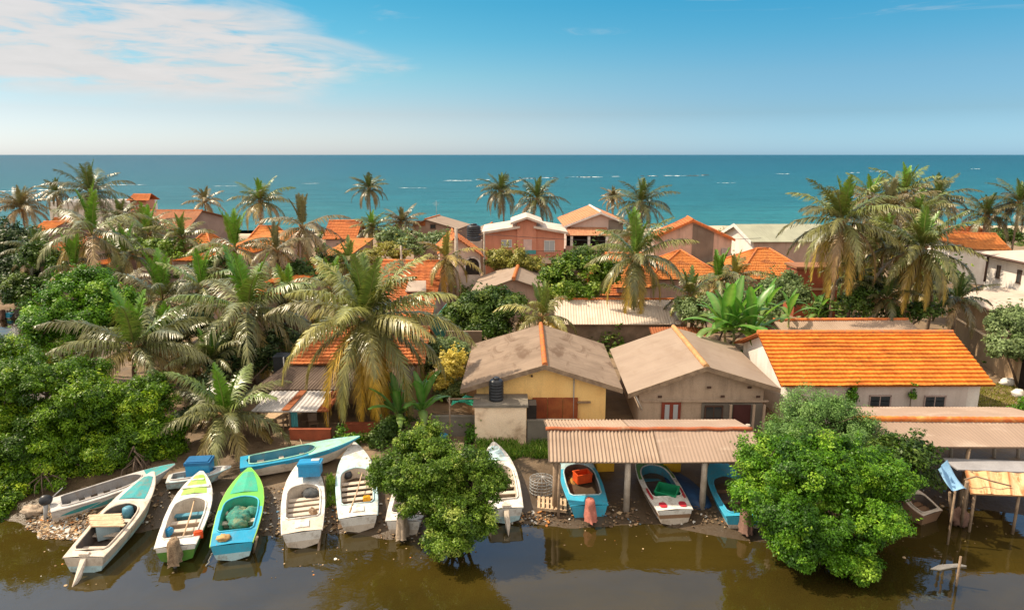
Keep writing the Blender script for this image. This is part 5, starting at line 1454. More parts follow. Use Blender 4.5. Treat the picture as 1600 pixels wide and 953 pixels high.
q = MB(); roof_patch(q, (-14.15, 34.95, 2.42), (-10.6, 34.95, 2.42), (-13.75, 37.25, 2.76), (-10.35, 37.25, 2.76), 'rustmetal', far=.7)
q.build('awning', M_ZINC, root)
q = MB(); roof_patch(q, (-10.58, 34.97, 2.42), (-9.95, 34.97, 2.42), (-10.33, 37.25, 2.76), (-9.75, 37.25, 2.76), 'rustmetal', far=.7); q.build('rusted_awning_sheet', M_RUSTSHEET, root); q = MB(); roof_patch(q, (-12.5, 34.93, 2.50), (-12.1, 34.93, 2.50), (-12.15, 37.2, 2.83), (-11.75, 37.2, 2.83), 'flat'); q.build('rusted_awning_sheet', M_RUSTSHEET, root)
for x in (-13.9, -12.2, -10.1, -8.2, -6.3):
    q = MB(); q.tube([(x, 35.3 if x < -9.9 else 37.5, .9), (x, 35.3 if x < -9.9 else 37.5, 2.4 if x < -9.9 else 2.75)], .055, 6); q.build('post', WOOD, root)
for (px0, px1, py0, py1, Y_) in ((452, 516, 672, 692, 34.6), (538, 586, 663, 682, 35.6)):
    a, b_ = atY(px0, py0, Y_), atY(px1, py0, Y_)
    w = thing('wall', 'low red brick wall in front of the awning' if px0 < 500 else 'low red brick wall beside the banana plants', 'wall', ((a.x + b_.x) / 2, Y_, .8))
    q = MB(); q.box(((a.x + b_.x) / 2, Y_ + .1, (a.z + .6) / 2), (b_.x - a.x, .2, a.z - .6)); q.build('bricks', BRICK, w)
    q = MB(); q.box(((a.x + b_.x) / 2, Y_ + .1, a.z + .03), (b_.x - a.x + .06, .26, .06)); q.build('coping', BRICK, w)
c = atY(444, 577, 40.6)
root = thing('water_tank', 'square black water tank with pale pipe by corrugated verandah roof', 'water tank', (c.x, c.y, 2.6))
q = MB(); q.box((c.x, c.y, c.z + .35), (.95, .95, 1.0)); q.box((c.x, c.y, c.z + .9), (1.0, 1.0, .1)); q.build('tank_body', BLACKPL, root)
q = MB(); q.tube([(c.x + .2, c.y - .55, c.z + .95), (c.x + .2, c.y - .55, c.z - .3)], .04, 6); q.build('pipe', FRAMEW, root)
q = MB(); q.box((c.x, c.y, (c.z - .15 + .8) / 2), (.8, .8, c.z - .15 - .8)); q.build('stand', WOOD, root)
# verandah furniture
def chair(label, px, py, Y, yaw):
    a = atZ(px, py, 1.05); root = thing('chair', label, 'chair', (a.x, a.y, gz(a.x, a.y)), 'verandah chairs', (0, 0, yaw)); ORG[root.name] = V3((0, 0, 0))
    m_ = stained('brown_chair', (.22, .14, .09), None, 3, rough=.5)
    q = MB(); q.box((0, 0, .44), (.46, .44, .05)); q.build('seat', m_, root)
    q = MB(); q.slab([(-.22, .2, .47), (.22, .2, .47), (.24, .3, .88), (-.24, .3, .88)], (0, .04, 0)); q.build('backrest', m_, root)
    for sx in (-1, 1):
        for sy in (-1, 1):
            q = MB(); q.tube([(sx * .2, sy * .18, .42), (sx * .23, sy * .21, 0)], .022, 6); q.build('leg', m_, root)
chair('brown chair under the awning beside hanging cloth', 490, 668, 36.3, .4)
chair('brown chair under the awning near the old table', 476, 664, 36.4, -1.0)
a = atZ(425, 668, 1.05)
root = thing('table', 'rough wooden table in the shade of the awning', 'table', (a.x, a.y + .3, gz(a.x, a.y)))
q = MB(); q.box((a.x, a.y + .3, gz(a.x, a.y) + .72), (1.5, .8, .06)); q.build('tabletop', PALEWOOD, root)
for sx in (-1, 1):
    for sy in (-1, 1):
        q = MB(); q.box((a.x + sx * .66, a.y + .3 + sy * .33, gz(a.x, a.y) + .345), (.07, .07, .69)); q.build('leg', WOOD, root)
a = atY(459, 644, 35.2)
q = MB(); vs = []; fs = []
for i in range(13):
    for j in range(8):
        vs.append((a.x - .18 + .36 * i / 12, a.y + .05 * math.sin(i * 1.6), a.z + .05 - .9 * j / 7))
for i in range(12):
    for j in range(7): fs.append((i * 8 + j, (i + 1) * 8 + j, (i + 1) * 8 + j + 1, i * 8 + j + 1))
q.add(vs, fs, 0, None, True); tag(q.build('hanging_cloth', CLOTHTEAL, org=(a.x, a.y, a.z)), 'teal cloth hanging from the edge of the zinc awning', 'cloth')

# brown sheet roofs among palms
root = thing('hut', 'hut with brown sheet roof among the grey palm fronds', 'hut', atZ(445, 512, 2))
q = MB(); A_, B_, C_, D_ = atZ(412, 505, 2.7), atZ(472, 518, 2.7), atZ(414, 490, 3.6), atZ(482, 503, 3.6); roof_patch(q, A_, B_, C_, D_, 'smooth', far=2); q.build('roof', M_FIBRE, root)
q = MB(); c = (A_ + B_ + C_ + D_) / 4; q.box((c.x, c.y + .2, 1.7), (2.6, 2.6, 2.0)); q.build('wall', BLOCK, root)
root = thing('hut', 'zinc roofed hut showing between the drooping grey fronds', 'hut', atZ(320, 540, 1.8))
q = MB(); A_, B_, C_, D_ = atZ(296, 546, 2.4), atZ(334, 530, 2.4), atZ(300, 534, 2.9), atZ(345, 512, 2.9); roof_patch(q, A_, B_, C_, D_, 'metal', far=2); q.build('roof', M_ZINC, root)
q = MB(); c = (A_ + B_ + C_ + D_) / 4; q.box((c.x, c.y + .2, 1.4), (1.5, 1.6, 1.5)); q.build('wall', BLOCK, root)
# block walls
def wall_thing(label, p0, p1, z0, z1, th, mat, cop=None):
    p0 = V3((p0[0], p0[1], 0)); p1 = V3((p1[0], p1[1], 0)); d = (p1 - p0); L = d.length; yaw = math.atan2(d.y, d.x); c = (p0 + p1) / 2
    r_ = thing('wall', label, 'wall', (c.x, c.y, z0)); M = Matrix.Rotation(yaw, 3, 'Z')
    q = MB(); q.box((c.x, c.y, (z0 - .3 + z1) / 2), (L, th, z1 - z0 + .3), 0, M); q.build('blocks', mat, r_)
    q = MB(); q.box((c.x, c.y, z1 + .035), (L + .04, th + .06, .07), 0, M); q.build('coping', cop or mat, r_)
    return r_
a, b_ = atY(697, 520, 48), atY(742, 520, 48); wall_thing('dark block wall behind flowering shrub and dense green bush', (a.x, 48), (b_.x + .5, 48), 1.0, 3.45, .2, BLOCK)
a, b_ = atY(676, 665, 35.2), atY(742, 665, 35.2); wall_thing('low grey wall between banana plants and white outbuilding', (a.x, 35.2), (b_.x, 35.2), .85, 2.0, .18, DARKCEM)
a, b_ = atY(824, 660, 34.4), atY(856, 660, 34.4); wall_thing('short grey wall between white outbuilding and boat shed', (a.x, 34.4), (b_.x + 1.5, 34.4), .85, 2.1, .18, DARKCEM)
wall_thing('tan compound wall running back from lawn to annex', (33.4, 43.0), (36.2, 54.5), 1.0, 3.0, .22, TANWALL)
wall_thing('sunlit tan wall under the tree beside dark gate', (33.0, 36.3), (33.4, 41.3), 1.0, 2.9, .22, TANWALL)
root = thing('gate', 'dark metal gate standing in the tan compound wall', 'gate', (33.4, 42.1, 1)); q = MB(); q.box((33.42, 42.1, 2.0), (.08, 1.5, 2.0)); q.build('leaf', DARKGAP, root); q = MB(); q.box((33.42, 42.1, 3.05), (.14, 1.6, .1)); q.build('lintel', WOOD, root)

# utility poles and wires
def pole(label, px, py0, py1, Y, r=.14):
    b_ = atY(px, py1, Y); t_ = atY(px, py0, Y); z0 = gz(b_.x, Y)
    r_ = thing('utility_pole', label, 'utility pole', (b_.x, Y, z0)); q = MB(); q.tube([(b_.x, Y, z0 - .3), (b_.x, Y, t_.z)], [r * 1.2, r * .8], 8); q.build('mast', POST, r_)
    q = MB(); q.box((b_.x, Y, t_.z - .35), (1.2, .09, .09)); q.build('crossarm', WOOD, r_)
    return V3((b_.x, Y, t_.z - .3))
t1 = pole('thick concrete utility pole rising through the orange tiled house', 713.5, 356, 420, 68, .2)
t2 = pole('thin utility pole at the corner of salmon house', 757, 362, 440, 78, .12)
t3 = pole('utility pole behind the yellowish palm and olive hedge', 628, 384, 430, 66, .12)
for i, (u, v, lb) in enumerate(((t1, t2, 'overhead wire from thick pole to thin pole'), (t3, t1, 'overhead wire from hedge pole to thick pole'), (t2, V3((30, 82, 6.2)), 'overhead wire crossing before the salmon house'))):
    q = MB(); q.tube([u.lerp(v, k / 14) - V3((0, 0, .6 * math.sin(math.pi * k / 14))) for k in range(15)], .025, 4)
    tag(q.build('overhead_wire', BLACKPL, org=tuple(u)), lb, 'wire')
# ================================================================== boat sheds
xs0 = atY(857, 722, 28.1).x; xs1 = 11.3
root = thing('boat_shed', 'open boat shed with ribbed brown sheet roof and rusty ridge strip', 'boat shed', ((xs0 + xs1) / 2, 30, 0))
q = MB(); xm = xs0 + 5.0
roof_patch(q, (xs0, 28.1, 2.70), (xm, 28.1, 2.66), (xs0 + .05, 30.1, 3.42), (xm, 30.1, 3.40), 'shed', 0)
roof_patch(q, (xm + .02, 28.1, 2.67), (xs1, 28.1, 2.72), (xm + .02, 30.1, 3.41), (xs1, 30.1, 3.42), 'smooth', 1)
roof_patch(q, (xs0, 32.9, 2.75), (xm - 1.0, 32.9, 2.75), (xs0 + .05, 30.1, 3.42), (xm - 1, 30.1, 3.40), 'shed', 0)
roof_patch(q, (xm - .98, 32.9, 2.76), (xs1 + .1, 32.9, 2.78), (xm - .98, 30.1, 3.41), (xs1, 30.1, 3.42), 'smooth', 1)
ro = q.build('roof', [M_SHED, M_SHED2], root)
q = MB(); pts = []
for k in range(40):
    x = xs0 - .03 + (xs1 - xs0) * k / 39; pts.append((x, 30.08 + .02 * math.sin(k * 1.3), 3.45 + .015 * math.sin(k * .9)))
q.tube(pts, .135, 7, squash=.6); q.build('ridge_cap', stained('rust_ridge', (.40, .115, .045), (.27, .075, .035), 1.2, dirt=(.5, .3, .18), damt=.7, dscale=1.2), ro)
for px in (868, 980, 1099, 1210):
    c = atY(px, 760, 28.3); z0 = gz(c.x, 28.3) - .3
    q = MB(); q.tube([(c.x, 28.3, z0), (c.x, 28.3, 2.62)], [.15, .135], 8 if px != 868 else 7); q.build('post', POST if px != 868 else WOOD, root)
    q = MB(); q.tube([(c.x + .1, 32.4, .4), (c.x + .1, 32.4, 2.7)], .12, 7); q.build('post', POST, root)
q = MB(); q.tube([(xs0 + .1, 28.33, 2.6), (xs1, 28.33, 2.6)], .06, 6); q.tube([(xs0 + .1, 32.4, 2.66), (xs1, 32.4, 2.66)], .06, 6); q.tube([(xs0 + .1, 30.1, 3.3), (xs1, 30.1, 3.3)], .06, 6); q.build('beams', WOOD, root)
q = MB(); q.tube([(xs0 + .45, 27.8, -.1), (xs0 + .5, 28.2, 2.55)], .07, 6); q.build('leaning_prop', WOOD, root)

x0, x1 = 15.6, 26.5
root = thing('boat_shed', 'open boat shed with smooth brown roof and orange ridge tiles', 'boat shed', ((x0 + x1) / 2, 31, 0))
q = MB(); roof_patch(q, (x0 + 1.2, 29.3, 2.9), (x1, 29.3, 2.86), (x0, 31.0, 3.55), (x1, 30.9, 3.5), 'smooth', 0); roof_patch(q, (x0 + .1, 34.3, 2.95), (x1, 34.3, 2.9), (x0, 31.0, 3.55), (x1, 30.9, 3.5), 'smooth', 0)
ro = q.build('roof', M_SHED2, root)
q = MB(); pts = []; rad = []
for k in range(60): pts.append((x0 + (x1 - x0) * k / 59, 31 - .1 * k / 59, 3.58 - .04 * k / 59)); rad.append(.14 if k % 2 else .165)
q.tube(pts, rad, 8); q.build('ridge_cap', stained('orange_ridge', (.68, .21, .04), (.52, .12, .03), 1.6, dirt=(.72, .42, .14), damt=.8, dscale=1.1), ro)
for px, Y_ in ((1512, 29.5), (1582, 33.2), (1478, 33.2), (1650, 29.5), (1545, 33.2)):
    c = atY(px, 715, Y_); q = MB(); q.tube([(c.x - .35 if px == 1512 else c.x, Y_ - .4, gz(c.x, Y_) - .3), (c.x, Y_, 2.9)], .09, 7); q.build('post', WOOD if px == 1512 else POST, root)
q = MB(); q.tube([(x0 + 1, 29.5, 2.8), (x1, 29.5, 2.76)], .06, 6); q.tube([(x0 + 1, 33.8, 2.85), (x1, 33.8, 2.8)], .06, 6); q.build('beams', WOOD, root)
# rusty canopy in front
a, b_ = atZ(1517, 771, 1.85), atZ(1660, 777, 1.85); c, d = atZ(1508, 735, 2.15), atZ(1660, 741, 2.15)
root = thing('canopy', 'low canopy of pale rust-streaked metal sheets over the mud', 'canopy', ((a.x + b_.x) / 2, a.y + 1, 0))
q = MB(); roof_patch(q, a, b_, c, d, 'rustmetal', far=2.2); q.build('sheets', M_RUSTY_PALE, root)
q = MB(); roof_patch(q, c + V3((-.3, .05, .02)), d + V3((0, .05, .02)), c + V3((-.4, 1.1, .1)), d + V3((0, 1.1, .1)), 'flat'); q.build('grey_sheet', stained('grey_sheet', (.33, .32, .33), (.26, .25, .26), 1), root)
for p in (a + V3((.25, .1, 0)), a.lerp(b_, .55) + V3((0, .1, 0)), c + V3((.2, -.1, .1)), c.lerp(d, .6)):
    q = MB(); q.tube([(p.x, p.y, -.35), (p.x, p.y, p.z - .06)], .06, 6); q.build('post', WOOD, root)
q = MB(); pts = [a + V3((-.1, .4, .45)), a + V3((.5, .5, .55)), a + V3((1.1, .35, .40)), a + V3((1.9, .3, .2))]; q.tube(pts, .035, 6); tag(q.build('bent_branch', WOOD, org=tuple(a)), 'thin bent branch lying over the rust-streaked canopy sheets', 'branch')
# blue tarp
A_, B_, C_, D_ = atY(1466, 733, 26.7), atY(1479, 718, 26.9), atY(1513, 762, 26.2), atY(1485, 767, 26.0)
q = MB(); vs = []; fs = []; n = 14
for i in range(n + 1):
    for j in range(n + 1):
        p = A_.lerp(B_, i / n).lerp(D_.lerp(C_, i / n), j / n); p = p + V3((0, -.10, .10)) * math.sin(i / n * 9 + j * .15) * .8 + V3((0, 0, -.12)) * math.sin(math.pi * j / n)
        vs.append(p)
for i in range(n):
    for j in range(n): fs.append((i * (n + 1) + j, (i + 1) * (n + 1) + j, (i + 1) * (n + 1) + j + 1, i * (n + 1) + j + 1))
q.add(vs, fs, 0, None, True); tag(q.build('tarpaulin', CLOTHBLUE, org=tuple(C_)), 'pale blue tarpaulin slung from a post beside the rusty canopy', 'tarpaulin')
root = thing('mooring_posts', 'wooden posts with wrapped cloth standing in mud under the tarpaulin', 'posts', (C_.x, C_.y, 0))
q = MB(); b0 = atZ(1498, 820, 0)
q.tube([(C_.x - .1, C_.y, C_.z + .3), (b0.x + .1, b0.y, -.3)], .075, 7); q.tube([(C_.x - .75, C_.y, C_.z - .2), (b0.x - .25, b0.y + .1, -.2)], .055, 7); q.tube([(D_.x + .2, D_.y, D_.z), (D_.x + .15, D_.y - .1, -.2)], .045, 6); q.build('posts', WOOD, root)
q = MB(); q.lump((b0.x, b0.y, .35), (.42, .3, .42), 7, .35, 2.5); q.build('wrapped_cloth', CLOTHBROWN, root)

# ================================================================== boats
boat('long grey boat with teal wave flash on its side beside mangroves', (79, 789), (275, 724), .82, 1.35, 1.55, ('cream', 'greywhite', 'greywhite'), 'greywhite', fore='teal', fore_from=.74, inner='grey', thwarts=5, thwart='grey', cock=(.08, .72), rail='greywhite', engine=('bare', BLACKPL), stripe='teal')
c = atZ(52, 799, .3); q = MB(); q.lump((c.x, c.y, gz(c.x, c.y) + .22), (.5, .3, .2), 21, .55, 3.1, 0, 22, 13); tag(q.build('cloth_bundle', CLOTHBEIGE, org=(c.x, c.y, .2)), 'beige cloth bundle on the mud behind the long grey boat', 'bundle')
boat('worn cream boat with white engine bracket and planks aboard', (131, 869), (240, 735), .70, 1.42, 1.72, ('pale', 'cream', 'cream'), 'cream', inner='innerdark', thwarts=3, thwart='cream', cock=(.07, .60), rail='cream', engine=('bracket', BP['cream']), fore='greywhite', foredeck_panel='teal')
boat('white boat with green hull and yellow-green foredeck panels', (274, 852), (315, 734), .74, 1.42, 1.70, ('leaf', 'leaf', 'white'), 'white', inner='inner', thwarts=4, thwart=('inner', 'inner', 'inner', 'innerblue'), cock=(.09, .62), rail='white', engine=('covered', NETBROWN), foredeck_panel='lime', hatch=[(.765, 1.15, .20, 'white'), (.86, .5, .10, 'white')])
boat('bright boat, green at the bow and blue at the stern', (362, 849), (390, 729), .76, 1.46, 1.80, ('pale', 'sky', 'sky'), 'sky', fore='green', fore_from=.44, aftdeck='blue', inner='sea', thwarts=3, thwart='inner', cock=(.16, .60), rail='lime', foredeck_panel='sea')
_, L5, E5 = boat('white boat carrying a blue cooler on its foredeck', (472, 830), (476, 714), .76, 1.42, 1.78, ('cream', 'white', 'white'), 'white', inner='inner', thwarts=5, thwart='inner', cock=(.17, .62), rail='white', aftdeck='cream', hatch=[(.085, .55, .5, 'white')])
boat('white boat with pale blue rim nearest the central bush', (560, 806), (553, 690), .80, 1.50, 1.80, ('cream', 'white', 'white'), 'pale', fore='white', fore_from=.66, inner='inner', thwarts=5, thwart='inner', cock=(.15, .63), rail='pale', aftdeck='white', hatch=[(.08, .5, .45, 'white')])
boat('small white boat mostly hidden behind the central bush', (630, 813), (655, 722), .72, 1.30, 1.65, ('cream', 'white', 'white'), 'white', inner='inner', thwarts=4, cock=(.12, .62), engine=('covered', CLOTHBEIGE))
boat('white boat with raised bow between central bush and shed', (791, 793), (771, 689), .80, 1.55, 1.65, ('pale', 'white', 'white'), 'white', inner='inner', thwarts=4, thwart='inner', cock=(.12, .64), rail='white', engine=('bracket', BP['cream']), stripe='teal', foredeck_panel='pale')
boat('long blue boat with mint bow lying along the bank', (376, 722), (563, 681), 1.45, 1.95, 1.45, ('cream', 'cream', 'blue'), 'blue', fore='mint', fore_from=.56, inner='innerblue', thwarts=3, thwart='cream', cock=(.07, .62), rail='blue', coam='mint', stripe='cream')
boat('small pale skiff behind the white boat with green hull', (262, 747), (361, 728), 1.05, 1.30, 1.0, ('pale', 'pale', 'greywhite'), 'greywhite', inner='grey', thwarts=3, thwart='pale', cock=(.06, .78), rail='pale', depth=.5)
boat('sky-blue boat under the shed holding an orange crate', (921, 789), (893, 698), .74, 1.25, 1.85, ('sky', 'sky', 'sky'), 'sky', fore='pale', inner='innerdark', thwarts=2, thwart='brown', cock=(.16, .70), rail='sky', engine=('covered', CLOTHRED), coam='pale')
boat('white boat with red patches and green bow under the shed', (1055, 796), (1003, 700), .76, 1.3, 1.75, ('cream', 'brown', 'white'), 'white', fore='leaf', fore_from=.5, inner='innerblue', thwarts=2, thwart='innerblue', cock=(.20, .72), rail='white', patches=[(.03, .11, -.78, -.36, 'red'), (.03, .11, .36, .78, 'red'), (.17, .34, -.97, -.84, 'red'), (.17, .34, .84, .97, 'red')])
boat('blue boat with brown cloth over engine beside right bush', (1163, 806), (1118, 712), .74, 1.3, 1.75, ('cream', 'sky', 'sky'), 'sky', inner='innerdark', thwarts=3, thwart='brown', cock=(.05, .66), rail='sky', engine=('covered', CLOTHBROWN))
boat('dark brown boat with upturned bow hidden beyond right bush', (1452, 798), (1405, 752), .55, 1.25, 1.4, ('brown', 'brown', 'brown'), 'cream', inner='innerdark', thwarts=3, thwart='brown', cock=(.08, .70), rail='brown')
boat('blue and white boat moored beyond mangroves on far water', (6, 490), (32, 479), .5, .8, 1.6, ('cream', 'sky', 'sky'), 'sky', inner='innerdark', thwarts=2, cock=(.1, .65), rail='white', engine=('covered', CLOTHBROWN))
# red patches on the transom of the white boat under the shed are lamps' recesses painted on its deck: built as raised covers
# things in and on boats
c = atZ(485, 737, 1.48); cooler('blue cooler box tipped on the foredeck of white boat', (c.x, c.y, 1.36), (1.05, .8, .62), BLUEPL, .12, -.12, latch=True)
c = atZ(313, 735, 1.2); cooler('large blue fish bin standing on the pale skiff', (c.x, c.y, .98), (1.15, .8, .8), BLUEPL, .12, 0, lid=stained('dark_blue_lid', (.02, .14, .33), None, 2, rough=.5), name='fish_bin', cat='bin')
c = atZ(168, 826, .62); root = thing('engine_box', 'blue-grey box topped with sawn planks in cream boat', 'box', (c.x, c.y, .36), None, (0, 0, .65)); ORG[root.name] = V3((0, 0, 0))
q = MB(); q.slab([(-.42, -.36, 0), (.42, -.36, 0), (.42, .36, 0), (-.42, .36, 0)], (0, 0, .62)); q.build('body', stained('blue_grey_box', (.32, .42, .46), (.26, .34, .38), 1.5, rough=.6), root)
q = MB()
for k in range(6): q.box((0, -.52 + .2 * k, .66 + .01 * (k % 2)), (1.35, .17, .05), 0, Matrix.Rotation(.03 * (k % 3 - 1) - .6, 3, 'Z'))
q.build('planks', PALEWOOD, root)
c = atZ(201, 806, .6); q = MB(); q.lathe((c.x, c.y, .5), [(.2, 0), (.23, .3), (.21, .5), (.1, .56)], 12); tag(q.build('drum', stained('blue_drum', (.10, .28, .38), None, 2, rough=.5), org=(c.x, c.y, .5)), 'small blue drum standing inside the cream boat', 'drum')
q = MB()
for k, (dx_, dy_, r_) in enumerate(((0, 0, .55), (.35, .5, .42), (-.25, .55, .4), (.15, -.4, .4))):
    c = atZ(372, 806, .75); q.lump((c.x + dx_, c.y + dy_, .62), (r_, r_ * .9, r_ * .62), k + 3, .35, 2.4)
tag(q.build('fishing_net', NETTEAL, org=(c.x, c.y, .5)), 'heap of teal fishing net inside the green and blue boat', 'fishing net')
c = atZ(349, 837, .95); q = MB(); q.lump((c.x, c.y, .86), (.30, .22, .13), 4, .5, 2.6); tag(q.build('rope_pile', stained('tan_rope', (.62, .40, .17), (.4, .24, .1), 6, bump=1.0, bscale=24), org=(c.x, c.y, .84)), 'tangle of tan rope on stern of green and blue boat', 'rope')
c = atZ(910, 744, .85); crate('orange plastic crate inside the sky-blue boat', (c.x, c.y, .62), (.75, .55, .42), ORANGEPL, .35)
c = atZ(893, 748, .7); q = MB(); q.lump((c.x, c.y + .2, .42), (.45, .6, .22), 3, .4, 2.5); tag(q.build('fishing_net', stained('gold_net', (.55, .32, .07), (.34, .17, .05), 6, bump=1, bscale=26), org=(c.x, c.y, .4)), 'golden brown net heaped beside the orange crate', 'fishing net')
c = atZ(1043, 770, .75); crate('green plastic tub tilted inside the red-patched white boat', (c.x, c.y, .55), (.95, .7, .45), GREENPL, -.5, 'tub', 'tub', None, .25)
c = atZ(275, 799, .6); q = MB(); q.lump((c.x - .15, c.y + .9, .95), (.14, .14, .18), 2, .1); q.lump((c.x + .7, c.y + .9, .9), (.42, .22, .22), 5, .3, 2); tag(q.build('cloth_bundle', stained('red_bundle', (.42, .07, .05), (.3, .05, .04), 3, bump=.6), org=(c.x, c.y + .9, .6)), 'red bundle tucked under foredeck of white and green boat', 'bundle')
c = atZ(543, 742, .9); q = MB(); q.lathe((c.x, c.y, .78), [(.2, 0), (.24, .12), (.16, .3)], 14); tag(q.build('bucket', BLACKPL, org=(c.x, c.y, .78)), 'dark bucket inside the boat with pale blue rim', 'bucket')
c = atZ(475, 771, .8); q = MB(); q.lump((c.x + .3, c.y + .15, .72), (.4, .35, .25), 9, .35, 2.3); tag(q.build('net_bundle', stained('dark_net', (.10, .10, .10), (.05, .06, .07), 6, bump=1, bscale=24), org=(c.x, c.y, .6)), 'dark net bundle under foredeck of boat with cooler', 'net')
for (px, py, rr) in ((1022, 793, 1), (1058, 794, 1)): pass
for k, (px, py) in enumerate(((945, 726), (1049, 727))):
    c = atZ(px, py, 1.0); crate(('yellow fish crate in shed shade behind sky-blue boat', 'yellow fish crate in shed shade behind red-patched boat')[k], (c.x, c.y + .2, gz(c.x, c.y)), (.85, .6, .5), YELLOWPL, .1, 'fish_crate', 'crate', 'yellow crates in the shed')
c = atZ(1075, 775, .5); q = MB(); q.lump((c.x, c.y + .8, .35), (.75, 1.9, .5), 2, .15, 1.4, 0, 24, 14, Matrix.Rotation(.3, 3, 'Z')); tag(q.build('tarp_covered_heap', TARPNAVY, org=(c.x, c.y, .2)), 'navy tarp over a heap between two shed posts', 'tarp heap')
# pallet, basket, planks, buckets on the mud
c = atZ(862, 787, .45); root = thing('pallet', 'pale wooden pallet on the mud at the shed corner', 'pallet', (c.x, c.y, gz(c.x, c.y) + .08), None, (.05, .08, -.05)); ORG[root.name] = V3((0, 0, 0))
q = MB()
for k in range(7): q.box((-.6 + .2 * k, 0, .14), (.12, 1.0, .03))
q.build('slats', PALEWOOD, root)
q = MB()
for y_ in (-.42, 0, .42): q.box((0, y_, .06), (1.3, .1, .11))
q.build('bearers', PALEWOOD, root)
c = atZ(846, 757, .8); root = thing('fish_trap', 'round grey mesh fish trap lying beside the boat shed', 'fish trap', (c.x, c.y, gz(c.x, c.y)))
q = MB()
for k in range(5):
    z_ = gz(c.x, c.y) + .05 + .16 * k; q.tube([(c.x + .55 * math.cos(t_), c.y + .5 * math.sin(t_), z_) for t_ in np.linspace(0, 2 * math.pi, 21)], .018, 4)
for k in range(16):
    t_ = k * math.pi / 8; q.tube([(c.x + .55 * math.cos(t_), c.y + .5 * math.sin(t_), gz(c.x, c.y)), (c.x + .55 * math.cos(t_), c.y + .5 * math.sin(t_), gz(c.x, c.y) + .72), (c.x, c.y, gz(c.x, c.y) + .78)], .012, 4)
q.build('frame', METAL, root)
c = atZ(691, 689, .95); q = MB(); q.lathe((c.x, c.y, gz(c.x, c.y)), [(.22, 0), (.28, .4), (.3, .42)], 14); tag(q.build('bucket', BLUEPL, org=(c.x, c.y, .9)), 'blue bucket by the low grey wall above central bush', 'bucket')
a = atZ(705, 700, .9); q = MB(); q.box((a.x, a.y, gz(a.x, a.y) + .08), (1.3, .9, .05), 0, Matrix.Rotation(.1, 3, 'X')); tag(q.build('board', PALEWOOD, org=(a.x, a.y, .9)), 'pale board lying on the bank behind central bush', 'board')
for i, (p0, p1, z0, z1, lb) in enumerate((((512, 812), (506, 748), .1, .9, 'weathered pole lying between white boats on the bank'), ((497, 862), (503, 800), -.1, .75, 'thin stake standing at the stern of cooler boat'), ((395, 862), (402, 838), -.1, .9, 'short reddish stake beside stern of green and blue boat'), ((1078, 806), (1098, 818), .1, .06, 'wet plank lying by the middle shed post'))):
    a, b_ = atZ(p0[0], p0[1], max(z0, 0)), atZ(p1[0], p1[1], z1); a.z = z0
    q = MB(); q.tube([a, b_], [.06, .05], 6); tag(q.build(('pole', 'stake', 'stake', 'plank')[i], WOOD, org=tuple(a)), lb, ('pole', 'stake', 'stake', 'plank')[i])
a = atZ(1480, 886, 0); q = MB(); q.slab([(a.x - .75, a.y - .12, -.03), (a.x - .3, a.y + .08, .02), (a.x + .5, a.y + .15, .03), (a.x + .8, a.y + .05, 0), (a.x + .2, a.y - .05, .02), (a.x - .4, a.y - .2, 0)], (0, 0, .05)); tag(q.build('floating_board', stained('pale_board', (.62, .55, .47), None, 3), org=(a.x, a.y, 0)), 'pale broken board floating on the dark water', 'board')
a = atZ(1494, 915, 0); q = MB(); q.tube([(a.x, a.y, -.5), (a.x, a.y, 1.25)], .045, 6); tag(q.build('stake', WOOD, org=(a.x, a.y, 0)), 'lone stake standing in water by the floating board', 'stake')
for k, (px, py, lb) in enumerate(((1575, 597, 'white sack on the lawn edge by tan wall'), (1591, 614, 'smaller white and brown sack nearer on the lawn'))):
    a = atZ(px, py, 1.2); q = MB(); q.lump((a.x, a.y, gz(a.x, a.y) + .22), (.5 - .15 * k, .35, .3), k, .3, 2); tag(q.build('sack', (FRAMEW, CLOTHBROWN)[0], org=(a.x, a.y, 1)), lb, 'sack')
c = atZ(712, 652, 1.6); rg_ = random.Random(4); q = MB()
for k in range(26):
    an = rg_.uniform(-.5, .5); L_ = rg_.uniform(.8, 1.9); x_, y_, z_ = c.x + rg_.uniform(-.9, .7), c.y + rg_.uniform(-.4, .6), 1.0 + rg_.uniform(.1, .8)
    q.tube([(x_ - L_ / 2 * math.cos(an), y_ - L_ / 2 * math.sin(an), z_ + rg_.uniform(-.2, .2)), (x_ + L_ / 2 * math.cos(an), y_ + L_ / 2 * math.sin(an), z_ + rg_.uniform(-.2, .3))], .03, 5)
tag(q.build('brushwood', WOOD, org=(c.x, c.y, 1)), 'untidy pile of dry sticks behind the low grey wall', 'wood pile')
c = atZ(727, 628, 2.2); q = MB(); vs = []; fs = []
for i in range(13):
    for j in range(9):
        u_, v_ = i / 12, j / 8; vs.append((c.x - .75 + 1.5 * u_, c.y - .5 + 1.0 * v_, 2.15 + .3 * math.sin(u_ * 7 + v_ * 4) * .4 + .25 * (1 - abs(2 * u_ - 1)) + .06 * math.sin(v_ * 11)))
for i in range(12):
    for j in range(8): fs.append((i * 9 + j, (i + 1) * 9 + j, (i + 1) * 9 + j + 1, i * 9 + j + 1))
q.add(vs, fs, 0, None, True); tag(q.build('plastic_sheet', stained('green_plastic_sheet', (.05, .50, .30), (.04, .38, .22), 2, rough=.5), org=(c.x, c.y, 2.1)), 'crumpled green plastic sheet thrown over sticks by the yellow house', 'plastic sheet')
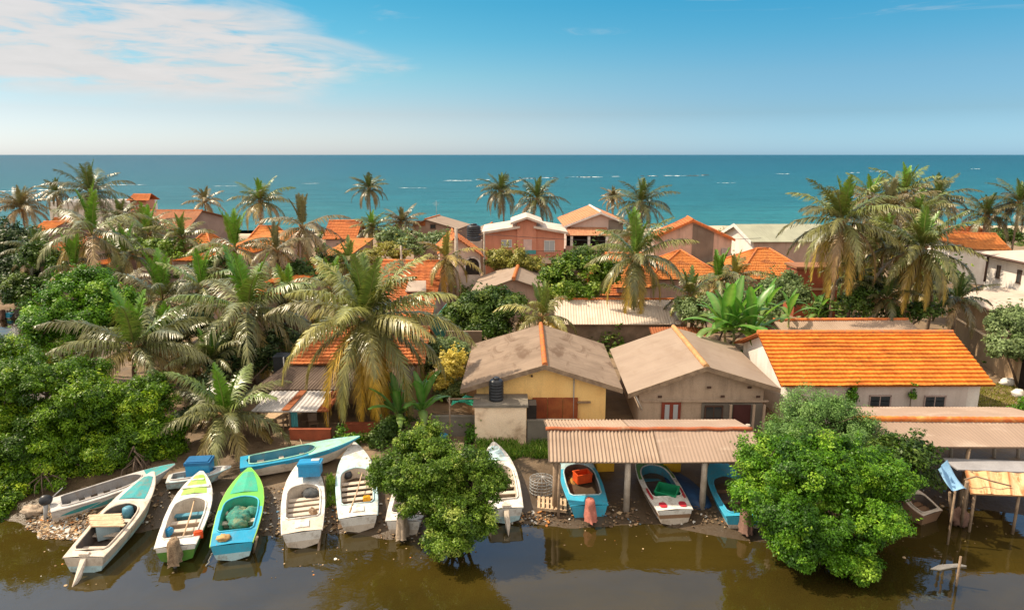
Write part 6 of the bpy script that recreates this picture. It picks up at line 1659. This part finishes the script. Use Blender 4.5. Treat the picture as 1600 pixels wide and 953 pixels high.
# ropes, cans and poles left in the boats
def rope_line(label, pts_px, mat, r=.028):
    P = []
    for (px, py, dz) in pts_px:
        a = atZ(px, py, max(dz, 0)); a.z = dz if dz > 0 else gz(a.x, a.y) + .04; P.append(a)
    sm = []
    for i in range(len(P) - 1):
        for k in range(6): sm.append(P[i].lerp(P[i + 1], k / 6) + V3((0, 0, -.08 * math.sin(math.pi * k / 6))) + V3((.03 * math.sin(k * 2.1 + i), .03 * math.cos(k * 1.7), 0)))
    sm.append(P[-1]); q = MB(); q.tube(sm, r, 5); tag(q.build('mooring_rope', mat, org=tuple(P[0])), label, 'rope')
ROPE = stained('old_rope', (.50, .40, .27), (.34, .26, .17), 5, bump=.6)
rope_line('tan mooring rope trailing from bow of green-hulled white boat', [(315, 735, 1.38), (322, 722, 0), (340, 716, 0), (352, 706, 0)], ROPE)
rope_line('tan mooring rope from bow of the cooler boat', [(476, 715, 1.38), (470, 704, 0), (455, 700, 0)], ROPE)
rope_line('tan mooring rope from bow of raised-bow white boat', [(771, 690, 1.5), (760, 682, 0), (745, 680, 0)], ROPE)
rope_line('grey rope dropping from stern of green and blue boat into water', [(338, 851, .8), (330, 866, .3), (322, 884, .03)], stained('grey_rope', (.3, .29, .27), None, 5))
for k, (px, py, z_, w, lb) in enumerate(((305, 842, .74, ORANGEPL, 'small orange fuel can at the stern of green-hulled white boat'), (258, 838, .60, BLUEPL, 'blue fuel can beside the covered engine of green-hulled boat'), (486, 806, .62, WOOD, 'brown box on the floor of the cooler boat'), (571, 786, .64, YELLOWPL, 'yellow can inside the boat with pale blue rim'))):
    a = atZ(px, py, z_); root = thing('fuel_can' if w is not WOOD else 'box', lb, 'fuel can' if w is not WOOD else 'box', (a.x, a.y + .3, z_ - .1), None, (0, 0, .4 + k)); ORG[root.name] = V3((0, 0, 0))
    q = MB(); q.box((0, 0, .12), (.34, .22, .24)); q.box((0, 0, .26), (.28, .17, .05)); q.build('body', w, root)
    q = MB(); q.tube([(-.1, 0, .28), (-.08, 0, .34), (.08, 0, .34), (.1, 0, .28)], .018, 5); q.build('handle', w, root)
for k, (p0, p1, z0, z1, lb) in enumerate((((286, 838), (306, 772), .80, 1.0, 'long bamboo pole laid inside green-hulled white boat'), ((546, 800), (566, 738), .88, 1.1, 'bamboo pole laid across the benches of pale-rimmed boat'), ((150, 806), (196, 766), .9, 1.15, 'bamboo pole laid along the gunwale of cream boat'))):
    a, b_ = atZ(*p0, z0), atZ(*p1, z1); q = MB(); q.tube([a, a.lerp(b_, .5) + V3((.04, 0, 0)), b_], [.035, .032, .024], 6); tag(q.build('bamboo_pole', PALEWOOD, org=tuple(a)), lb, 'pole')
# scraps washed up on the mud
rng = random.Random(11)
SCR = [stained('scrap_white', (.72, .68, .62), None, 3), stained('scrap_tan', (.48, .34, .2), None, 3), stained('scrap_brown', (.2, .13, .08), None, 3), stained('scrap_blue', (.15, .3, .45), None, 3), stained('scrap_orange', (.55, .22, .06), None, 3)]
def scraps(name, label, boxes, n, seed=0, wts=(1.6, 4.5, 6, .4, .5)):
    rg = random.Random(seed); q = MB(); k = 0
    while k < n:
        (x0_, y0_, x1_, y1_) = rg.choice(boxes); px, py = rg.uniform(x0_, x1_), rg.uniform(y0_, y1_)
        a = atZ(px, py, .3); a = atZ(px, py, gz(a.x, a.y)); z = gz(a.x, a.y)
        k += 1
        if z < -.03: continue
        s = rg.uniform(.02, .085) * (2.0 if rg.random() < .08 else 1)
        an = rg.uniform(0, 6.28); M = Matrix.Rotation(an, 3, 'Z') @ Matrix.Rotation(rg.uniform(-.6, .6), 3, 'X')
        mi = rg.choices([0, 1, 2, 3, 4], wts)[0]
        nn = rg.randint(4, 6); pts = [M @ V3((math.cos(t_ * 6.28 / nn) * s * rg.uniform(.5, 1.4), math.sin(t_ * 6.28 / nn) * s * rg.uniform(.4, 1.1), 0)) + V3((a.x, a.y, z + .04)) for t_ in range(nn)]
        q.slab(pts, (0, 0, rg.uniform(.008, .03)), mi)
    tag(q.build(name, SCR), label, None, kind='stuff')
scraps('litter', 'pale rubbish and broken coral strewn on mud beside cream boat', [(42, 795, 150, 868), (60, 800, 120, 850)], 1900, 1, (2, 4, 5, .3, .5))
scraps('litter', 'scattered driftwood scraps and rubbish along the boat landing', [(200, 740, 300, 830), (400, 760, 460, 850), (500, 760, 540, 840), (590, 780, 660, 850), (320, 800, 340, 860), (780, 800, 860, 830)], 900, 2)
scraps('litter', 'rubbish littering the dark mud below the boat shed', [(835, 770, 900, 822), (940, 780, 1000, 830), (1075, 770, 1120, 825), (830, 800, 1180, 832), (1390, 760, 1520, 810)], 480, 3, (.5, 1.2, 6, .3, .25))

rg_ = random.Random(8); q = MB()
for k in range(110):
    px, py = rg_.choice(((rg_.uniform(30, 560), rg_.uniform(850, 915)), (rg_.uniform(430, 760), rg_.uniform(840, 885)), (rg_.uniform(820, 1200), rg_.uniform(826, 862)), (rg_.uniform(1380, 1600), rg_.uniform(800, 880))))
    a = atZ(px, py, 0); s = rg_.uniform(.012, .05) * (2.2 if rg_.random() < .06 else 1); an = rg_.uniform(0, 6.28)
    q.slab([(a.x + s * rg_.uniform(.6, 1.3) * math.cos(an + i * 1.25), a.y + s * rg_.uniform(.6, 1.3) * math.sin(an + i * 1.25), .004) for i in range(5)], (0, 0, .012), rg_.choices([0, 1, 2, 4], [.8, 3, 6, .8])[0])
tag(q.build('floating_litter', SCR), 'dead leaves and scraps floating on the lagoon along the bank', None, kind='stuff')

# ================================================================== plants
LABG = 'coconut palms among the houses'
P_ = [
 # label, px, py, rpx, Y, style, seed, kw
 ('huge coconut palm with drooping yellow fronds over the verandah house', 572, 500, 146, 36.8, 'yellow', 1, dict(nf=42, lean=(.4, .6), nl=78, low=-72, hang_k=1.15, trunk_r=.2, spears=5, wind=.1)),
 ('broad grey-green palm behind the square water tank', 387, 486, 118, 43.5, 'grey', 2, dict(nf=27, nl=60, low=-52)),
 ('young palm with upright green spear rising above bright mangroves', 210, 545, 106, 39, 'grey', 3, dict(nf=26, nl=54, low=-15, spears=6, hang_k=1.1)),
 ('low stemless palm leaning over the blue boat', 353, 650, 96, 34.4, 'grey', 4, dict(nf=24, nl=58, low=-22, spears=4, hang_k=.9)),
 ('leafy palm with grey fronds behind the upper mangrove', 254, 470, 88, 50, 'grey', 5, dict(nf=20, nl=50, low=-22, spears=6)),
 ('palm with bright green upright heart before the orange pavilion roof', 367, 388, 66, 64, 'grey', 6, dict(nf=19, spears=7, low=-30)),
 ('palm rising before the white parapet building with green heart', 144, 368, 84, 60, 'grey', 7, dict(nf=20, spears=6, low=-30)),
 ('short palm with vivid green tuft beside the dark trees', 117, 418, 52, 58, 'grey', 8, dict(nf=16, spears=8, low=-15)),
 ('shaggy palm with long dead skirt of hanging fronds', 473, 355, 62, 66, 'dry', 9, dict(nf=24, low=-70, spears=6)),
 ('tall palm against the sea with yellow coconuts above shaggy palm', 407, 316, 46, 92, 'grey', 10, dict(nf=26)),
 ('thin brown withered palm by the sea beyond the brown tile roof', 320, 316, 30, 112, 'dry', 11, dict(nf=16, low=-30)),
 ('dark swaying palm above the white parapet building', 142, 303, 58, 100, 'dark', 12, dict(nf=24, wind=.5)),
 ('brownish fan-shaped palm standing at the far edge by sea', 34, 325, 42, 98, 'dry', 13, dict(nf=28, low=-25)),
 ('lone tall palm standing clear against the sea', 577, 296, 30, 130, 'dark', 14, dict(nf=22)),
 ('low palm beneath the lone sea palm', 581, 358, 34, 92, 'grey', 15, dict(nf=22)),
 ('bushy yellow-grey palm beside weathered brown house', 628, 349, 34, 94, 'dry', 16, dict(nf=24)),
 ('golden crowned palm with thick brown trunk beside flowering shrub', 697, 404, 52, 60, 'gold', 17, dict(nf=24, low=-70, trunk_r=.34, lean=(.3, 0), hang_k=.9)),
 ('tall windblown palm behind the salmon house, slimmer of its pair', 783, 300, 36, 116, 'dark', 18, dict(nf=24, low=-60, lean=(.6, 0))),
 ('tall spreading palm behind the salmon house roof peak', 839, 312, 43, 104, 'dark', 19, dict(nf=24, lean=(-1.0, 0))),
 ('small rusty-brown palm against the sea behind white bargeboards', 958, 309, 21, 122, 'dry', 20, dict(nf=20)),
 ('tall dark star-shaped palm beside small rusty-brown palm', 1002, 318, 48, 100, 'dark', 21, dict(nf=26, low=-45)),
 ('large palm with long yellowish drooping fronds behind taupe roof', 994, 402, 76, 54, 'olive', 22, dict(nf=30, low=-74, lean=(.5, 0), nl=54, hang_k=1.1)),
 ('palm with split upright crown before the bare cement house', 990, 368, 46, 64, 'grey', 23, dict(nf=22, spears=7, low=-20)),
 ('small palm peeping over the ridge of the yellow house', 849, 496, 64, 48.5, 'yellow', 24, dict(nf=18, low=-25, spears=5)),
 ('tall broad palm standing before the brick house, topmost of the clump', 1316, 348, 90, 50, 'olive', 25, dict(nf=36, low=-58, nl=56, lean=(-.4, 0))),
 ('high green crowned palm rising at the middle of the clump', 1413, 302, 55, 78, 'grey', 26, dict(nf=26)),
 ('leaning palm with drooping fronds behind the long orange roof', 1440, 390, 82, 49, 'olive', 27, dict(nf=34, low=-60, nl=54, lean=(-.4, .4))),
 ('feathery palm beyond the clump against sea', 1464, 312, 48, 82, 'dark', 28, dict(nf=24)),
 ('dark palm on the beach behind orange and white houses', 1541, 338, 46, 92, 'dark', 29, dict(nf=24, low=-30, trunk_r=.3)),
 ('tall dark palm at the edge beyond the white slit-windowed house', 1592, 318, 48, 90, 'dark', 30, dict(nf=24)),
 ('dry brownish palm crown tangled between two tall palms', 1388, 330, 62, 58, 'dry', 31, dict(nf=28, low=-40)),
 ('young palm with green spear before the low orange hip roof', 1122, 440, 56, 57, 'grey', 32, dict(nf=20, spears=7, low=-15)),
 ('young palm with orange leaf stalk between the hip roofs', 1148, 436, 50, 61, 'gold', 33, dict(nf=18, low=-10)),
 ('yellow fronded palm beside the pale grey drum', 1078, 462, 52, 53, 'yellow', 34, dict(nf=20, low=-35)),
 ('small dark green palm below the leaning palm by annex', 1496, 470, 52, 50, 'dark', 35, dict(nf=20, low=-20)),
 ('low dark palm at the foot of the brick house', 1335, 438, 42, 52, 'dark', 36, dict(nf=18, low=-10)),
 ('small sea-edge palm behind white parapet building', 88, 302, 28, 106, 'dark', 37, dict(nf=18)),
 ('grey palm wedged between golden roof and broad palm', 316, 450, 72, 49, 'grey', 38, dict(nf=18, low=-30)),
 ('dry palm with hanging fronds left of the golden roof', 432, 392, 48, 60, 'dry', 39, dict(nf=18, low=-50)),
 ('grey palm below the brown weathered tile roof', 196, 398, 58, 62, 'grey', 40, dict(nf=18, low=-30)),
 ('tangled dark palm beneath the clump near the long roof', 1385, 468, 50, 50, 'dark', 41, dict(nf=18, low=-20)),
 ('palm with bleached fronds above the upper mangrove', 190, 450, 62, 53, 'dry', 42, dict(nf=16, low=-15)),
 ('palm with dark arching fronds beside the big orange roof', 520, 452, 62, 50, 'grey', 43, dict(nf=17, low=-22)),
 ('pale feathery palm between mangrove top and grey palm', 262, 540, 74, 43.5, 'grey', 46, dict(nf=22, low=-15, spears=5)),
 ('grey palm half hidden behind the hut with brown roof', 452, 470, 70, 52, 'grey', 47, dict(nf=26, low=-40)),
 ('yellowing palm between shaggy palm and big orange roof', 545, 415, 50, 64, 'yellow', 51, dict(nf=22, low=-45)),
 ('small pale palm growing under the big square tank palm', 330, 565, 62, 40.5, 'grey', 52, dict(nf=20, low=-15)),
 ('dull green palm at the dark tree edge', 62, 395, 50, 66, 'dark', 53, dict(nf=22, low=-35)),
 ('brown palm crown low beside weathered tile roof', 225, 362, 46, 80, 'dry', 54, dict(nf=22, low=-40)),
 ('thick dark palm filling the gap between topmost palm and leaning palm', 1378, 385, 66, 54, 'olive', 61, dict(nf=30, low=-45)),
 ('grey palm crowding behind the middle of the clump', 1360, 312, 50, 74, 'grey', 62, dict(nf=28, low=-40)),
 ('dense dark palm between high green crown and leaning palm', 1432, 340, 56, 66, 'olive', 63, dict(nf=30, low=-45)),
 ('grey palm standing before the weathered brown tile roof', 232, 366, 56, 76, 'grey', 64, dict(nf=26, low=-35, spears=6)),
 ('small dark palm by the foot of the salmon stair tower', 190, 342, 40, 92, 'dark', 65, dict(nf=22, low=-35)),
 ('bushy palm between brown tile roof and pavilion', 284, 372, 46, 74, 'olive', 66, dict(nf=24, low=-35, spears=5)),
 ('green palm standing behind the dark leaning crowns near white annex', 1455, 445, 52, 56, 'grey', 45, dict(nf=22, low=-30)),
]
for (lb, px, py, rp, Y, stl, sd, kw) in P_:
    palm(lb, px, py, rp, Y, stl, sd, **kw)

# mangroves and bushes by the water
MG = 'mangrove trees at the water edge'
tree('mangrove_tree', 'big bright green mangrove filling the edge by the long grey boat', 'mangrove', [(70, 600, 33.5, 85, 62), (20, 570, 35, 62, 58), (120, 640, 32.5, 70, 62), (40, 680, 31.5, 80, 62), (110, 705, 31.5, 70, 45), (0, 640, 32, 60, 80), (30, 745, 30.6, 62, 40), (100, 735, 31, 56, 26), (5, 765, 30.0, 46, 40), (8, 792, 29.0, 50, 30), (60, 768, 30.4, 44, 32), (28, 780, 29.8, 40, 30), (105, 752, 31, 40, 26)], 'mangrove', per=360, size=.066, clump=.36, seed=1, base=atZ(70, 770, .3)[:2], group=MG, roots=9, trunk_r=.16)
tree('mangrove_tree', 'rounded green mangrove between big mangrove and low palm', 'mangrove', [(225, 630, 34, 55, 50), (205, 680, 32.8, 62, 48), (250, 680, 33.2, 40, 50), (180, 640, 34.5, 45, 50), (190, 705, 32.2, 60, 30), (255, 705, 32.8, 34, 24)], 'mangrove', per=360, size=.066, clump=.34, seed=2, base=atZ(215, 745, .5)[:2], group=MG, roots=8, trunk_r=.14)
tree('mangrove_tree', 'upper mangrove with light green crown below the short tufted palm', 'mangrove', [(140, 450, 46, 50, 38), (85, 480, 44, 45, 40), (175, 470, 45, 40, 35), (60, 520, 42, 40, 35), (120, 510, 43, 45, 38)], 'bright', per=210, size=.09, clump=.45, seed=3, base=(-30, 46), group=MG, trunk_r=.16)
tree('bush', 'round olive-green bush standing in water between white boats', 'bush', [(680, 735, 26.3, 68, 54), (636, 745, 26.6, 50, 52), (738, 745, 26.0, 48, 52), (660, 690, 27.2, 40, 34), (722, 800, 25.2, 60, 50), (764, 758, 25.8, 30, 40), (672, 792, 25.5, 60, 46), (706, 836, 24.9, 52, 30), (604, 740, 26.8, 32, 34), (745, 720, 26.4, 34, 30)], 'olive', per=520, size=.054, clump=.26, seed=4, base=atZ(716, 845, 0)[:2], roots=7, trunk_r=.1, upb=.5)
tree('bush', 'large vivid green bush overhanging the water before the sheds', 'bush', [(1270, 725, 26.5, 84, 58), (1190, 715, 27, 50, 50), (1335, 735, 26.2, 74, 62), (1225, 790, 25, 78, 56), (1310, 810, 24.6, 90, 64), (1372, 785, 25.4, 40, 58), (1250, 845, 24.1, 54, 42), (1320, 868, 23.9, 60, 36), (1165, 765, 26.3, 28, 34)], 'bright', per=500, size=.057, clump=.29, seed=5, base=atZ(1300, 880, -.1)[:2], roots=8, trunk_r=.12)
tree('tree', 'soft feathery green tree rising between shed and long house', 'tree', [(1290, 655, 30.5, 72, 36), (1235, 675, 30, 40, 30), (1330, 680, 30, 48, 34), (1270, 630, 31, 50, 24)], 'feather', per=300, size=.055, clump=.36, seed=6, base=(15.2, 31), trunk_r=.13, upb=.9, aspect=.4)
tree('bush', 'dark green bush under the brown shed roof beside vivid bush', 'bush', [(1412, 705, 28.0, 48, 36), (1392, 740, 27.6, 42, 40), (1432, 735, 27.8, 30, 34)], 'deep', per=210, size=.085, clump=.36, seed=7, base=(15.9, 28.2))
tree('tree', 'dark rounded tree mass at the far edge by distant water', 'tree', [(15, 385, 72, 45, 45), (45, 420, 68, 38, 42), (10, 445, 66, 45, 40), (60, 395, 70, 25, 22)], 'dark', per=70, size=.17, clump=.7, seed=8, base=(-51, 70), trunk_r=.25)
tree('tree', 'lighter green shrub before the dark rounded trees', 'tree', [(62, 405, 62, 26, 32), (45, 455, 60, 40, 35), (85, 430, 60, 22, 25)], 'deep', per=90, size=.14, clump=.5, seed=9, base=(-42, 60))
tree('bush', 'round olive bush with yellowish leaves behind mauve gable', 'bush', [(885, 432, 58, 44, 32), (925, 428, 58, 36, 34), (900, 452, 57, 46, 24)], 'olive', per=100, size=.13, clump=.5, seed=10, base=(5.3, 58))
tree('bush', 'dark green shrub beneath the tiled porch', 'bush', [(925, 392, 76, 24, 13), (905, 398, 75, 18, 10)], 'deep', per=80, size=.15, clump=.5, seed=11, base=(9, 76))
tree('tree', 'yellow-green tree before the salmon house balcony', 'tree', [(786, 405, 72, 22, 22), (810, 408, 71, 24, 18), (832, 414, 71, 20, 14)], 'yellow', per=90, size=.14, clump=.5, seed=12, base=(0.5, 72))
tree('bush', 'dense deep green bush between mauve gable and yellow house', 'bush', [(750, 480, 52, 40, 34), (785, 470, 52, 36, 28), (760, 512, 50, 42, 26), (722, 495, 52, 28, 34), (800, 500, 50, 26, 24)], 'deep', per=110, size=.12, clump=.48, seed=13, base=(-1.5, 51))
tree('shrub', 'yellow flowering shrub beside the yellow house', 'shrub', [(697, 578, 41.0, 27, 30), (712, 562, 41.5, 18, 22), (682, 596, 40.5, 20, 20)], 'croton', per=190, size=.085, clump=.26, seed=14, base=(-4, 42))
tree('shrub', 'leafy green shrub round the yellow flowering one', 'shrub', [(668, 565, 43.5, 24, 30), (725, 560, 43.8, 18, 30), (690, 545, 44, 34, 24), (705, 610, 40.8, 26, 22)], 'grey', per=130, size=.10, clump=.35, seed=15, base=(-4.6, 43.5))
tree('hedge', 'pale yellow-green hedge behind the huge palm', 'hedge', [(600, 393, 74, 28, 14), (580, 398, 73, 18, 12), (625, 396, 74, 18, 12)], 'yellow', per=80, size=.15, clump=.5, seed=16, base=(-13, 74))
tree('bush', 'grey-green bushes below the weathered brown house', 'bush', [(650, 380, 80, 30, 16), (685, 378, 82, 22, 16), (615, 372, 84, 26, 16)], 'grey', per=70, size=.16, clump=.55, seed=17, base=(-11, 80))
tree('tree', 'leafy tree overhanging the tan wall by the lawn', 'tree', [(1590, 505, 44, 36, 30), (1570, 535, 43, 26, 30), (1605, 545, 43, 30, 34)], 'grey', per=130, size=.12, clump=.45, seed=18, base=(33.8, 43.0))
tree('tree', 'soft grey-green tree before the second orange hip roof', 'tree', [(1222, 440, 57, 30, 22), (1200, 455, 56, 28, 22), (1240, 462, 55, 24, 20)], 'grey', per=120, size=.11, clump=.45, seed=19, base=(22.5, 56.5))
tree('bush', 'green shrubs massed at the foot of tall palms', 'bush', [(1290, 478, 50.5, 26, 18), (1340, 470, 50, 28, 20), (1400, 482, 50, 30, 18), (1450, 486, 49, 26, 16), (1360, 455, 52, 24, 22)], 'deep', per=100, size=.13, clump=.48, seed=20, base=(27, 50))
tree('bush', 'ivy covered bush beside the white outbuilding', 'bush', [(736, 672, 34.6, 12, 22), (738, 694, 34.1, 14, 14)], 'bright', per=260, size=.075, clump=.25, seed=21, base=(-2.1, 34.5))
tree('bush', 'green shrub at the foot of the banana plants', 'bush', [(618, 670, 34.6, 34, 22), (590, 684, 34, 22, 16), (655, 676, 34.3, 26, 20)], 'deep', per=190, size=.09, clump=.33, seed=22, base=(-6, 34.6))
tree('bush', 'small bright shrub beside the low red brick wall', 'bush', [(538, 678, 34.6, 14, 12), (552, 686, 34.2, 14, 10)], 'bright', per=250, size=.075, clump=.25, seed=23, base=(-8.6, 34.6))
tree('bush', 'low dark scrub behind the low stemless palm', 'bush', [(300, 650, 37, 34, 36), (330, 610, 38.5, 40, 30), (420, 560, 41.5, 26, 24), (360, 580, 40, 40, 26)], 'dark', per=120, size=.11, clump=.42, seed=24, base=(-17, 37))
tree('bush', 'dim scrub under grey palms behind the upper mangrove', 'bush', [(250, 520, 44, 50, 26), (310, 510, 45, 46, 26), (200, 500, 46, 40, 24), (370, 540, 43, 40, 26), (440, 530, 44, 30, 20)], 'dark', per=90, size=.13, clump=.5, seed=25, base=(-22, 45))
tree('bush', 'tangle of low bushes around the yellow fronded palm', 'bush', [(1100, 485, 50, 40, 18), (1150, 475, 52, 40, 22), (1195, 490, 50, 34, 18), (1070, 480, 51, 20, 14)], 'grey', per=100, size=.12, clump=.45, seed=26, base=(15.5, 50.5))
tree('bush', 'dull bushes at the foot of the shaggy palm', 'bush', [(470, 430, 60, 40, 22), (430, 460, 55, 36, 18), (530, 410, 66, 36, 18), (350, 420, 62, 46, 20)], 'deep', per=80, size=.15, clump=.55, seed=27, base=(-18, 60))
tree('bush', 'scrub in front of the brown weathered tile roof', 'bush', [(260, 385, 74, 50, 14), (200, 380, 78, 40, 14), (330, 400, 70, 40, 14)], 'olive', per=70, size=.16, clump=.55, seed=28, base=(-38, 74))
tree('bush', 'sea-side scrub by the beach beyond white annex', 'bush', [(1510, 372, 96, 36, 9), (1560, 368, 98, 40, 8), (1470, 374, 92, 26, 9)], 'deep', per=60, size=.18, clump=.6, seed=29, base=(62, 96))
tree('bush', 'dusty brown-green thicket behind the tall palm trunks', 'bush', [(1375, 405, 66, 34, 26), (1420, 420, 62, 34, 28), (1470, 425, 60, 30, 24), (1345, 440, 60, 26, 22)], 'olive', per=80, size=.15, clump=.5, seed=31, base=(38, 62))
tree('bush', 'small shrub against lawn edge at the picture border', 'bush', [(1593, 630, 35.5, 14, 14)], 'bright', per=240, size=.08, clump=.28, seed=30, base=tuple(atZ(1593, 636, 1)[:2]))

banana('banana plant with broad leaves in front of the verandah house', 622, 655, 35.0, 72, 12, 1)
banana('banana plant with tall leaves beside the low grey wall', 660, 640, 36.0, 76, 12, 2)
banana('bright banana clump behind the taupe roof', 1150, 520, 45.6, 92, 13, 3, stalks=3)
banana('banana plant with torn leaves behind the long orange ridge', 1235, 500, 46.6, 52, 8, 4)
banana('drooping banana plant near banana clump and hip roofs', 1195, 490, 50, 60, 9, 5)
banana('banana plant with pale leaves beside pale corrugated roof', 1275, 490, 50.2, 46, 8, 6)

GC = [(0.07, .17, .02), (.13, .26, .03), (.22, .33, .05), (.32, .36, .10)]
grass_patch('grass', 'bright green weeds below the grey walls by the shed', [(745, 716), (858, 716), (858, 690), (745, 686)], 5200, .34, GC, 1)
grass_patch('lawn', 'sunny olive lawn beside the long orange roofed house', [(1512, 650), (1640, 650), (1625, 596), (1520, 600)], 9000, .12, [(.16, .18, .03), (.24, .24, .045), (.32, .29, .06)], 2, z=1.0)
grass_patch('weeds', 'strip of weeds between the two white boats', [(508, 780), (524, 780), (528, 735), (510, 735)], 700, .25, GC, 3)
# understorey that nobody could count: low growth covering the gaps between houses, palms and walls
rg = np.random.default_rng(77)
bl = []
for k in range(230):
    Y = rg.uniform(46, 130); X = rg.uniform(-.8, .8) * Y
    bl.append(((X, Y, gz(X, Y) + .25), (rg.uniform(.7, 1.5), rg.uniform(.7, 1.5), rg.uniform(.5, 1.3))))
for k in range(150):                     # the same scrub carries on along the coast on both sides
    Y = rg.uniform(70, 128); X = (-1 if k % 3 else 1) * rg.uniform(.86, 1.9) * Y; hh = rg.uniform(1.0, 3.2)
    bl.append(((X, Y, gz(X, Y) + hh * .6), (rg.uniform(1.6, 3.2), rg.uniform(1.6, 3.2), hh)))
V, Q, C = leaf_cloud(rg, bl, 26, .17, GREENS['deep'] + GREENS['olive'], .55)
tag(np_mesh('undergrowth', V, Q, C, M_LEAF), 'low green undergrowth covering the ground between the houses', None, kind='stuff')
